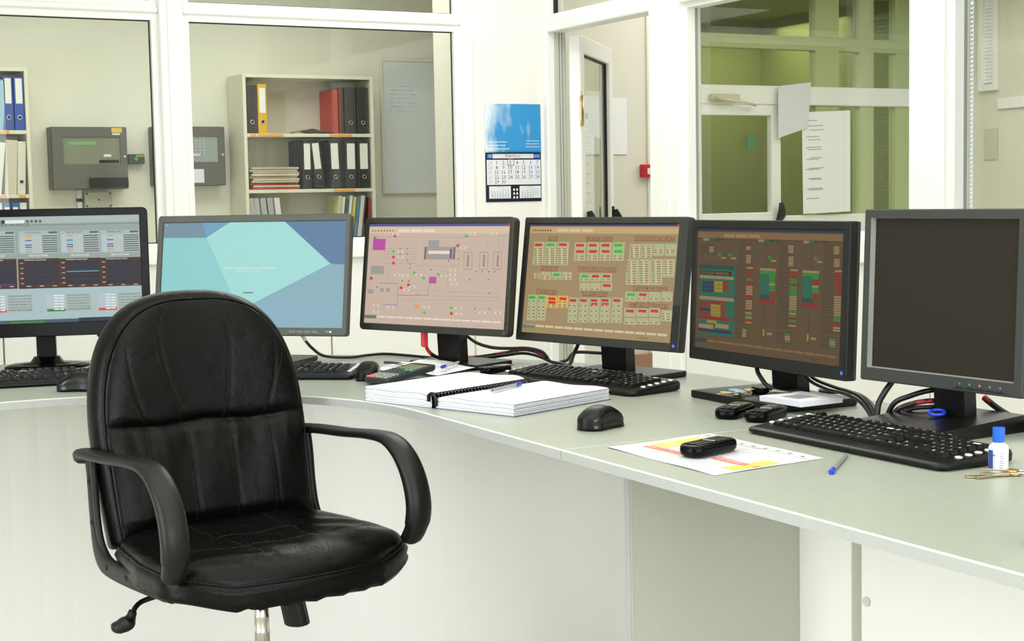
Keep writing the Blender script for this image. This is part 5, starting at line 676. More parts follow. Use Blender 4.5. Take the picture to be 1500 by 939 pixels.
# left window wall: infill panels, solid pier by the corner, head
wl = struct(MB().box(3.345, 3.80, 0, .10, 0, 2.76, T=FL).box(-2.6, 3.345, 0, .10, 2.60, 2.76, T=FL).build('wall_left', M_WALL))
def infill(parent, T, edges, z0, z1, m=M_PANEL):
    for a, b in zip(edges[:-1], edges[1:]): MB().bbox(a+.0035, b-.0035, .012, .08, z0, z1, .003, T=T).build('panel', m, parent)
infill(wl, FL, [-2.6, -1.6, -.6, .44, 1.14, 1.89, 2.6, 3.345], .02, .915)
wr = struct(MB().box(-2.4, 2.35, 0, .10, 0, 2.76, T=FR).box(2.35, 6.55, 0, .10, 2.62, 2.76, T=FR).build('wall_right', M_WALL))
infill(wr, FR, [2.35, 3.10, 3.925, 4.65, 5.39], .02, .915)
NW = [0]
def glazing(T, a0, a1, z0, z1, ztop, name, bead=.030, gd=.03, flip=False):
    """two panes over one another inside one bay: beads, gaskets, glass"""
    w = sgroup(name)
    for (q0, q1, nm) in ((z0, z1, 'pane'), (z1+.083, ztop, 'upper_pane')):
        mb = MB()
        for (x0, x1, y0, y1) in ((a0, a1, q0, q0-bead), (a0, a1, q1, q1+bead)):      # rails: sloped bead
            lo, hi = min(y0, y1), max(y0, y1)
            mb.box(a0, a1, .004, gd+.01, lo, hi, T=T)
        mb.box(a0-bead, a0, .004, gd+.01, q0-bead, q1+bead, T=T); mb.box(a1, a1+bead, .004, gd+.01, q0-bead, q1+bead, T=T)
        mb.build('glazing_bead', M_WHITEPVC, w)
        g = MB(); k = .0045
        g.box(a0, a1, gd-.004, gd+.002, q0, q0+k, T=T); g.box(a0, a1, gd-.004, gd+.002, q1-k, q1, T=T)
        g.box(a1-k, a1, gd-.004, gd+.002, q0, q1, T=T); g.box(a0, a0+k*.4, gd-.004, gd+.002, q0, q1, T=T)
        g.build('gasket', M_GASKET, w)
        MB().box(a0-.005, a1+.005, gd+.003, gd+.011, q0-.005, q1+.005, T=T).build(nm, GLASS, w)
    return w
def bar(name, T, a0, a1, z0, z1, d0=-.02, d1=.09, lips=True, vertical=True):
    mb = MB().bbox(a0, a1, d0, d1, z0, z1, .006, T=T)
    if lips:                                                     # stepped profile of the extrusion
        q = .32
        if vertical: w = a1-a0; mb.bbox(a0+w*q, a1-w*q, d0-.006, d0+.01, z0, z1, .003, T=T)
    return struct(mb.build(name, M_WHITEPVC))
# posts and rails (1..)
bar('trim_1', FL, .35, .49, .915, 2.62); bar('trim_2', FL, 1.836, 1.943, .915, 2.62); bar('trim_3', FL, 3.287, 3.345, .915, 2.62, lips=False)
for i, (a, b) in enumerate(((-1.0, .35), (.49, 1.836), (1.943, 3.287))):
    bar('trim_%d' % (4+i), FL, a, b, .915, .977, vertical=False, lips=False); bar('trim_%d' % (7+i), FL, a, b, 1.997, 2.026, vertical=False, lips=False, d0=-.012)
    bar('trim_%d' % (10+i), FL, a, b, 2.575, 2.62, vertical=False, lips=False)
bar('trim_13', FL, -2.6, -1.0, .915, 2.62, lips=False)
glazing(FL, .52, 1.806, 1.007, 1.967, 2.54, 'window_1'); glazing(FL, 1.973, 3.257, 1.007, 1.967, 2.54, 'window_2'); glazing(FL, -.97, .32, 1.007, 1.967, 2.54, 'window_3')
# right wall: door opening, posts, windows
bar('trim_14', FR, 6.508, 6.55, 0, 2.62, lips=False, d0=-.012); bar('trim_15', FR, 5.39, 5.617, 0, 2.62, d0=-.012)
bar('trim_16', FR, 3.84, 4.007, .915, 2.62, d0=-.012); bar('trim_17', FR, 2.35, 2.50, .915, 2.62)
bar('trim_18', FR, 5.617, 6.508, 1.976, 2.058, vertical=False, lips=False, d0=-.012); bar('trim_19', FR, 5.617, 6.508, 2.58, 2.62, vertical=False, lips=False)
for i, (a, b) in enumerate(((2.50, 3.84), (4.007, 5.39))):
    bar('trim_%d' % (20+i), FR, a, b, .915, 1.007, vertical=False, lips=False, d0=-.012); bar('trim_%d' % (22+i), FR, a, b, 1.985, 2.065, vertical=False, lips=False, d0=-.012)
    bar('trim_%d' % (24+i), FR, a, b, 2.58, 2.62, vertical=False, lips=False)
def plain_window(name, a0, a1):
    w = sgroup(name)
    for q0, q1, nm in ((1.007, 1.985, 'pane'), (2.065, 2.58, 'upper_pane')):
        mb = MB(); k = .022
        mb.box(a0, a0+k, .02, .09, q0, q1, T=FR); mb.box(a1-k, a1, .02, .09, q0, q1, T=FR); mb.box(a0+k, a1-k, .02, .09, q0, q0+k, T=FR); mb.box(a0+k, a1-k, .02, .09, q1-k, q1, T=FR)
        mb.build('glazing_bead', M_WHITEPVC, w)
        g = MB(); e = .004
        g.box(a1-k-e, a1-k, .060, .072, q0+k, q1-k, T=FR); g.box(a0+k, a0+k+e, .060, .072, q0+k, q1-k, T=FR); g.build('gasket', mat('grey_gasket', (150, 153, 142), .6), w)
        MB().box(a0+.01, a1-.01, .074, .082, q0+.01, q1-.01, T=FR).build(nm, GLASS, w)
plain_window('window_4', 4.007, 5.39); plain_window('window_5', 2.50, 3.84)
wt = sgroup('window_6'); MB().box(5.60, 6.52, .05, .058, 2.05, 2.59, T=FR).build('pane', GLASS, wt); MB().box(6.496, 6.508, .03, .05, 2.058, 2.58, T=FR).build('gasket', M_GASKET, wt)

# open door leaf, hinged beside the corner, standing out into the corridor
ang = math.radians(47)
d1 = sgroup('door_1', (3.865, 6.455, 0)); d1.rotation_euler = (0, 0, ang)
mb = MB()
LW, LH = .83, 1.965
for (x0, x1, z0, z1) in ((0, .085, .01, LH), (LW-.085, LW, .01, LH), (.085, LW-.085, LH-.085, LH), (.085, LW-.085, .01, .20), (.085, LW-.085, .80, .89)): mb.bbox(x0, x1, -.03, .03, z0, z1, .005)
mb.build('leaf_frame', M_WHITEPVC, d1)
g = MB()
for (x0, x1, z0, z1) in ((.085, .091, .89, LH-.085), (LW-.091, LW-.085, .89, LH-.085), (.085, LW-.085, LH-.091, LH-.085)): g.box(x0, x1, -.012, .012, z0, z1)
g.build('gasket', M_GASKET, d1)
MB().box(.08, LW-.08, -.004, .004, .885, LH-.08).build('pane', GLASS, d1); MB().box(.08, LW-.08, -.008, .008, .195, .805).build('panel', M_PANEL, d1)
hg = MB(); hg.lathe([(.0095, 1.52), (.0095, 1.66)], 10, T=lambda x, y, z: (x-.012, y-.036, z)); hg.lathe([(.006, 1.66), (.004, 1.685)], 8, T=lambda x, y, z: (x-.012, y-.036, z)); hg.bbox(-.045, -.014, -.04, -.034, 1.54, 1.64, .002); hg.bbox(.0, .022, -.036, -.030, 1.52, 1.66, .002)
hg.build('hinge', M_BRASS, d1)
hd = MB()
for s in (-1, 1):
    hd.bbox(LW-.065, LW-.03, s*.031-.004 if s > 0 else -.039, s*.031+.004 if s < 0 else .039, .93, 1.12, .003)
for hx in (LW-.055, .085):                                              # wedge-shaped grip; the one by the hinge is its mirror image, built solid
    hd.prism([(-.034, .95), (-.034, 1.10), (-.058, 1.105), (-.125, .99), (-.125, .95)], hx-.012, hx+.012, T=lambda x, y, z: (z, x, y))
hd.build('handle', M_PLASTIC, d1)
jb = MB()
for k, x in enumerate((0, .016, .032)): jb.box(3.79+x, 3.80+x, 6.497, 6.509, .0, 1.976)
jb.box(3.78, 3.845, 6.5065, 6.508, 0, 1.976); struct(jb.build('trim_26', mat('grey_jamb', (196, 199, 186), .4)))

# next-door office: walls
slab('wall_office_end', -2.7, 5.5, 9.72, 9.84, 0, 2.76, M_OFFWALL); slab('wall_office_side', -2.72, -2.6, 6.67, 9.72, 0, 2.76, M_OFFWALL)
slab('wall_divider', 3.82, 3.90, 6.66, 7.85, 0, 2.76, M_BEIGE)
slab('wall_corridor_end', 3.82, 5.60, 7.85, 7.95, 0, 2.76, M_BEIGE); slab('wall_corridor_return', 5.50, 5.60, 7.95, 9.72, 0, 2.76, M_BEIGE)
struct(MB().bbox(3.92, 5.49, 7.835, 7.85, 0, .20, .003).build('baseboard_corridor', mat('brown_wood_plinth', (176, 132, 112), .5, vary=.18, vscale=22.)))
struct(MB().bbox(5.205, 5.235, 7.838, 7.85, .2, 2.7, .003).build('trim_27', M_OFFWALL))
slab('wall_corridor_outer', 8.6, 8.72, -2.4, 8.45, 0, 2.76, M_BEIGE); slab('wall_corridor_near', 3.85, 8.6, -2.4, -2.3, 0, 2.76, M_BEIGE)
slab('wall_far_room_end', 5.5, 8.7, 11.0, 11.1, 0, 2.76, M_OLIVE); slab('wall_far_room_side', 5.5, 5.6, 9.3, 11.0, 0, 2.76, M_OLIVE)
slab('wall_far_room_outer', 8.52, 8.595, 9.27, 11.0, 0, 2.70, M_OLIVE); slab('ceiling_far_room', 5.6, 8.595, 9.26, 11.0, 2.70, 2.755, M_OLIVE)
# outer wall beside the glazed partition: tall window with blinds
ow = window_hole('wall_corridor_window', lambda a, d, z: (8.6+d, a, z), 8.45, 11.1, 8.52, 9.12, .55, 2.6, M_BEIGE)
w6 = sgroup('window_7'); MB().box(8.63, 8.64, 8.5, 9.14, .53, 2.62).build('pane', GLASS, w6)
slat = MB().box(-.0008, .0008, 8.53, 9.11, -.012, .012).mesh('slat', mat('blind_slat', (238, 240, 236), .5))
for i in range(60): o = link('blind_slat', slat, w6, (8.605, 0, .60+i*.033)); o.rotation_euler = (0, .5, 0)
# glazed partition of the green room across the corridor end
def FP(a, d, z): return (a, 9.2+d, z)
part = sgroup('wall_glazed_partition')
for nm, a0, a1, z0, z1, d in (('transom', 5.6, 8.6, 2.245, 2.345, -.006), ('door_head', 5.6, 8.6, 1.83, 1.97, -.02), ('post', 7.62, 7.85, 0, 2.76, 0), ('post', 8.05, 8.20, 0, 2.76, 0), ('post', 8.42, 8.6, 0, 2.76, 0), ('post', 5.6, 6.36, 0, 2.76, 0), ('head', 5.6, 8.6, 2.66, 2.76, -.006), ('sill_rail', 6.36, 8.6, .0, 1.0, -.012)):
    MB().bbox(a0, a1, -.04+d, .05+d, z0, z1, .008, T=FP).build(nm, M_WHITEPVC if nm in ('door_head', 'sill_rail') else M_OLIVEFR, part)
for a0, a1, z0, z1 in ((6.36, 7.62, 2.345, 2.66), (7.85, 8.05, 2.345, 2.66), (6.36, 7.62, 1.97, 2.245), (7.85, 8.05, 1.97, 2.245), (7.30, 7.62, 1.0, 1.83), (7.85, 8.05, 1.0, 1.83), (8.2, 8.42, 1.0, 2.66)):
    MB().box(a0, a1, .0, .006, z0, z1, T=FP).build('pane', GLASS, part)
d2 = sgroup('door_2')
mb = MB()
for (x0, x1, z0, z1) in ((6.36, 6.44, .02, 1.83), (7.185, 7.275, .02, 1.83), (6.44, 7.185, .93, 1.03), (6.44, 7.185, 1.75, 1.83)): mb.bbox(x0, x1, -.05, .01, z0, z1, .006, T=FP)
mb.build('leaf_frame', M_WHITEPVC, d2); MB().box(6.43, 7.19, -.02, -.014, 1.02, 1.76, T=FP).build('pane', GLASS, d2)
MB().sweep([(7.235, 9.13, .96), (7.235, 9.10, 1.0), (7.235, 9.09, 1.05), (7.225, 9.09, 1.10)], (1, 0, 0), [.05, .075, .06, .03], [.03]*4).build('handle', M_PLASTIC, d2)
MB().bbox(6.60, 6.86, 9.09, 9.15, 1.85, 1.90, .01).sweep([(6.62, 9.08, 1.87), (6.85, 9.05, 1.84), (7.0, 9.10, 1.82)], (0, 0, 1), [.02]*3, [.012]*3).build('door_closer', mat('closer_beige', (214, 208, 180), .4, .2), d2)
struct(MB().box(-2.6, 3.8, 6.64, 6.66, -.0, .02).build('trim_28', M_WHITEPVC))
# added strip window, white blind and frames: reflections in the right-most pane built as shapes
w8 = sgroup('reflected_window'); mb = MB()
for a0, a1, z0, z1 in ((8.26, 8.30, 1.90, 2.7), (8.40, 8.44, 1.90, 2.7), (8.30, 8.40, 1.90, 1.95)): mb.bbox(8.56, 8.60, a0, a1, z0, z1, .004)
mb.bbox(8.575, 8.60, 7.72, 7.78, 0, 2.7, .004); mb.bbox(8.578, 8.60, 7.78, 8.26, 1.76, 1.84, .004); mb.bbox(8.578, 8.60, 7.2, 7.72, 1.76, 1.84, .004)
mb.build('frame', M_WHITEPVC, w8)
sl2 = MB().box(8.585, 8.588, 8.30, 8.40, -.012, .012).mesh('slat', mat('reflected_slat_white', (246, 250, 250), .5))
for i in range(28): link('blind_slat', sl2, w8, (0, 0, 1.97+i*.026))

# ------------------------------------------------------------------ desks
ZT = .75; TH = .0175
CX, CY = .62, 2.80                      # centre of the rounded corner
def arc(r, a0, a1, n): return [(CX+r*math.cos(a0+(a1-a0)*i/n), CY+r*math.sin(a0+(a1-a0)*i/n)) for i in range(n+1)]
XL = -1.1
front = [(XL, CY+.67)] + arc(.67, PI/2, 0, 22) + [(CX+.67, 2.2165)]
back = [(CX+1.5, 2.2165)] + arc(1.5, 0, PI/2, 30) + [(XL, CY+1.5)]
def edge_band(path, name, parent):
    """band along the front edge: silver strip and pale top lip"""
    n = len(path); off = []
    for i, p in enumerate(path):
        a, b = Vector(path[max(i-1, 0)]), Vector(path[min(i+1, n-1)]); t = (b-a).normalized(); off.append(Vector(p)+Vector((t.y, -t.x))*.0022)
    mb = MB()
    vs = [(p[0], p[1], ZT-TH) for p in path]+[(q.x, q.y, ZT-TH) for q in off]+[(q.x, q.y, ZT-.0016) for q in off]+[(p[0], p[1], ZT+.0002) for p in path]
    fs = [(k*n+i, k*n+i+1, (k+1)*n+i+1, (k+1)*n+i) for k in range(2) for i in range(n-1)]; mb.add(vs, fs, 0)
    mb.add(vs, [(2*n+i, 2*n+i+1, 3*n+i+1, 3*n+i) for i in range(n-1)], 1)
    mb.add([(p[0]-(q.x-p[0])*.7, p[1]-(q.y-p[1])*.7, ZT+.0002) for p, q in zip(path, off)]+[(p[0], p[1], ZT+.0002) for p in path], [(i, i+1, n+i+1, n+i) for i in range(n-1)], 1)
    return mb.build(name, [M_EDGE, M_LIP], parent)
dk = thing('corner_desk', 'grey laminate corner desk with curved silver edge and white front panels', 'desk', (0, 0, 0))
MB().prism(front+back, ZT-TH, ZT).build('worktop', M_DESK, dk); edge_band(front, 'edge_band', dk)
PR = 1.18
pin = [(XL, CY+PR)] + arc(PR, PI/2, 0, 26) + [(CX+PR, 2.236)]
pout = [(CX+PR+.018, 2.236)] + arc(PR+.018, 0, PI/2, 26) + [(XL, CY+PR+.018)]
MB().prism(pin+pout, 0.0, ZT-TH).build('modesty_panel', M_PANEL, dk)
ga = MB().box(1.428, 1.80, 2.217, 2.235, .01, ZT-TH, 0).box(1.4255, 1.428, 2.217, 2.235, .01, ZT-TH, 1).box(1.4275, 1.4288, 2.2160, 2.2172, .01, ZT-TH, 2)
ga.build('gable', [M_GABLE, M_EDGE, M_LIP], dk)
MB().box(XL, XL+.018, CY+.70, CY+1.46, .01, ZT-TH).build('gable', M_GABLE, dk)
mb = MB(); mb.lathe([(.009, 0), (.009, .003), (.007, .004)], 14, T=lambda x, y, z: (CX+(PR-z)*math.cos(math.radians(64))-y*math.sin(math.radians(64))*1, CY+(PR-z)*math.sin(math.radians(64))+y*math.cos(math.radians(64)), .135+x)); mb.build('screw_cap', M_LIP, dk)
sd = thing('side_desk', 'straight grey laminate desk running along the right towards the camera', 'desk', (0, 0, 0))
sfront = [(1.29, 2.2155), (1.29, -.35)]; sback = [(2.12, -.35), (2.12, 2.2155)]
MB().prism(sfront+sback, ZT-TH, ZT).build('worktop', M_DESK, sd); edge_band(sfront, 'edge_band', sd)
MB().box(1.801, 1.818, 2.072, 2.2155, 0.0, ZT-TH).build('modesty_panel', M_PANEL, sd); MB().box(1.801, 1.818, -.3, 2.046, 0.0, ZT-TH).build('modesty_panel', M_PANEL, sd)
MB().box(1.806, 1.816, 2.046, 2.072, 0.0, ZT-TH).box(1.7995, 1.806, 2.0445, 2.0475, 0, ZT-TH).build('joint_profile', mat('grey_profile', (186, 189, 178), .4, .3), sd)
MB().lathe([(.009, 0), (.009, .003)], 14, T=lambda x, y, z: (1.801-z, 2.03+x, .455+y)).build('screw_cap', M_LIP, sd)
MB().box(1.40, 1.80, -.34, -.32, .01, ZT-TH).build('gable', M_GABLE, sd)
sm = MB().box(1.2905, 2.12, 2.2152, 2.2168, ZT-.001, ZT+.0003).build('worktop_seam', M_LIP, sd)

# ------------------------------------------------------------------ swivel chair
KS, ZO = .895, .1384                       # chair size factor; local z of the reference plane above the floor
ch = thing('office_chair', 'black leather swivel armchair with padded backrest in front of the desk', 'chair', (KS*1.07, KS*3.165, 0), 3.2630)
ch.scale = (KS, KS, KS)
def gss(x, s): return math.exp(-(x/s)**2)
TK = .47
def bw(t):
    base = .236 + .008*math.sin(min(1, t/.5)*PI*.5)
    if t > .40: q = (t-.40)/.60; base *= max(0, 1-q**2.6)**(1/2.9)
    return base
def seam_d(s, t):
    """groove depth of the sewn seams of the backrest (s across, t up)"""
    tk = TK+.008*math.cos(7*s)
    g = .004*gss(t-tk, .009) + .009*gss(t-tk, .028)
    if t < TK:
        for c in (-.62, -.22, .20, .60): g += .0014*gss(s-c-(TK-t)*.05*c, .016)
    else:
        q = (t-TK)/.5
        for c, e in ((-.20, -.42), (.22, .62), (-.60, -1.0), (.60, 1.0)): g += .0014*gss(s-(c+(e-c)*q), .016)
    return g
def back_pt(s, t):
    x = s*bw(t)
    z = .428+.528*t+ZO
    lean = -.215-.100*t-.012*math.sin(t*PI)
    edge = max(0, 1-abs(s)**6)**.55*min(1, max(0, 1-t)**.5*2.4)*min(1, t*9+.15)
    pill = .030*edge*(.70+.30*math.sin(min(1, t/TK)*PI)**.5 if t < TK else .74+.26*math.sin(min(1, (t-TK)/(1-TK))*PI)**.6)
    fold = 0
    for c, a, wd in ((-.82, .9, .05), (-.48, -1, .06), (-.30, 1, .05), (-.05, .7, .07), (.25, -.9, .05), (.48, 1, .06), (.78, -1, .05)):
        fold += a*gss(s-c-(t-TK)*.35*(1 if c > 0 else -1), wd)
    wr = .0026*fold*gss(t-TK+.05, .075)*edge + .0012*math.sin(s*11+t*7)*edge*gss(t-.25, .2)
    curve = .022*(s*s)*min(1, bw(t)/.25)                       # wings wrap forward
    y = lean + pill - seam_d(s, t)*edge + wr + curve
    return (x, y, z)
mb = MB()
mb.grid(lambda u, v: back_pt(math.sin((u*2-1)*PI/2*.92)/math.sin(PI/2*.92), 1-(1-v)**1.7), 110, 120)
def border():
    L = [1-(1-i/60)**1.7 for i in range(61)]
    return [(-1, t) for t in L]+[(1, t) for t in reversed(L)]
B = border()
def shell(off, back):
    out = []
    for s, t in B:
        p = back_pt(s, t); n = Vector((p[0], p[2]-.72-ZO+.02)); n = n.normalized() if n.length > 1e-5 else Vector((0, 1))
        out.append((p[0]+n.x*off, p[1]-back, p[2]+n.y*off))
    return out
rings = [shell(0, 0), shell(.006, .004), shell(.013, .016), shell(.018, .034), shell(.019, .054), shell(.014, .074), shell(.003, .088), shell(-.05, .096)]
nB = len(B); vs = [v for r in rings for v in r]; fs = []
for k in range(len(rings)-1):
    for i in range(nB): j = (i+1) % nB; fs.append((k*nB+i, k*nB+j, (k+1)*nB+j, (k+1)*nB+i))
mb.add(vs, fs, 0, True); mb.add(rings[-1], [tuple(range(nB))], 0)
bk = mb.build('backrest', M_LEATHER, ch)
pp = [Vector(p)+Vector((0, .0015, 0)) for p in shell(.002, .001)]
MB().tube(pp, .0024, 6).build('piping', M_LEATHER, bk)
M_STITCH = mat('stitching_thread', (34, 34, 28), .6)
st = MB()
def stitch(f, n=70):
    P = [f(i/n) for i in range(n+1)]
    for i in range(0, n, 2): st.tube([P[i], P[i+1]], .0006, 4, smooth=False)
def on_back(s, t, d=.0006): p = back_pt(s, t); return (p[0], p[1]+d, p[2])
for c in (-.62, -.22, .20, .60): stitch(lambda q, c=c: on_back(c+(q*.44)*.05*c+.03, TK-.015-q*.44))
for c, e in ((-.20, -.42), (.22, .62), (-.60, -1.0), (.60, 1.0)): stitch(lambda q, c=c, e=e: on_back(max(-.97, min(.97, c+(e-c)*q*.84+.03)), TK+.015+q*.42*(.9 if abs(e) < 1 else .62)))
st.build('stitching', M_STITCH, bk)['kind'] = 'stuff'
# seat
def sw(t):                                 # half width along t (-1 back .. 1 front)
    w = .276-.034*max(0, -t)
    if t > .45: q = (t-.45)/.55; w *= (1-.40*q**2.6)
    if t < -.75: w *= 1-.22*((-t-.75)/.25)**2
    return w
def seat_pt(s, t):
    x = s*sw(t); y = .012+.242*t-.02*s*s*max(0, t)
    e = max(0, 1-abs(s)**5)**.5*max(0, 1-abs(t)**6)**.5
    top = .432+.034*e+ZO
    top -= .012*gss(math.hypot(s, t+.15), .6)                 # worn hollow
    g = 0
    for c in (-.33, .33): g += .002*gss(s-c*(1-.2*t), .02)
    g += .002*gss(t-.42+.10*s*s, .016)+.002*gss(t+.15, .018)*(abs(s) < .36)
    wr = .0024*math.sin(15*s+6*t+2*math.sin(4*t))*gss(t-.1, .5)*e + .0015*math.sin(31*t+9*s)*gss(s-.55, .35)*e
    drop = .020*max(0, t-.55)**2/.2
    return (x, y, top-g*e+wr-drop)
mb = MB(); mb.grid(lambda u, v: seat_pt(math.sin((u*2-1)*PI/2*.93)/math.sin(PI/2*.93), math.sin((v*2-1)*PI/2*.93)/math.sin(PI/2*.93)), 84, 84)
ts = [math.sin((i/40*2-1)*PI/2) for i in range(41)]
SB = [(-1, t) for t in ts]+[(math.sin((i/24*2-1)*PI/2), 1) for i in range(1, 24)]+[(1, t) for t in reversed(ts)]+[(math.sin((1-i/24*2)*PI/2), -1) for i in range(1, 24)]
def sring(off, dz):
    out = []
    for s, t in SB:
        p = seat_pt(s, t); n = Vector((p[0], p[1]-.02)).normalized(); out.append((p[0]+n.x*off, p[1]+n.y*off, p[2]-dz+(.003*math.sin(18*s+11*t) if dz > .03 else 0)))
    return out
R = [sring(0, 0), sring(.008, .005), sring(.015, .018), sring(.010, .030), sring(.015, .040), sring(.006, .052), sring(-.03, .060), sring(-.12, .064)]
n2 = len(SB); fs = []
for k in range(len(R)-1):
    for i in range(n2): j = (i+1) % n2; fs.append((k*n2+i, k*n2+j, (k+1)*n2+j, (k+1)*n2+i))
mb.add([v for r in R for v in r], fs, 0, True); mb.add(R[-1], [tuple(range(n2))])
seat = mb.build('seat', M_LEATHER, ch)
MB().tube([Vector(p) for p in sring(.005, .002)]+[Vector(sring(.005, .002)[0])], .0024, 6).build('piping', M_LEATHER, seat)
st = MB()
def on_seat(s, t): p = seat_pt(s, t); return (p[0], p[1], p[2]+.0006)
for c in (-.33, .33): stitch(lambda q, c=c: on_seat(c*(1-.2*(q*1.7-.75))+.028, q*1.7-.75))
stitch(lambda q: on_seat(q*1.8-.9, .45-.10*(q*1.8-.9)**2), 110); stitch(lambda q: on_seat(q*.7-.35, -.12), 50)
st.build('stitching', M_STITCH, seat)['kind'] = 'stuff'
for sx in (1, -1):
    X = sx*.283
    arm = smooth([(X-sx*.012, -.322, .612+ZO), (X-sx*.004, -.290, .626+ZO), (X, -.20, .632+ZO), (X, -.10, .637+ZO), (X, .02, .646+ZO), (X, .10, .643+ZO), (X, .156, .615+ZO), (X, .194, .568+ZO), (X, .210, .512+ZO), (X-sx*.002, .202, .465+ZO), (X-sx*.006, .180, .432+ZO)], 5)
    n = len(arm); ws = []; tk = []
    for i in range(n):
        q = i/(n-1); ws.append(.050+.006*math.sin(min(1, q/.75)*PI*.5) if q < .9 else .05); tk.append(.019+.022*gss(q-.80, .22)+.004*gss(q, .15))
    ws[0] = .030; tk[0] = .022; ws[1] = .048; tk[1] = .032; tk[2] = .033; tk[3] = .031; tk[4] = .028; ws[-1] = .03; tk[-1] = .03
    MB().sweep(arm, (1, 0, 0), ws, tk).build('armrest', M_PLASTIC, ch)
    X2 = sx*.270
    br = smooth([(X2, -.290, .632+ZO), (X2, -.278, .58+ZO), (X2, -.270, .50+ZO), (X2, -.255, .43+ZO), (X2, -.225, .396+ZO), (X2, -.17, .384+ZO), (X2, -.07, .384+ZO), (X2, .06, .390+ZO), (X2, .155, .398+ZO)], 5)
    m_ = len(br)
    bo = MB().sweep(br, (1, 0, 0), [.020]*m_, [.034+.018*gss(i/m_-.45, .12)+.010*(i/m_) for i in range(m_)]).build('arm_bracket', M_PLASTIC, ch)
    for (y, z) in ((-.274, .565), (-.265, .475), (-.185, .388), (-.07, .386)):
        MB().lathe([(.0062, 0), (.0062, .0015), (.0035, .0018), (.0035, .0004)], 12, T=lambda a, b, c: (X2+sx*(.0098+c), y+a, z+b+ZO)).build('screw', M_DARKIN, bo)
# mechanism, gas lift, lever, tension knob
MB().bbox(-.075, .075, -.10, .11, .315+ZO, .362+ZO, .01).build('tilt_mechanism', M_SATIN, ch)
MB().lathe([(.0165, .02+ZO), (.0165, .232+ZO), (.0175, .234+ZO), (.0175, .238+ZO), (.0165, .24+ZO), (.0165, .266+ZO), (.0175, .268+ZO), (.0175, .274+ZO), (.0165, .276+ZO), (.0165, .292+ZO), (.0140, .295+ZO), (.0140, .325+ZO)], 24).build('gas_lift', M_CHROME, ch)
MB().lathe([(.028, .06), (.028, .17), (.025, .19)], 20).build('gas_lift_cover', M_PLASTIC, ch)
def KT(x, y, z): return (-.052+x+.20*(z-.31), .045+y, z+ZO)
pr = []
for q in range(28): r = .0285 if q % 2 else .0272; pr.append((r*math.cos(q*2*PI/28), r*math.sin(q*2*PI/28)))
kb = MB().prism(pr, .250, .325, T=KT, bev=.003).build('tension_knob', M_PLASTIC, ch); MB().lathe([(.004, .243), (.005, .247), (.004, .251)], 8, T=KT).build('bolt', M_BRASS, kb)
lv = MB().tube(smooth([(.05, -.06, .340+ZO), (.15, -.098, .332+ZO), (.215, -.122, .318+ZO), (.240, -.118, .309+ZO), (.252, -.113, .295+ZO)], 6), .006, 8).build('height_lever', M_SATIN, ch)
pw = [.016, .018, .02, .02, .022, .026, .03, .034, .038, .038, .038, .036, .034, .034, .034, .030, .012]; pth = [.014, .016, .018, .018, .02, .022, .026, .028, .03, .03, .03, .028, .026, .026, .022, .018, .008]
MB().sweep(smooth([(.250, -.114, .302+ZO), (.256, -.112, .288+ZO), (.264, -.112, .278+ZO), (.280, -.116, .270+ZO), (.296, -.121, .268+ZO)], 4), (0, 1, 0), pw, pth).build('paddle', M_PLASTIC, lv)
for k in range(5):
    a = math.radians(20+72*k); c, s = math.cos(a), math.sin(a)
    lg = MB().sweep([(c*r, s*r, z) for r, z in ((.02, .125), (.10, .12), (.20, .105), (.30, .085))], (-s, c, 0), [.06, .055, .045, .035], [.045, .04, .03, .025]).build('leg', M_PLASTIC, ch)
    for e in (-1, 1): MB().lathe([(.026, -.008), (.029, -.005), (.029, .005), (.026, .008)], 16, T=lambda x, y, z: (c*(.295+y)-s*(e*.014+z), s*(.295+y)+c*(e*.014+z), .0295+x)).build('castor_wheel', M_SATIN, lg)

# ------------------------------------------------------------------ monitors
PAL = dict(navy=(48,50,88), tool=(190,160,118), pale=(205,188,150), dim=(110,85,60), maroon=(120,40,32), sage=(172,174,130), red=(196,52,48), green=(40,180,60), amber=(222,170,70), steel=(110,120,110), dark=(50,40,30),
 navy3=(80,84,140), tool3=(214,190,164), pale3=(228,214,200), dim3=(150,128,112), line3=(172,158,146), blue3=(140,130,170), magenta=(186,76,160), grey3=(160,152,146), dgrey3=(110,100,96), violet3=(140,80,140), teal3=(90,180,150), orange3=(222,160,100), red3=(206,60,60), green3=(90,190,80), green3d=(90,140,80),
 navy5=(40,50,72), tool5=(134,104,66), pale5=(160,134,94), dim5=(74,58,40), dark5=(38,36,24), teal5=(38,104,80), dteal5=(40,74,66), green5=(40,140,50), red5=(140,40,34), yellow5=(164,134,40), blue5=(44,52,80),
 lt1=(168,182,178), white1=(225,232,230), dark1=(28,32,30), dim1=(90,100,96), lt2=(190,196,190), pane1=(176,192,196), org1=(196,150,120), yel1=(196,190,90), cyan1=(110,190,210), blu1=(80,90,150), brn1=(72,44,34), plot1=(46,42,54), grid1=(64,62,70), mag1=(130,40,150), red1=(220,64,58), grn1=(60,130,44), sky1=(166,188,190), task1=(70,86,100), task2=(40,52,66))
for _k in list(PAL):
    if _k.endswith('5'): PAL[_k] = tuple(int(v*.86) for v in PAL[_k])
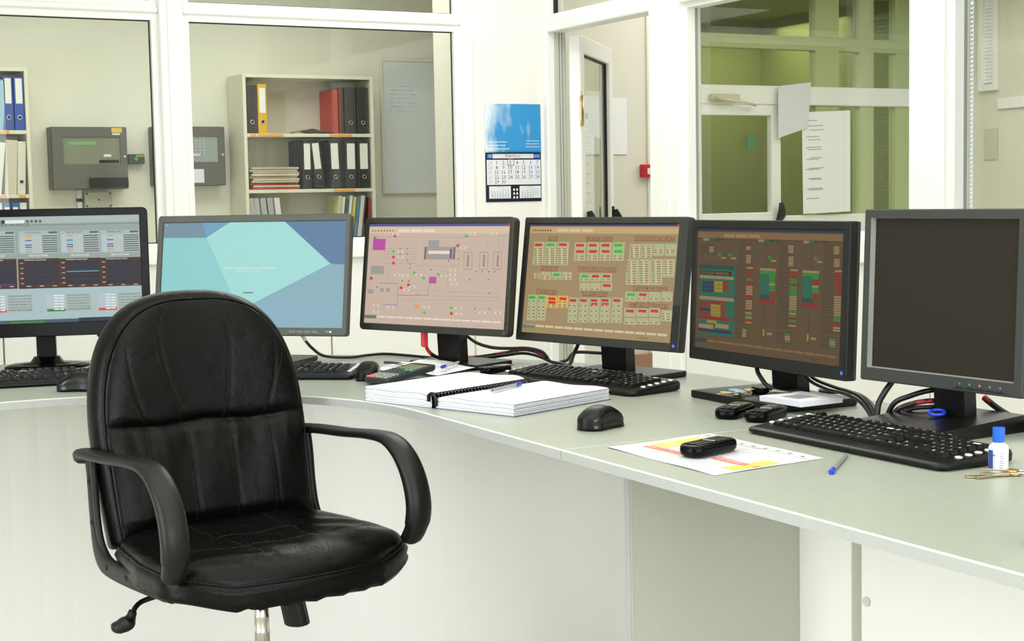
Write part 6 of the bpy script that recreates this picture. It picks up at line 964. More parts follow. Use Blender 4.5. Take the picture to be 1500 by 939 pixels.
def graphics(parent, items, sw_, sh_, T, d0):
    """flat print on a screen: rectangles, strokes and lettering in u, v (0..1 from the upper left)"""
    mb = MB(); cols = []; placed = []
    def mi(c):
        if c not in cols: cols.append(c)
        return cols.index(c)
    def layer(b):
        k = 1+max([l for (q, l) in placed if not (q[2] <= b[0] or q[0] >= b[2] or q[3] <= b[1] or q[1] >= b[3])], default=0)
        placed.append((b, k)); return d0+k*.00012
    def P(u, v, d): return T((u-.5)*sw_, (.5-v)*sh_, d)
    for e in items:
        if e[0] == 'r':
            _, u0, v0, u1, v1, c = e
            if u1 <= u0 or v1 <= v0: continue
            d = layer((u0, v0, u1, v1)); mb.add([P(u0, v0, d), P(u0, v1, d), P(u1, v1, d), P(u1, v0, d)], [(0, 1, 2, 3)], mi(c))
        elif e[0] == 'p':
            pts, c = e[1], e[2]; us = [p[0] for p in pts]; vs_ = [p[1] for p in pts]
            d = layer((min(us), min(vs_), max(us), max(vs_))); mb.add([P(u, v, d) for u, v in pts], [tuple(range(len(pts)-1, -1, -1))], mi(c))
        elif e[0] == 'l':
            pts, c, w = e[1], e[2], e[3]*.0011
            for (a, b) in zip(pts[:-1], pts[1:]):
                A = Vector((a[0]*sw_, a[1]*sh_)); B_ = Vector((b[0]*sw_, b[1]*sh_)); t = (B_-A)
                if t.length < 1e-6: continue
                t.normalize(); nn = Vector((t.y, -t.x))*w*.5
                d = d0+.00012; q = [A+nn, A-nn, B_-nn, B_+nn]
                mb.add([P(p.x/sw_, p.y/sh_, d) for p in q], [(0, 1, 2, 3)], mi(c))
        else:
            _, u, v, w, s, c, ul = e
            if u-w/2 < 0: continue
            h = text(s)[2]*w*sw_/sh_; d = layer((u-w/2, v-h, u+w/2, v+h))
            put_text(mb, s, 0, 0, lambda x, y: P(u+x/sw_, v-y/sh_, d), width=w*sw_, mi=mi(c), stretch=.0105 if ul else None)
            if ul: mb.add([P(u-w/2, v+.021, d), P(u-w/2, v+.025, d), P(u+w/2, v+.025, d), P(u+w/2, v+.021, d)], [(0, 1, 2, 3)], mi(c))
    return link('screen_graphics', mb.rawmesh('screen_graphics', [glow('px_'+c, PAL[c]) for c in cols]), parent)
def monitor(label, loc, rz, w, h, tilt, zc, bez, m_bez, base, items=None, bgcol=None, off=False, rad=.008, neck=None, deep=.045, rec=.005, m_in=None):
    t = math.radians(tilt); zc -= ZT
    mo = thing('monitor', label, 'monitor', (loc[0], loc[1], ZT), math.radians(rz), 'row of computer monitors on the desk')
    def T(u, v, d): return (u, v*math.sin(t)-d*math.cos(t), zc+v*math.cos(t)+d*math.sin(t))
    l, r, tp, bt = bez; sw_ = w-l-r; sh_ = h-tp-bt; ox = (l-r)/2; oy = (bt-tp)/2
    S = lambda u, v, d: T(u+ox, v+oy, d)
    out = rrect(w, h, rad, 4); out2 = rrect(w-.004, h-.004, rad, 4); inn = rrect(sw_, sh_, .0005, 4, ox, oy); inn2 = rrect(sw_+.003, sh_+.003, .0012, 4, ox, oy); n = len(out)
    mb = MB(); vs = [T(p[0], p[1], -.018) for p in out]+[T(p[0], p[1], -.002) for p in out]+[T(p[0], p[1], 0) for p in out2]+[T(p[0], p[1], 0) for p in inn2]+[T(p[0], p[1], -rec) for p in inn]
    for k in range(4): mb.add(vs, [(k*n+i, k*n+(i+1) % n, (k+1)*n+(i+1) % n, (k+1)*n+i) for i in range(n)], 1 if (k == 3 and m_in) else 0)
    mb.build('bezel', [m_bez]+([m_in] if m_in else []), mo)
    mb = MB(); A = out; Bk = rrect(w*.80, h*.78, .02, 4)
    mb.add([T(p[0], p[1], -.0182) for p in A]+[T(p[0]*.995, p[1]*.995, -.026) for p in A]+[T(p[0], p[1], -deep) for p in Bk], [(k*n+i, k*n+(i+1) % n, (k+1)*n+(i+1) % n, (k+1)*n+i) for k in range(2) for i in range(n)]+[tuple(range(2*n, 3*n)), tuple(range(n-1, -1, -1))])
    mb.build('housing', M_BACK, mo)
    scr = MB(); scr.add([S(-sw_/2, -sh_/2, -rec+.0004), S(sw_/2, -sh_/2, -rec+.0004), S(sw_/2, sh_/2, -rec+.0004), S(-sw_/2, sh_/2, -rec+.0004)], [(0, 1, 2, 3)])
    so = link('screen', scr.rawmesh('screen', [mat('switched_off_screen', (42, 38, 31), .42, vary=.04, vscale=5., spec=.12) if off else glow('screen_'+'%d_%d_%d' % bgcol, bgcol)]), mo)
    if items: graphics(so, items, sw_, sh_, S, -rec+.0004)
    nw, ny, ntop = neck or (.07, .055, zc)
    nb = MB(); nb.add([(x*nw/2, y, z) for (y, z) in ((ny, 0.008), (ny+.03, .008), (ny+.02, ntop), (ny-.012, ntop)) for x in (-1, 1)], [(0, 1, 3, 2), (2, 3, 5, 4), (4, 5, 7, 6), (6, 7, 1, 0), (0, 2, 4, 6), (1, 7, 5, 3)])
    nk = nb.build('stand_neck', M_SATIN, mo)
    if base:
        bx, by0, by1, bt_, br_ = base
        MB().prism(rrect(bx, by1-by0, br_, 4, 0, (by0+by1)/2), .0, bt_, bev=.003).build('stand_base', M_SATIN, mo)
    return mo, T, nk
def dial(mo, T, u, v, r, m, name='power_button', d=.0012):
    return MB().lathe([(r, 0), (r, d), (r*.7, d*1.2)], 14, T=lambda x, y, z: T(u+x, v+y, z)).build(name, m, mo)
def plate(mo, T, u0, u1, v0, v1, m, name, d=.0012, par=None):
    return MB().bbox(u0, u1, v0, v1, 0, d, .0008, T=lambda x, y, z: T(x, y, z)).build(name, m, par or mo)
LED = glow('blue_led', (70, 110, 255), 1.6); LEDW = glow('white_led', (235, 240, 235), 1.2)
M1, T1, _ = monitor('glossy black monitor showing plant consumption charts, far left of the row', (.815, 4.095), -15.5, .55, .335, 3.5, 1.005, (.022, .022, .020, .036), M_GLOSSBLACK, None, SCREEN_M1, (148, 162, 156), rad=.014, neck=(.05, .05, .24), rec=.004)
MB().lathe([(.10, 0), (.10, .006), (.085, .011), (.04, .014), (.03, .03)], 28, T=lambda x, y, z: (x*1.1, y*.8+.06, z)).build('stand_base', M_GLOSSBLACK, M1)
M2_ITEMS = [('p', [(0,.14),(.25,.14),(.40,.69),(.38,1),(0,1)], 'teal2'), ('p', [(0,0),(.215,0),(.243,.145),(0,.143)], 'slate2'), ('p', [(.215,0),(.37,0),(.243,.145)], 'blue2'), ('p', [(.37,0),(.672,0),(.925,.40),(.515,.775),(.385,1),(.38,1),(.40,.69),(.243,.145)], 'mint2'),
 ('p', [(.672,0),(1,0),(1,.41),(.925,.40)], 'navy2'), ('p', [(.925,.40),(1,.41),(1,1),(.385,1),(.515,.775)], 'grey2'), ('r', .35, .435, .64, .445, 'glow2'), ('r', .42, .462, .55, .468, 'glow2'), ('r', .46, .665, .515, .68, 'slate2'), ('r', .012, .018, .02, .026, 'glow2'), ('r', .815, .268, .82, .276, 'glow2')]
PAL.update(teal2=(140,202,202), slate2=(116,142,158), blue2=(108,158,186), mint2=(160,216,210), navy2=(92,124,158), grey2=(134,172,186), glow2=(196,228,222))
M2, T2, nk2 = monitor('grey monitor showing a pale turquoise wallpaper, behind the chair', (1.292, 3.827), -46.3, .56, .317, 9.2, .99, (.016, .013, .019, .021), M_BEZELM, (.24, -.04, .16, .014, .02), M2_ITEMS, (134, 172, 186), neck=(.085, .05, .22))
for i in range(4): plate(M2, T2, .12+i*.021, .139+i*.021, -.152, -.145, mat('button_grey', (84, 86, 78), .4), 'button')
plate(M2, T2, .222, .242, -.152, -.144, mat('button_grey', (84, 86, 78), .4), 'power_button'); plate(M2, T2, .234, .239, -.150, -.146, LEDW, 'power_light', .002)
MB().box(-.043, .043, .0455, .0475, .05, .058).build('label_strip', M_PAPER, nk2)
M3, T3, _ = monitor('dark grey monitor showing a pale process diagram with magenta tanks, papers below', (1.646, 3.456), -67.5, .50, .292, 7.0, .988, (.013, .013, .016, .018), M_BEZEL, (.234, .025, .17, .014, .01), SCREEN_M3, (198, 176, 160), neck=(.075, .055, .2), rad=.012)
for i in range(4): plate(M3, T3, .239, .247, -.115+i*.02, -.112+i*.02, M_DARKIN, 'button')
dial(M3, T3, .240, -.137, .004, M_BEZELM)
M4, T4, _ = monitor('dark grey monitor showing a brown overview of boilers and pumps', (1.864, 3.027), -76.1, .53, .302, 7.8, .98, (.017, .026, .016, .020), M_BEZEL, (.26, .03, .17, .014, .01), SCREEN_M4, (158, 134, 97), neck=(.080, .055, .2), rad=.004, m_in=M_DARKIN)
for i in range(4): plate(M4, T4, .243, .262, -.125+i*.02, -.107+i*.02, M_BEZELB, 'button', .0018)
plate(M4, T4, .243, .262, -.147, -.128, M_BEZELB, 'power_button', .0016); dial(M4, T4, .2525, -.137, .0035, LED, 'power_light', .002)
M5, T5, _ = monitor('black monitor with a dim brown boiler table, key bunch on its foot', (1.929, 2.486), -91.2, .53, .304, 2.4, .971, (.017, .022, .018, .026), M_BEZELB, (.30, -.08, .12, .016, .004), SCREEN_M5, (84, 66, 43), neck=(.085, .055, .2), rad=.003, m_in=M_DARKIN, deep=.06)
plate(M5, T5, .246, .262, -.146, -.128, M_BEZELB, 'power_button', .0016); dial(M5, T5, .254, -.137, .0035, LED, 'power_light', .002)
for i in range(4): plate(M5, T5, .2475, .2605, -.122+i*.019, -.105+i*.019, M_BEZELB, 'button', .0012)
M6, T6, _ = monitor('slate grey square monitor switched off, nearest the right edge', (1.941, 2.002), -86.1, .372, .318, 2.4, .986, (.019, .019, .017, .026), M_BEZEL6, None, None, None, off=True, neck=(.070, .03, .2), rad=.004, rec=.012, m_in=mat('bezel_inner_grey', (150, 152, 146), .45), deep=.07)
MB().prism([(-.10, -.10), (.10, -.10), (.10, .11), (-.10, .11)], 0, lambda x, y: .020+.010*(y+.1)/.2, bev=0).build('stand_base', M_SATIN, M6)
for i in range(5): plate(M6, T6, .045+i*.022, .061+i*.022, -.153-i*.0002, -.150-i*.0002, M_DARKIN, 'button')
plate(M6, T6, .035, .155, -.1545, -.1528, M_DARKIN, 'button_slot', .0006)
for i, c in enumerate(((70, 90, 190), (40, 140, 90), (190, 110, 70), (110, 110, 110), (110, 110, 110))): dial(M6, T6, .053+i*.022, -.1455, .0022, mat('icon_%d' % i, c, .5), 'icon', .0004)

# ------------------------------------------------------------------ keyboards
U_ = .0186
ROWS = [  # (legend, width in units); None = gap
 [('Esc',1),(None,1),('F1',1),('F2',1),('F3',1),('F4',1),(None,.5),('F5',1),('F6',1),('F7',1),('F8',1),(None,.5),('F9',1),('F10',1),('F11',1),('F12',1),(None,.25),('Prt',1),('Scr',1),('Brk',1)],
 [('~',1)]+[(c,1) for c in '1234567890-=']+[('Bksp',2),(None,.25),('Ins',1),('Hm',1),('Up',1),(None,.25),('Nm',1),('/',1),('*',1),('-',1)],
 [('Tab',1.5)]+[(c,1) for c in 'QWERTYUIOP[]']+[('\\',1.5),(None,.25),('Del',1),('End',1),('Dn',1),(None,.25),('7',1),('8',1),('9',1),('+',1)],
 [('Caps',1.75)]+[(c,1) for c in "ASDFGHJKL;'"]+[('Enter',2.25),(None,3.5),('4',1),('5',1),('6',1),('+',1)],
 [('Shift',2.25)]+[(c,1) for c in 'ZXCVBNM,.?']+[('Shift',2.75),(None,1.25),('^',1),(None,1.25),('1',1),('2',1),('3',1),('En',1)],
 [('Ctrl',1.25),('Win',1.25),('Alt',1.25),('',6.25),('Alt',1.25),('Fn',1.25),('Mn',1.25),('Ctrl',1.25),(None,.25),('<',1),('v',1),('>',1),(None,.25),('0',2),('.',1),('En',1)]]
KEYM = {}
def key_mesh(leg, w):
    k = (leg, w)
    if k in KEYM: return KEYM[k]
    a = w*U_/2-.0008; b = U_/2-.0008; h = .0072; i = .0028; mb = MB()
    vs = [(-a,-b,0),(a,-b,0),(a,b,0),(-a,b,0),(-a+i,-b+i*.9,h-.0006),(a-i,-b+i*.9,h-.0006),(a-i,b-i*.5,h),(-a+i,b-i*.5,h)]
    mb.add(vs, [(0,3,2,1),(4,5,6,7),(0,1,5,4),(1,2,6,5),(2,3,7,6),(3,0,4,7)])
    if leg: put_text(mb, leg, -a+.0062 if w > 1.2 else -.0012, .0012, lambda x, y: (x, y, h+.0002), height=.0058 if len(leg) == 1 else .0036, mi=1)
    KEYM[k] = mb.rawmesh('key', [M_KEY, M_LEGEND]); return KEYM[k]
BTN = MB().lathe([(.0062, 0), (.0062, .0018), (.0045, .0032), (.001, .0036)], 14, sx=1.15, sy=.85).mesh('media_button', M_SILVER)
KBODY = None
def keyboard(label, loc, rz):
    global KBODY
    kb_ = thing('keyboard', label, 'keyboard', (loc[0], loc[1], ZT), math.radians(rz), 'black multimedia keyboards on the desk')
    Wd, y0, y1 = .487, -.083, .078
    def zt(y): q = (y-y0)/(y1-y0); return .011+.013*q
    if KBODY is None:
        mb = MB(); out = rrect(Wd, y1-y0, .020, 6, 0, (y0+y1)/2); n = len(out)
        def sc(d): return rrect(Wd-2*d, y1-y0-2*d, max(.004, .020-d), 6, 0, (y0+y1)/2)
        L = [(sc(.006), lambda y: .0015), (sc(.001), lambda y: .004), (sc(0), lambda y: zt(y)*.6), (sc(.002), lambda y: zt(y)*.85), (sc(.007), lambda y: zt(y)), (sc(.012), lambda y: zt(y)+.0008)]
        vs = [(p[0], p[1], f(p[1])) for P, f in L for p in P]
        mb.add(vs, [(k*n+i, k*n+(i+1) % n, (k+1)*n+(i+1) % n, (k+1)*n+i) for k in range(len(L)-1) for i in range(n)], 0, True)
        mb.add(vs[-n:], [tuple(range(n))]); mb.add(vs[:n], [tuple(range(n-1, -1, -1))])
        KBODY = mb.mesh('case', M_SATIN)
    link('case', KBODY, kb_)
    for s in (-1, 1): MB().bbox(s*.18-.02, s*.18+.02, .055, .07, 0, .006, .001).build('foot', M_RUBBER, kb_)
    slope = math.atan2(.013, y1-y0)
    tw = 22.5*U_
    for r, row in enumerate(ROWS):
        y = .060-r*U_-(.004 if r else 0); x = -tw/2-.002
        for leg, w in row:
            if leg is not None:
                o = link('key', key_mesh(leg, w), kb_, (x+w*U_/2, y, zt(y)-.0002)); o.rotation_euler = (slope, 0, 0)
            x += w*U_
    for s in (-1, 1):
        for i in range(5):
            y = .052-i*.021; o = link('media_button', BTN, kb_, (s*.2265, y, zt(y)+.0006)); o.rotation_euler = (slope, 0, 0)
    return kb_
keyboard('black keyboard below the consumption chart monitor at the far left', (.700, 3.795), -10.4)
keyboard('black keyboard half hidden behind the leather chair', (1.240, 3.583), -38)
keyboard('black keyboard with silver buttons beside the open notebook', (1.780, 2.960), -78.2)
keyboard('black keyboard with silver buttons in front of the switched-off monitor', (1.736, 1.943), -89.5)

# ------------------------------------------------------------------ mice
def mouse(label, loc, rz, s=1.):
    m = thing('computer_mouse', label, 'mouse', (loc[0], loc[1], ZT), math.radians(rz), 'black computer mice on the desk')
    L, Wm, Hh = .108*s, .070*s, .043*s
    def prof(v):      # v 0 rear .. 1 nose
        y = -L/2+L*v
        w = Wm/2*(max(0, 1-abs(2*v-1)**3.2))**.5*(.92+.10*math.cos(v*PI*2)-.10*v) if 0 < v < 1 else .0006
        h = Hh*(math.sin(min(1, (v*.80+.12))*PI)**.7)*(1 if v < .55 else 1-.30*(v-.55)) if 0 < v < 1 else .004
        return y, max(w, .0006), max(h, .004)
    def pt(u, v):
        v = .5-.5*math.cos(v*PI); y, w, h = prof(v); a = u*PI
        c, sn = math.cos(a), math.sin(a)
        x = -w*(1 if c > 0 else -1)*abs(c)**.6; z = .0012+h*max(0, sn)**.75
        waist = 1-.10*gss(z/h-.35, .25)
        return (x*waist, y, z)
    mb = MB(); mb.grid(pt, 25, 28); ys = [pt(0, j/27) for j in range(28)]+[pt(1, j/27) for j in range(27, -1, -1)]
    mb.add(ys, [tuple(range(len(ys)))]); body = mb.build('shell', M_SATIN, m)
    def strip(u0, u1, v0, v1, d, nm, mt):
        q = MB(); q.grid(lambda u, v: tuple(Vector(pt(u0+(u1-u0)*u, v0+(v1-v0)*v))*(1+d)+Vector((0, 0, .0004))), 8, 14); return q.build(nm, mt, m)
    strip(.02, .22, .18, .80, .012, 'side_grip', mat('mouse_grip', (13, 13, 13), .22)); strip(.78, .98, .18, .80, .012, 'side_grip', mat('mouse_grip', (13, 13, 13), .22))
    strip(.27, .485, .60, .93, .016, 'button', M_KEY); strip(.515, .73, .60, .93, .016, 'button', M_KEY)
    wy = L*.24; MB().lathe([(.008, -.003), (.0095, -.002), (.0095, .002), (.008, .003)], 14, T=lambda x, y, z: (z, wy+x, Hh*.66+y)).build('scroll_wheel', M_RUBBER, m)
    return m
mouse('black mouse at the far left, tip pointing left', (.787, 3.572), 62)
mouse('black mouse beside the keyboard behind the chair', (1.425, 3.365), -30)
mouse('black mouse lying alone right of the open notebook', (1.473, 2.385), -70, .98)
mouse('black mouse cut off by the right edge of the picture', (1.440, 1.275), -75)

# ------------------------------------------------------------------ phones
def phone(label, loc, rz, z=ZT, L=.118, Wp=.048, Hp=.019, name='cordless_phone'):
    p = thing(name, label, 'phone', (loc[0], loc[1], z), math.radians(rz), 'black handsets on the desk')
    out = rrect(L, Wp, .019, 6); n = len(out); mb = MB()
    L_ = [(1-.10, 0.0), (1-.02, .004), (1, .009), (.985, Hp-.004), (.95, Hp-.001), (.90, Hp)]
    vs = [(q[0]*k if abs(k) else 0, q[1]*(k-.02*(1-k)), z_+.002*math.cos(q[0]/L*PI)) for k, z_ in L_ for q in out]
    mb.add(vs, [(k*n+i, k*n+(i+1) % n, (k+1)*n+(i+1) % n, (k+1)*n+i) for k in range(len(L_)-1) for i in range(n)], 0, True); mb.add(vs[-n:], [tuple(range(n))], 0, True); mb.add(vs[:n], [tuple(range(n-1, -1, -1))])
    mb.build('shell', M_GLOSSBLACK, p)
    zt = Hp+.0018
    MB().bbox(.008, .046, -.0165, .0165, zt-.001, zt+.0006, .0008).build('display', mat('phone_display', (58, 60, 50), .12), p)
    k = MB().bbox(-.0032, .0032, -.0042, .0042, 0, .0014, .0006).mesh('key', mat('phone_key', (44, 44, 42), .35))
    for i in range(4):
        for j in range(3): link('key', k, p, (-.042+i*.0095, (j-1)*.0115, zt-.0008))
    MB().bbox(-.001, .004, -.012, .012, zt-.0008, zt+.0010, .0006).build('navigation_key', mat('phone_nav', (150, 150, 145), .3, .6), p)
    return p
phone('black mobile phone lying on the plastic sheet sleeve', (1.463, 2.033), 17.5, ZT+.0032)
phone('black handset by the black monitor foot, left of the pair', (1.765, 2.365), 33, L=.122)
phone('black handset by the black monitor foot, right of the pair next to keyboard', (1.787, 2.296), 28, L=.122)
phone('small dark grey remote handset between papers and keyboard', (1.727, 3.283), 14, L=.095, Wp=.036, Hp=.016)

# ------------------------------------------------------------------ paper things
sh = thing('plastic_sleeve', 'punched clear sleeve with a highlighted sheet under the phone', 'paper', (0, 0, ZT))
q = [(1.363, 2.188), (1.593, 2.208), (1.593, 1.898), (1.359, 1.874)]
def SQ(u, v, z=0.):   # u along the back edge, v towards the camera
    a = Vector(q[0])*(1-u)*(1-v)+Vector(q[1])*u*(1-v)+Vector(q[2])*u*v+Vector(q[3])*(1-u)*v
    return (a.x, a.y, z+.0012+.0008*math.sin(7*u+2)*math.sin(9*v+1))
mb = MB(); mb.grid(lambda u, v: SQ(u, v), 24, 24); mb.grid(lambda u, v: SQ(u, v, -.0009), 24, 24); mb.build('sleeve', mat('glossy_paper_sleeve', (240, 241, 243), .22, bump=(18, .35, .004)), sh)
def spatch(u0, u1, v0, v1, c, nm='print'):
    m_ = MB(); m_.grid(lambda u, v: SQ(u0+(u1-u0)*u, v0+(v1-v0)*v, .0003), 6, 6); return m_.build(nm, c, sh)
YEL = mat('highlighter_yellow', (226, 214, 70), .5, vary=.25, vscale=60.); ORG = mat('highlighter_red', (222, 120, 92), .5, vary=.15, vscale=60.)
spatch(.34, .80, .07, .22, YEL, 'highlight'); spatch(.20, .62, .86, .97, YEL, 'highlight'); spatch(.24, .32, .10, .46, ORG, 'highlight'); spatch(.36, .44, .62, .98, ORG, 'highlight')
for i in range(9): spatch(.90, .93, .05+i*.105, .075+i*.105, mat('punch_hole', (120, 124, 122), .5), 'punch_hole')
for i in range(12): spatch(.10+i*.06, .112+i*.06, .06+.03*(i % 3), .9-.05*(i % 4), mat('faint_print', (206, 206, 210), .5), 'print')
spatch(.868, .874, .0, 1., M_INK, 'seam')

nb = thing('open_notebook', 'thick wire-bound notebook lying open with a pen on it', 'notebook', (1.333, 2.81, ZT), math.radians(20))
def page_block(sgn, wid, hgt, nm):
    mb = MB(); n = 22
    def top(f): return hgt*(1-.10*f**3-.20*gss(f, .10))+.0015*math.sin(f*9)
    prof = [(f*wid, top(f)) for f in [i/n for i in range(n+1)]]
    X0, X1 = 0, .302
    for (a, b) in zip(prof[:-1], prof[1:]): mb.add([(X0, sgn*a[0]+sgn*.006, a[1]), (X1, sgn*a[0]+sgn*.006, a[1]), (X1, sgn*b[0]+sgn*.006, b[1]), (X0, sgn*b[0]+sgn*.006, b[1])], [(0, 1, 2, 3)], 0, True)
    layers = 9
    for k in range(layers):          # leaves fanned at the edges
        z0, z1 = .001+(k/layers), (k+1)/layers
        j = .0011*math.sin(k*2.3+sgn)
        for X, fl in ((X0-j, 1), (X1+j, -1)):
            P0 = [(X, sgn*(a+.006), t*k/layers+.0003) for a, t in prof]; P1 = [(X, sgn*(a+.006), t*(k+1)/layers) for a, t in prof]
            mb.add(P0+P1, [(i, i+1, n+1+i+1, n+1+i) for i in range(n)], 1)
        yy = sgn*(wid+.006+j); t = prof[-1][1]
        mb.add([(X0, yy, t*k/layers+.0008), (X1, yy, t*k/layers+.0008), (X1, yy, t*(k+1)/layers), (X0, yy, t*(k+1)/layers)], [(0, 1, 2, 3)], 1)
    mb.add([(X0, sgn*.006, .0006), (X1, sgn*.006, .0006), (X1, sgn*(wid+.006), .0006), (X0, sgn*(wid+.006), .0006)], [(0, 1, 2, 3)], 1)
    return mb.build(nm, [M_PAPER, M_PAPER2], nb), top
pl_, topl = page_block(1, .198, .034, 'page_stack'); pr_, topr = page_block(-1, .214, .027, 'page_stack')
MB().box(-.003, .305, -.224, .208, .0, .0006).build('cover', mat('dark_cover', (26, 28, 52), .5), nb)
cb_ = MB()
for i in range(30):
    x = .006+i*.0100
    cb_.tube([(x, .012*math.cos(a), .0175+.0130*math.sin(a)) for a in [(.16+k*.068)*PI for k in range(11)]], .0017, 5)
cb_.tube(smooth([(-.003, .012, .014), (-.004, .009, .027), (-.004, -.004, .030), (-.004, -.010, .018), (-.003, -.008, .006)], 4), .004, 6)
wc = cb_.build('wire_comb', mat('black_wire', (18, 18, 20), .35, .4), nb); wc['kind'] = 'stuff'
pm = MB()
for i in range(14):
    f = .12+i*.058
    for sg, tf, wd in ((1, topl, .198), (-1, topr, .214)):
        if (i*7+sg) % 4 == 0: continue
        y = sg*(f*wd+.006); z = tf(f)+.0007
        pm.add([(.03, y-.0006, z), (.12+.13*((i*37) % 10)/10, y-.0006, z), (.12+.13*((i*37) % 10)/10, y+.0006, z), (.03, y+.0006, z)], [(0, 1, 2, 3)])
pm.build('handwriting', mat('pale_pencil', (214, 215, 222), .8), nb)
def pen(label, a, b, r=.0037, cap=M_BLUE, group='clear ballpoint pens with blue caps'):
    A, B = Vector(a), Vector(b); L = (B-A).length; t = (B-A)/L
    p = thing('ballpoint_pen', label, 'pen', tuple(A), 0, group)
    p.rotation_mode = 'QUATERNION'; p.rotation_quaternion = t.to_track_quat('X', 'Z')
    pr = [(r*math.cos(k*PI/3), r*math.sin(k*PI/3)) for k in range(6)]
    MB().prism(pr, .014, L-.022, T=lambda x, y, z: (z, x, y)).build('barrel', M_CLEAR, p)
    MB().lathe([(.0013, .01), (.0013, L-.02)], 8, T=lambda x, y, z: (z, x, y)).build('ink_tube', mat('pen_ink', (30, 34, 60), .4), p) if False else None
    MB().lathe([(.0006, 0), (.0012, .004), (.0026, .015)], 10, T=lambda x, y, z: (z, x, y)).build('tip', M_CHROME, p)
    MB().lathe([(r*1.12, L-.024), (r*1.2, L-.018), (r*1.2, L-.003), (r*.8, L)], 12, T=lambda x, y, z: (z, x, y)).build('cap', cap, p)
    return p
def nbw(x, y, z): c, s = math.cos(math.radians(20)), math.sin(math.radians(20)); return (1.333+x*c-y*s, 2.81+x*s+y*c, ZT+z)
pen('clear pen with blue cap lying on the open notebook page', nbw(.075, -.085, .0335), nbw(.205, -.060, .0340))
pen('clear pen with blue end lying on the bare desk', (1.640, 1.896, ZT+.0040), (1.510, 1.783, ZT+.0040))

# loose papers under the process diagram monitor
def leaf(name, label, corners, curl, m, cat='paper', lines=0, group='loose papers on the desk'):
    t = thing(name, label, cat, (0, 0, 0), 0, group)
    def f(u, v, d=0):
        a = [Vector(c) for c in corners]; p = a[0]*(1-u)*(1-v)+a[1]*u*(1-v)+a[2]*u*v+a[3]*(1-u)*v
        return (p.x, p.y, p.z+curl(u, v)+d)
    mb = MB(); mb.grid(lambda u, v: f(u, v), 14, 14); mb.grid(lambda u, v: f(u, v, -.0006), 14, 14); mb.build('sheet', m, t)
    if lines:
        pm = MB()
        for i in range(lines):
            v0 = .12+i*.76/lines
            pm.grid(lambda u, v: f(.15+.65*u, v0+.02*v, .0004), 8, 2)
        pm.build('print', M_INK, t)
    return t
leaf('paper_sheet', 'white sheet with curled edge in front of the diagram monitor', [(1.50, 3.40, .7635), (1.575, 3.295, .757), (1.735, 3.375, .762), (1.640, 3.540, .768)], lambda u, v: .016*(1-v)**2*gss(u, .5)+.003*math.sin(5*u), mat('bright_sheet', (240, 241, 244), .7), lines=2)
leaf('paper_sheet', 'folded white leaflet with dark binding beside the calculator', [(1.470, 3.475, .752), (1.500, 3.38, .752), (1.60, 3.45, .757), (1.580, 3.575, .757)], lambda u, v: .010*math.sin(PI*u)+.008*v*(1-v), mat('bright_sheet', (240, 241, 244), .7))
MB_ = MB(); MB_.tube(smooth([(1.512, 3.470, .775), (1.530, 3.452, .7745), (1.552, 3.428, .770), (1.575, 3.402, .766)], 5), .0035, 6)
tag(MB_.build('comb_binding', mat('navy_binding', (24, 26, 66), .4)), 'dark navy comb binding on the papers by the calculator', 'binding')
pen('clear pen with blue cap on the curled papers by the calculator', (1.690, 3.405, ZT+.0205), (1.600, 3.325, ZT+.020))

# calculator
ca = thing('calculator', 'dark scientific calculator with green display beside the notebook', 'calculator', (1.462, 3.262, ZT), math.radians(18))
def CT(x, y, z): return (x, y, z+.004+.020*(x+.08)/.16)
MB().prism(rrect(.162, .084, .012, 4), 0, .013, T=CT, bev=.003).build('body', mat('calculator_case', (38, 46, 48), .4), ca)
MB().bbox(.020, .060, -.030, .030, .0125, .0142, .0008, T=CT).build('display', mat('lcd_green', (110, 138, 92), .2), ca)
MB().bbox(.066, .074, -.02, .01, .0125, .0136, .0005, T=CT).build('solar_cell', mat('solar', (40, 30, 34), .2), ca)
kcol = [mat('calc_key_grey', (150, 160, 152), .4), mat('calc_key_pink', (232, 112, 122), .4), mat('calc_key_teal', (88, 176, 158), .4), mat('calc_key_dark', (66, 74, 74), .4)]
km = [MB().bbox(-.0038, .0038, -.0052, .0052, 0, .0032, .001).mesh('key', c) for c in kcol]
for i in range(8):
    for j in range(5):
        x = -.072+i*.0112; y = -.030+j*.015; k = 0 if i < 4 else 3
        if i < 2 and j in (3, 4) and not (i == 1 and j == 3): k = 1
        if i == 7 and j < 2: k = 2
        o = link('key', km[k], ca, CT(x, y, .0128)); o.rotation_euler = (0, -.124, 0)

# on the foot of the black monitor
def foot(x, y): return (x, y, ZT+.0165)
npd = thing('notepad', 'small white notepad on the foot of the black monitor', 'notepad', foot(1.905, 2.366), math.radians(3))
MB().bbox(-.045, .065, -.075, .045, 0, .010, .0008).build('pages', M_PAPER2, npd); MB().box(-.0455, .066, -.0755, .0455, .0101, .0107).build('cover', M_PAPER, npd)
MB().box(-.02, .03, -.04, .01, .0108, .0110).build('print', mat('grey_stamp', (150, 148, 146), .7), npd)
leaf('paper_slip', 'cream paper slip curling beside the notepad on the monitor foot', [(1.905, 2.455, ZT+.018), (1.885, 2.40, ZT+.0285), (1.935, 2.40, ZT+.0285), (1.955, 2.455, ZT+.018)], lambda u, v: .010*(1-v)*u, mat('cream_paper', (232, 224, 206), .8), group='slips')
def key_shape(mb, L=.05, mi=0, T=None):
    mb.lathe([(.0095, 0), (.0095, .002)], 14, mi, T=lambda x, y, z: T(x, y, z)); mb.bbox(.008, L, -.003, .003, 0, .002, .0004, mi, T=T)
    for i, d in enumerate((.003, .0045, .0025, .004)): mb.box(L-.020+i*.005, L-.0165+i*.005, -.003-d, -.003, 0, .002, mi, T)
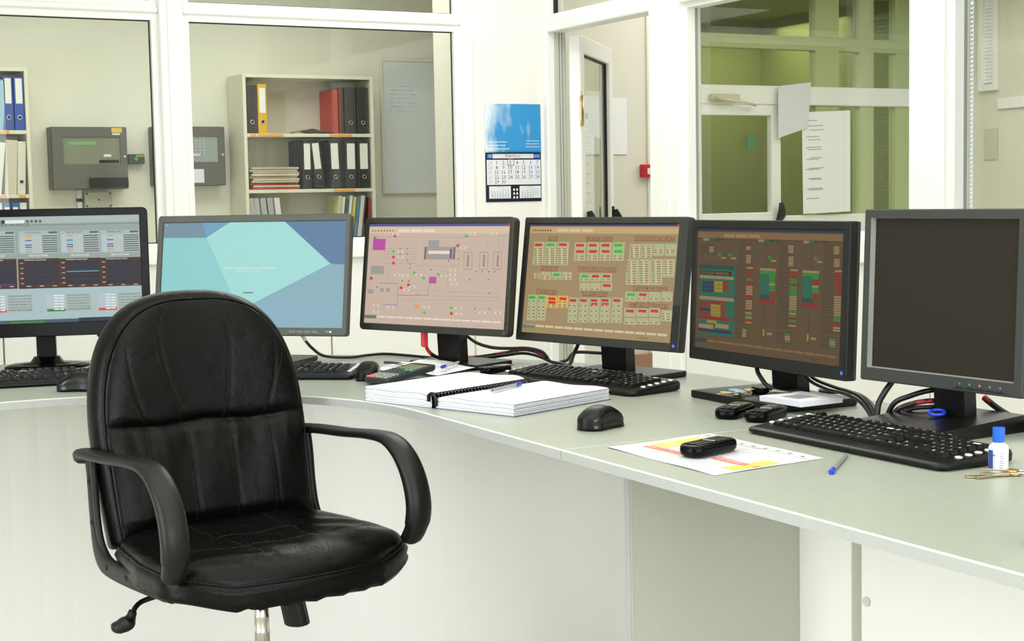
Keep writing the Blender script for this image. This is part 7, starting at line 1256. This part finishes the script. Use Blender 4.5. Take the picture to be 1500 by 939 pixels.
def keyring(label, loc, rz, fan, Ls, m, extras=None):
    k = thing('key_bunch', label, 'keys', loc, math.radians(rz), 'bunches of keys')
    tor = MB(); tor.tube([(.012*math.cos(a), .012*math.sin(a), .004+.001*math.sin(a*2)) for a in [i*PI/10 for i in range(21)]], .0012, 6); tor.build('split_ring', M_CHROME, k)
    for i, (a, L) in enumerate(zip(fan, Ls)):
        c, s = math.cos(a), math.sin(a); mb = MB()
        key_shape(mb, L, 0, lambda x, y, z: (c*(x+.014)-s*y, s*(x+.014)+c*y, .001+z+.0022*i)); mb.build('key', m, k)
    return k
kk = keyring('small key bunch with black fob on the foot of the black monitor', foot(1.893, 2.505), 80, [.6, 1.5, 2.4, -1.2], [.04, .045, .038, .04], M_BRASS)
MB().prism(rrect(.045, .026, .010, 4, .01, -.042), .0, .012, bev=.003).build('fob', M_GLOSSBLACK, kk); MB().bbox(-.03, .012, .012, .03, .010, .012, .0006).build('blue_tag', mat('pale_blue_tag', (150, 186, 226), .4), kk)
# blue ring on the foot of the switched-off monitor
rg = MB(); rg.tube([(.0135*math.cos(a), .0135*math.sin(a), 0) for a in [i*PI/14 for i in range(29)]], .0032, 8, caps=False)
ro = tag(rg.build('plastic_ring', M_BLUE), 'blue plastic ring leaning on the foot of the switched-off monitor', 'ring'); ro.location = (1.945, 2.010, ZT+.0325); ro.rotation_euler = (.10, -.18, 0)
# bottle and big key bunch
bo = thing('glue_bottle', 'small white bottle with blue cap beside the keyboard', 'bottle', (1.732, 1.660, ZT))
MB().lathe([(.0135, 0), (.0145, .002), (.0147, .037), (.0135, .041), (.009, .0435), (.009, .046)], 24).build('body', mat('white_bottle', (236, 238, 240), .35), bo)
pr = []
for k in range(20): r = .0092 if k % 2 else .0088; pr.append((r*math.cos(k*PI/10), r*math.sin(k*PI/10)))
MB().prism(pr, .0445, .0685, bev=.0008).build('cap', mat('cap_blue', (24, 92, 200), .35), bo)
lb = MB()
def LB(a0, a1, z0, z1, mi): lb.grid(lambda u, v: (.0149*math.cos(a0+(a1-a0)*u), .0149*math.sin(a0+(a1-a0)*u), z0+(z1-z0)*v), 8, 2, mi)
for i in range(7): LB(math.radians(-130), math.radians(-112+((i*13) % 9)), .008+i*.0036, .0092+i*.0036, 0)
LB(math.radians(-162), math.radians(-160), .006, .026, 0); LB(math.radians(-168), math.radians(-154), .026, .029, 0); LB(math.radians(150), math.radians(192), .004, .035, 1)
lb.build('label', [M_INK, mat('label_blue', (40, 70, 150), .5)], bo)
keyring('large bunch of brass keys beside the white bottle', (1.742, 1.622, ZT), 160, [.05, .22, -.55, 2.6, 3.2, 2.1], [.078, .070, .045, .05, .05, .045], M_BRASS)

# ------------------------------------------------------------------ cables
def cable(label, pts, r, name='cable', group='monitor cables', m=M_RUBBER, lift=True):
    P = smooth([(p[0], p[1], max(p[2], ZT+r+.0004)) for p in pts], 6)
    P = [Vector((p.x, p.y, max(p.z, ZT+r+.0003))) for p in P]
    return tag(MB().tube(P, r, 8).build(name, m), label, 'cable', group)
def braided():
    m = mat('red_black_braid', (30, 22, 22), .5); nt = m.node_tree; b = nt.nodes['Principled BSDF']
    tc = nt.nodes.new('ShaderNodeTexCoord'); w = nt.nodes.new('ShaderNodeTexNoise'); w.inputs['Scale'].default_value = 60
    r = nt.nodes.new('ShaderNodeValToRGB'); r.color_ramp.interpolation = 'CONSTANT'; r.color_ramp.elements[0].color = lin((26, 24, 22)); r.color_ramp.elements[1].color = lin((150, 34, 40)); r.color_ramp.elements[1].position = .52
    nt.links.new(tc.outputs['Object'], w.inputs['Vector']); nt.links.new(w.outputs['Fac'], r.inputs[0]); nt.links.new(r.outputs[0], b.inputs['Base Color']); return m
M_BRAID = braided()
cable('black cable running along the desk from the turquoise wallpaper monitor', [(1.423,3.818,.833),(1.429,3.806,.815),(1.445,3.79,.79),(1.49,3.82,.764),(1.556,3.814,.756),(1.626,3.837,.756),(1.675,3.832,.756),(1.709,3.748,.756),(1.738,3.647,.756),(1.775,3.60,.756)], .0042)
tag(MB().tube([(1.4232,3.8178,.834),(1.432,3.801,.808)], .0052, 10).build('cable_tag', mat('white_tag', (226,226,220), .5)), 'white printed tag round the wallpaper monitor cable', 'tag')
cable('short cable with red plug under the process diagram monitor', [(1.640,3.505,.84),(1.642,3.503,.815),(1.648,3.506,.797),(1.666,3.515,.781),(1.70,3.535,.768),(1.76,3.57,.757)], .0048, m=M_BRAID)
tag(MB().bbox(1.632, 1.648, 3.497, 3.512, .803, .845, .003).build('plug', M_RED), 'red plug hanging below the process diagram monitor', 'plug')
cable('black cable arching right from behind the process diagram monitor', [(1.735,3.47,.835),(1.755,3.44,.812),(1.785,3.41,.800),(1.825,3.385,.797),(1.86,3.36,.797),(1.90,3.355,.785),(1.945,3.40,.757)], .0045)
cable('upper cable of the bundle lying right of the process diagram monitor', [(1.78,3.61,.757),(1.84,3.595,.757),(1.885,3.53,.77),(1.90,3.46,.783),(1.92,3.42,.778),(1.95,3.41,.757)], .0045, m=M_BRAID)
cable('lower cable of the bundle lying right of the process diagram monitor', [(1.77,3.56,.757),(1.82,3.545,.757),(1.865,3.49,.768),(1.885,3.43,.777),(1.905,3.39,.772),(1.935,3.375,.757)], .0042)
cable('black cable hanging left below the boiler overview monitor', [(1.86,3.10,.842),(1.860,3.115,.82),(1.865,3.14,.80),(1.90,3.22,.765),(1.93,3.30,.757),(1.93,3.36,.757)], .0046)
cable('black cable looping behind the neck of the boiler overview monitor', [(1.965,3.06,.83),(1.975,3.075,.81),(1.965,3.11,.797),(1.935,3.16,.797),(1.91,3.21,.795),(1.93,3.28,.770),(1.95,3.35,.757)], .0042)
cable('black cable hanging left below the black monitor onto its foot', [(1.945,2.53,.835),(1.94,2.522,.812),(1.934,2.50,.797),(1.932,2.475,.783),(1.94,2.445,.776),(1.975,2.43,.775)], .0048)
cable('black cable sweeping right from the black monitor, front one', [(1.985,2.44,.835),(1.99,2.42,.80),(1.972,2.342,.789),(1.947,2.253,.789),(1.931,2.192,.780),(1.918,2.148,.757)], .0036)
cable('black cable sweeping right from the black monitor, second one', [(1.995,2.445,.835),(2.000,2.42,.803),(1.985,2.337,.793),(1.960,2.248,.791),(1.942,2.192,.780),(1.922,2.145,.757)], .0036)
cable('black cable rising from the black monitor foot towards the desk grommet', [(2.03,2.43,.772),(2.00,2.355,.779),(1.985,2.292,.787),(1.975,2.239,.784),(1.957,2.19,.772),(1.928,2.142,.757)], .0042)
cable('thick straight cable from the switched-off monitor into the desk grommet', [(1.962,2.135,.838),(1.955,2.136,.825),(1.940,2.140,.805),(1.930,2.145,.783),(1.925,2.143,.757)], .0058)
tag(MB().lathe([(.010, 0), (.010, .012), (.007, .018)], 14, T=lambda x, y, z: (1.962+x, 2.135+y, .840-z)).build('plug', M_SATIN), 'round black plug under the switched-off monitor', 'plug')
cable('upper arched cable left of the switched-off monitor neck', [(2.015,2.03,.82),(1.975,2.058,.815),(1.950,2.080,.805),(1.930,2.103,.79),(1.930,2.125,.757)], .005)
cable('red and black braided cable left of the switched-off monitor neck', [(2.015,2.03,.795),(1.972,2.056,.796),(1.949,2.078,.790),(1.936,2.10,.778),(1.936,2.122,.757)], .005, m=M_BRAID)
cable('lowest arched cable left of the switched-off monitor neck', [(2.015,2.03,.785),(1.978,2.060,.784),(1.953,2.08,.781),(1.943,2.10,.770),(1.943,2.118,.757)], .0042)
cable('red and black braided cable right of the switched-off monitor neck', [(2.06,2.01,.800),(2.062,1.975,.782),(2.058,1.931,.770),(2.05,1.88,.760),(2.04,1.80,.757)], .006, m=M_BRAID)
cable('black cable low behind the switched-off monitor foot', [(2.09,2.0,.757),(2.085,1.95,.757),(2.08,1.88,.757),(2.06,1.78,.757)], .005)
gr = thing('desk_grommet', 'pale round cable grommet set in the desk behind the keyboard', 'grommet', (1.937, 2.140, ZT))
MB().lathe([(.040, 0), (.040, .0018), (.036, .0032), (.030, .0032), (.030, .0008)], 30).build('rim', mat('grommet_grey', (206, 208, 200), .4), gr); MB().lathe([(.030, .0004), (.030, .001)], 30).build('opening', M_DARKIN, gr)
tag(MB().tube(smooth([(.96,4.115,.832),(.985,4.12,.812),(1.02,4.11,.808),(1.06,4.10,.82)], 5), .005, 8).build('cable', M_RUBBER), 'black cable under the right corner of the chart monitor', 'cable', 'monitor cables')

# ------------------------------------------------------------------ wall calendar and fittings in the control room
cal = thing('wall_calendar', 'three-month wall calendar with blue sky picture on the white wall', 'calendar', (3.41, 6.548, 1.157))
CWd, CHt = .308, .473
def CT2(d): return lambda u, v: (u*CWd, -d, (1-v)*CHt)
def cq(mb, u0, v0, u1, v1, d, mi=0): T = CT2(d); mb.add([T(u0, v0), T(u0, v1), T(u1, v1), T(u1, v0)], [(0, 1, 2, 3)], mi)
def skyprint():
    m = mat('sky_print', (70, 160, 215), .35); nt = m.node_tree; b = nt.nodes['Principled BSDF']
    tc = nt.nodes.new('ShaderNodeTexCoord'); mp = nt.nodes.new('ShaderNodeMapping'); mp.inputs['Scale'].default_value = (11, 1, 4); mp.inputs['Location'].default_value = (.7, 0, .35); n = nt.nodes.new('ShaderNodeTexNoise'); n.inputs['Scale'].default_value = 1.; n.inputs['Detail'].default_value = 7
    sx = nt.nodes.new('ShaderNodeSeparateXYZ'); mr = nt.nodes.new('ShaderNodeMapRange'); mr.inputs[1].default_value = .0; mr.inputs[2].default_value = .22; mr.inputs[3].default_value = .22; mr.inputs[4].default_value = -.12
    ad = nt.nodes.new('ShaderNodeMath'); ad.operation = 'ADD'
    r = nt.nodes.new('ShaderNodeValToRGB'); r.color_ramp.elements[0].position = .48; r.color_ramp.elements[0].color = lin((58, 150, 210)); r.color_ramp.elements[1].position = .72; r.color_ramp.elements[1].color = lin((222, 236, 244))
    nt.links.new(tc.outputs['Object'], mp.inputs[0]); nt.links.new(mp.outputs[0], n.inputs['Vector']); nt.links.new(tc.outputs['Object'], sx.inputs[0]); nt.links.new(sx.outputs[0], mr.inputs[0])
    nt.links.new(n.outputs['Fac'], ad.inputs[0]); nt.links.new(mr.outputs[0], ad.inputs[1]); nt.links.new(ad.outputs[0], r.inputs[0]); nt.links.new(r.outputs[0], b.inputs['Base Color']); return m
M_NAVY = mat('navy_card', (22, 22, 42), .4); M_CBLUE = mat('calendar_blue', (52, 110, 196), .5); M_CGREY = mat('calendar_grey', (176, 178, 184), .6); M_CRED = mat('calendar_red', (226, 70, 60), .5)
MB().box(0, CWd, -.0022, 0, 0, CHt*.535).build('backing_board', M_NAVY, cal)
pic = MB().box(0, CWd, -.0045, -.0023, CHt*.505, CHt).build('picture', skyprint(), cal)
pt_ = MB()
for i in range(3): cq(pt_, .03, .385+i*.035, .03+(.36, .33, .40)[i], .391+i*.035, .0048)
for i in range(3): cq(pt_, .72, .375+i*.03, .97, .38+i*.03, .0048)
link('imprint', pt_.rawmesh('imprint', [mat('pale_imprint', (232, 238, 240), .5)]), pic)
sp = MB()
for i in range(26): x = .012+i*(CWd-.024)/25; sp.tube([(x, -.004+.004*math.cos(a)-.003, CHt*.502+.007*math.sin(a)) for a in [k*PI/4 for k in range(9)]], .0011, 5)
spo = sp.build('spiral', M_DARKIN, cal); spo['kind'] = 'stuff'
pg = MB().box(.006, CWd-.004, -.0035, -.0023, CHt*.175, CHt*.43).build('month_page', M_PAPER, cal)
hd_ = MB(); cq(hd_, .025, .508, .125, .555, .0040, 1); cq(hd_, .125, .508, .86, .555, .0040, 0); cq(hd_, .86, .508, .98, .555, .0040, 1)
put_text(hd_, 'Юни/June', .49, 0, lambda x, y: CT2(.0043)(x, .532-y*CWd/CHt), width=.27, mi=2); put_text(hd_, 'VI', .075, 0, lambda x, y: CT2(.0043)(x, .532-y*CWd/CHt), width=.05, mi=0); put_text(hd_, '2015', .92, 0, lambda x, y: CT2(.0043)(x, .532-y*CWd/CHt), width=.085, mi=0)
link('header', hd_.rawmesh('header', [M_PAPER, M_CBLUE, M_INK]), cal)
nm = MB(); dd = 1
colx = [.08, .195, .315, .438, .56, .68, .805, .925]; rowy = [.598, .648, .696, .746, .795]
for r in range(5):
    put_text(nm, str(23+r), 0, 0, lambda x, y: CT2(.0040)(colx[0]+x, rowy[r]-y*CWd/CHt), height=.052, mi=2)
    for c in range(7):
        if dd > 30: break
        put_text(nm, str(dd), 0, 0, lambda x, y: CT2(.0040)(colx[c+1]+x, rowy[r]-y*CWd/CHt), height=.056, mi=1 if c > 4 else 0); dd += 1
for (u0, v0, u1, v1) in ((.385, .562, .505, .569), (.385, .622, .505, .629), (.385, .562, .395, .629), (.495, .562, .505, .629)): cq(nm, u0, v0, u1, v1, .0046, 3)
link('dates', nm.rawmesh('dates', [M_INKD, M_CBLUE, M_CGREY, M_CRED]), pg)
for u0, st_, nd, nmn in ((.055, 4, 31, 'Май/May'), (.60, 2, 31, 'Юли/July')):
    mp_ = MB().box(u0*CWd, (u0+.385)*CWd, -.0034, -.0023, CHt*.035, CHt*.160).build('mini_month_page', M_PAPER, cal)
    mm = MB(); d_ = 1; k = st_
    put_text(mm, nmn, 0, 0, lambda x, y: CT2(.0039)(u0+.19+x, .846-y*CWd/CHt), width=.13, mi=2)
    while d_ <= nd:
        r, c = divmod(k, 7); put_text(mm, str(d_), 0, 0, lambda x, y: CT2(.0039)(u0+.05+c*.048+x, .872+r*.0195-y*CWd/CHt), height=.022, mi=1 if c > 4 else 0); d_ += 1; k += 1
    link('dates', mm.rawmesh('dates', [M_INKD, M_CBLUE, M_CGREY]), mp_)
ct_ = MB()
for i in range(2):
    for j in range(3): cq(ct_, .485+i*.055, .865+j*.04, .515+i*.055, .888+j*.04, .0026, 0)
link('icons', ct_.rawmesh('icons', [M_LEGEND]), cal)

# ------------------------------------------------------------------ next-door office behind the glass
M_SHELF = mat('ivory_shelf', (228, 226, 204), .55, vary=.01); M_SHELFIN = mat('shelf_back', (208, 206, 188), .7, vary=.015)
def bookcase(label, x0, x1, zs, top):
    b = thing('bookcase', label, 'bookcase', (x0, 9.40, 0), 0, 'ivory bookcases in the office behind the glass'); W_ = x1-x0
    MB().bbox(-.022, 0, 0, .30, 0, top+.022, .002).build('side_panel', M_SHELF, b); MB().bbox(W_, W_+.022, 0, .30, 0, top+.022, .002).build('side_panel', M_SHELF, b)
    MB().bbox(0, W_, 0, .30, top, top+.022, .002).build('top_panel', M_SHELF, b); MB().box(0, W_, .285, .298, .05, top).build('back_panel', M_SHELFIN, b)
    for z in zs: MB().bbox(0, W_, .002, .285, z-.022, z, .002).build('shelf', M_SHELF, b)
    return b
bc2 = bookcase('ivory bookcase with black binders behind the middle window', 3.187, 4.045, (.10, .52, .885, 1.256, 1.616), 1.972)
bc1 = bookcase('ivory bookcase with blue binders at the far left window', .97, 1.818, (.10, .52, .885, 1.250, 1.630), 1.978)
M_OTAG = mat('orange_shelf_label', (240, 170, 70), .5)
for b, L in ((bc2, ((.07, .24, 1.616), (.56, .72, 1.616), (.58, .73, 1.256), (.02, .06, 1.616))), (bc1, ((.68, .75, 1.63), (.79, .83, 1.25), (.68, .72, 1.25)))):
    for u0, u1, z in L: MB().box(u0, u1, -.001, .002, z-.018, z-.003).build('shelf_label', M_OTAG, b)
def binder(label, x, z, w, h, rgb, lab=None, ring=True, lean=0., grp='lever arch binders on the office shelves', labz=(.42, .92), depth=.26):
    t = thing('binder', label, 'binder', (x, 9.415, z), 0, grp); t.rotation_euler = (0, lean, 0)
    k = 'binder_%d_%d_%d' % rgb; m = mat(k, rgb, .5, vary=.03)
    MB().bbox(.001, w-.001, 0, depth, 0.001, h, .003).build('cover', m, t)
    if lab: MB().box(w*.18, w*.82, -.0012, .001, h*labz[0], h*labz[1]).build('spine_label', mat('spine_label_%d' % lab[0], lab, .6), t)
    if ring:
        mb = MB(); mb.tube([(w/2+.012*math.cos(a), -.0015, h*.24+.012*math.sin(a)) for a in [i*PI/8 for i in range(17)]], .0028, 6, caps=False); mb.build('finger_ring', M_CHROME, t)
        MB().lathe([(.0105, 0), (.0105, .001)], 14, T=lambda a, b_, c: (w/2+a, -.0005-c, h*.24+b_)).build('finger_hole', M_DARKIN, t)
    return t
W_L = (238, 240, 234)
binder('black binder at the left end of the upper office shelf', 3.192, 1.616, .072, .305, (44, 44, 42), None)
binder('yellow binder on the upper office shelf', 3.268, 1.616, .062, .315, (222, 176, 40), W_L)
t = binder('red folder leaning among the black binders on the upper shelf', 3.79, 1.616, .030, .29, (190, 60, 40), None, ring=False)
binder('dark red patterned binder on the upper office shelf', 3.824, 1.616, .036, .300, (92, 40, 34), None, ring=False)
binder('black binder left of the last one on the upper shelf', 3.866, 1.616, .080, .305, (52, 52, 48), None)
binder('last black binder at the right end of the upper shelf', 3.955, 1.616, .080, .308, (48, 48, 45), None)
for i, (x, w, ln, nm_) in enumerate(((3.560, .066, 0, 'first'), (3.645, .070, -.10, 'second, tilted'), (3.752, .080, -.03, 'third'), (3.858, .086, 0, 'fourth'), (3.950, .086, 0, 'fifth'))):
    binder('black binder with white label on the middle office shelf, %s from the left' % nm_, x+(.0 if ln == 0 else 0), 1.257, w, .318, (44, 45, 43), W_L, lean=ln, labz=(.40, .93))
# papers on the office shelves
cols = [(196, 186, 160), (206, 200, 176), (180, 172, 140), (210, 204, 184), (176, 160, 130), (204, 196, 170), (190, 180, 150), (160, 60, 56), (198, 188, 164), (176, 66, 60)]
for i in range(10):
    nm_ = ['bottom', 'second', 'third', 'fourth', 'fifth', 'sixth', 'seventh', 'eighth', 'ninth', 'topmost'][i]; c = cols[9-i]
    z = 1.257+i*.0145; dx = .012*math.sin(i*2.1)
    tag(MB().bbox(3.215+dx, 3.535+dx*.6, 9.42+.004*(i % 3), 9.66, z, z+.013, .002).build('document_folder', mat('folder_%d' % i, c, .75, vary=.1, vscale=40.)), 'document folder in the paper pile on the middle office shelf, %s' % nm_, 'folder', 'pile of folders on the middle office shelf')
for i in range(3): leaf('paper_sheet', ('lowest', 'middle', 'uppermost')[i]+' of the loose sheets on the upper office shelf', [(3.50+.03*i, 9.43, 1.618+i*.005), (3.80+.02*i, 9.43, 1.618+i*.005), (3.78, 9.62, 1.618+i*.005), (3.54, 9.62, 1.618+i*.005)], lambda u, v: .022*gss(u-.3, .2), mat('old_paper', (206, 200, 170), .8), group='loose papers on the shelf')
for i in range(5):
    t = binder('silver grey slim binder leaning on the lower office shelf, %s' % ('leftmost', 'second', 'third', 'fourth', 'rightmost')[i], 3.200+i*.047, .887, .040, .315, (176, 178, 172) if i < 4 else (224, 226, 222), None, ring=False, lean=-.10 if i > 0 else -.04, depth=.2)
for i, (c, w, nm_) in enumerate((((206, 206, 150), .022, 'pale yellow'), ((222, 224, 214), .020, 'white'), ((60, 96, 96), .018, 'dark teal'), ((226, 226, 214), .018, 'cream'), ((214, 196, 90), .020, 'mustard yellow'), ((80, 140, 170), .018, 'light blue'), ((214, 216, 208), .026, 'pale grey'), ((60, 66, 70), .012, 'charcoal'), ((126, 50, 50), .020, 'maroon'))):
    x = 3.80+i*.0265
    t = thing('book', nm_+' book leaning on the lower office shelf', 'book', (x-.03, 9.42, .887), 0, 'books on the lower office shelf'); t.rotation_euler = (0, .13 if i < 8 else .0, 0)
    if i == 8: t.location.x = x+.01
    MB().bbox(0, w, 0, .2, .004 if i < 8 else 0, .325-.008*(i % 3), .001).build('cover', mat('book_'+nm_.replace(' ', '_'), c, .6), t); MB().box(.002, w-.002, .004, .195, .32-.008*(i % 3), .3262-.008*(i % 3)).build('pages', M_PAPER2, t)
for i, (x, w, ln, c, z, h, nm_) in enumerate(((1.645, .045, .10, (120, 176, 196), 1.631, .30, 'light blue binder leaning on the top shelf of the left bookcase'), (1.697, .056, 0, (54, 84, 168), 1.631, .315, 'blue binder second from the right on the top shelf of left bookcase'), (1.757, .060, 0, (40, 80, 176), 1.631, .315, 'rightmost blue binder on the top shelf of the left bookcase'),
   (1.600, .062, .12, (226, 224, 210), 1.251, .315, 'white binder leaning at the left of the middle shelf, left bookcase'), (1.680, .070, .06, (214, 206, 184), 1.251, .325, 'beige binder on the middle shelf of the left bookcase'), (1.752, .050, .05, (222, 222, 206), 1.251, .315, 'slim cream binder with dark hole, middle shelf of left bookcase'))):
    binder(nm_, x, z, w, h, c, W_L if i in (1, 2) else None, ring=i in (1, 2, 5), lean=ln, labz=(.5, .97))
for i, (x, c) in enumerate(((1.62, (226, 226, 214)), (1.668, (54, 96, 150)), (1.716, (40, 100, 160)), (1.762, (214, 222, 224)))):
    binder(('white', 'steel blue', 'bright blue', 'pale grey')[i]+' binder on the lower shelf of the left bookcase', x, .886, .044, .315, c, W_L, ring=False, labz=(.4, .92))
# alarm panels
def alarm(label, x0, x1, z0, z1, kind):
    a = thing('alarm_panel', label, 'panel', (x0, 9.58, z0), 0, 'grey alarm panels on the office wall'); w, h = x1-x0, z1-z0
    MB().bbox(0, w, .02, .14, 0, h, .004).build('cabinet', mat('panel_grey', (84, 84, 78), .5), a)
    dr = MB(); a0, a1, b0, b1 = w*.15, w*.90, h*.40, h*.84
    for (u0, u1, v0, v1) in ((.004, a0, .004, h-.004), (a1, w-.004, .004, h-.004), (a0, a1, .004, b0), (a0, a1, b1, h-.004)): dr.box(u0, u1, 0, .02, v0, v1)
    d = dr.build('door', mat('panel_door_grey', (92, 92, 85), .45), a)
    MB().box(a0, a1, .012, .019, b0, b1).build('control_face', mat('control_face_%d' % kind, (124, 130, 108) if kind == 0 else (150, 160, 158), .25), a)
    if kind == 0:
        MB().box(a0+.03, a0+.20, .010, .0125, b1-.05, b1-.03).build('display', mat('green_display', (120, 170, 110), .3), a); MB().box(w*.79, w*.93, -.002, .001, h*.91, h*.985).build('warning_label', mat('warning_yellow', (226, 186, 70), .5), a)
        MB().box(w*.80, w*.90, -.002, .001, h*.87, h*.90).build('label', M_PAPER, a); MB().box(w*.68, w*.78, .009, .0125, h*.52, h*.56).build('label', M_PAPER, a)
        MB().bbox(w*.47, w*.98, -.03, .0, .01, h*.18, .003).build('tray', M_SATIN, a); MB().box(w*.62, w*.88, .008, .012, h*.42, h*.47).build('button_row', M_SATIN, a)
    else:
        k = MB().box(-.006, .006, -.002, .001, -.005, .005).mesh('indicator', M_CGREY)
        for i in range(5):
            for j in range(5): link('indicator', k, a, (a0+.15+i*.026, .011, b1-.03-j*.020))
        MB().box(w*.40, w*.68, -.002, .001, h*.05, h*.28).build('notice', M_PAPER, a); MB().box(w*.50, w*.64, .008, .0125, h*.50, h*.54).build('label', mat('pink_label', (230, 200, 190), .5), a)
    MB().lathe([(.010, 0), (.010, .006), (.006, .009)], 12, T=lambda x, y, z: (w*.955+x, -z, h*.52+y)).build('lock', M_CHROME, a)
    return a
alarm('dark grey alarm panel with yellow label and green display behind left window', 2.0, 2.465, 1.277, 1.662, 0); alarm('dark grey alarm panel with white notice, partly behind the window post', 2.635, 3.098, 1.290, 1.668, 1)
sb = thing('signal_box', 'small dark signal box with green lamp right of the alarm panel', 'box', (2.487, 9.66, 1.433)); MB().bbox(0, .104, 0, .058, 0, .062, .004).build('case', mat('signal_dark', (52, 56, 46), .5), sb); MB().lathe([(.013, 0), (.012, .006), (.006, .010)], 14, T=lambda x, y, z: (.05+x, -z, .031+y)).build('lamp', mat('green_lens', (40, 190, 90), .25), sb); MB().box(.05, .10, -.001, .001, .045, .056).build('label', mat('label_olive', (170, 160, 60), .5), sb)
jx = thing('junction_box', 'pale grey junction box under the alarm panel', 'box', (2.205, 9.655, 1.161)); MB().bbox(0, .169, 0, .064, 0, .100, .005).build('case', mat('junction_grey', (186, 186, 168), .5), jx)
sc_ = MB().lathe([(.006, 0), (.006, .002)], 10, T=lambda x, y, z: (x, -z, y)).mesh('screw', M_SATIN)
for x, z in ((.012, .012), (.157, .012), (.012, .088), (.157, .088), (.085, .05)): link('screw', sc_, jx, (x, -.0005, z))
cd_ = thing('conduit', 'white cable conduit below the alarm panel', 'conduit', (2.165, 9.69, 0)); MB().bbox(0, .03, 0, .03, 0, 1.275, .003).build('channel', M_PANEL, cd_); MB().bbox(-.002, .032, -.003, .03, 1.20, 1.222, .002).build('clip', M_SATIN, cd_)
# whiteboard and notices
wb = thing('whiteboard', 'framed whiteboard on the office wall behind the glass', 'whiteboard', (4.25, 9.695, 1.216)); MB().box(.02, .88, .004, .02, .02, .91).build('board', mat('whiteboard_face', (226, 233, 236), .2), wb)
fr = MB()
for (u0, u1, v0, v1) in ((0, .9, 0, .02), (0, .9, .91, .934), (0, .02, .02, .91), (.88, .9, .02, .91)): fr.bbox(u0, u1, -.004, .024, v0, v1, .004)
fr.build('frame', M_SHELF, wb)
wr_ = MB()
for i in range(4):
    for j in range(7): x = .07+i*.05+.012*math.sin(j*3+i); z = .74-j*.028; wr_.box(x, x+.02+.012*((i*5+j) % 3), .0025, .0042, z, z+.003)
wr_.build('marker_writing', mat('faint_marker', (176, 184, 200), .6), wb)
tag(MB().box(.0, .052, 0, .003, 0, .34).build('notice_strip', mat('notice_paper', (236, 236, 226), .7)), 'upper narrow notice strip beside the bookcase', 'notice').location = (4.165, 9.712, 1.44)
tag(MB().box(.0, .052, 0, .003, 0, .20).build('notice_strip', mat('notice_paper', (236, 236, 226), .7)), 'lower narrow notice strip beside the bookcase', 'notice').location = (4.165, 9.712, 1.215)
# ------------------------------------------------------------------ corridor things
cp = thing('fire_call_point', 'red fire call point on the corridor wall beyond the open door', 'alarm', (5.150, 7.80, 1.285)); MB().bbox(0, .10, 0, .05, 0, .078, .004).build('case', mat('fire_red', (196, 34, 34), .4), cp); MB().box(.026, .075, -.001, .001, .018, .055).build('glass_plate', M_PAPER, cp)
def poster(name, label, cs, lines, m=M_PAPER):
    t = thing(name, label, 'poster', (0, 0, 0), 0, 'white sheets on the glazed partition'); a = [Vector(c) for c in cs]
    def f(u, v, d): p = a[0]*(1-u)*(1-v)+a[1]*u*(1-v)+a[2]*u*v+a[3]*(1-u)*v; return (p.x, p.y+d, p.z)
    mb = MB(); mb.grid(lambda u, v: f(u, v, 0), 3, 3); mb.grid(lambda u, v: f(u, v, .003), 3, 3); mb.build('sheet', m, t)
    if lines:
        pm = MB()
        for i in range(lines):
            v0 = .08+.8*i/lines+.02*math.sin(i*3); u0 = .06+.1*((i*7) % 5)/5
            pm.add([f(u0, v0, -.002), f(u0+.25+.1*((i*3) % 4)/4, v0, -.002), f(u0+.25+.1*((i*3) % 4)/4, v0+.008, -.002), f(u0, v0+.008, -.002)], [(0, 1, 2, 3)])
        pm.build('handwriting', mat('faint_marker', (176, 184, 200), .6), t)
    return t
poster('wall_paper_sheet', 'crumpled white sheet on the corridor wall seen through the door glass', [(4.67, 7.843, 1.775), (5.06, 7.843, 1.765), (5.06, 7.843, 1.425), (4.68, 7.843, 1.425)], 0, mat('crumpled_paper', (240, 242, 242), .6, bump=(14, .4, .006)))
poster('reflection_sheet', 'tall white sheet standing in for a reflection in the right window', [(7.45, 9.12, 1.775), (7.92, 9.12, 1.795), (7.92, 9.12, 1.02), (7.46, 9.12, 1.01)], 16, mat('reflection_white', (246, 250, 248), .5))  # added white sheet: a bright reflection in the right window put into a shape
poster('paper_sheet', 'slanted bright sheet standing in for a window reflection, above left of the tall one', [(7.21, 9.10, 1.965), (7.52, 9.10, 2.0), (7.49, 9.10, 1.66), (7.21, 9.10, 1.58)], 0)  # second added sheet, another pane reflection built as a surface
tag(MB().box(6.955, 7.02, 9.145, 9.150, 1.50, 1.60).build('exit_pictogram', mat('sign_green', (70, 130, 96), .5)), 'small green direction sign on the green room door', 'sign')
tag(MB().box(8.590, 8.597, 8.27, 8.40, 1.39, 1.62).build('sticker', mat('sticker_pale', (206, 208, 186), .5)), 'pale printed sticker on the corridor wall at the far right', 'sticker')
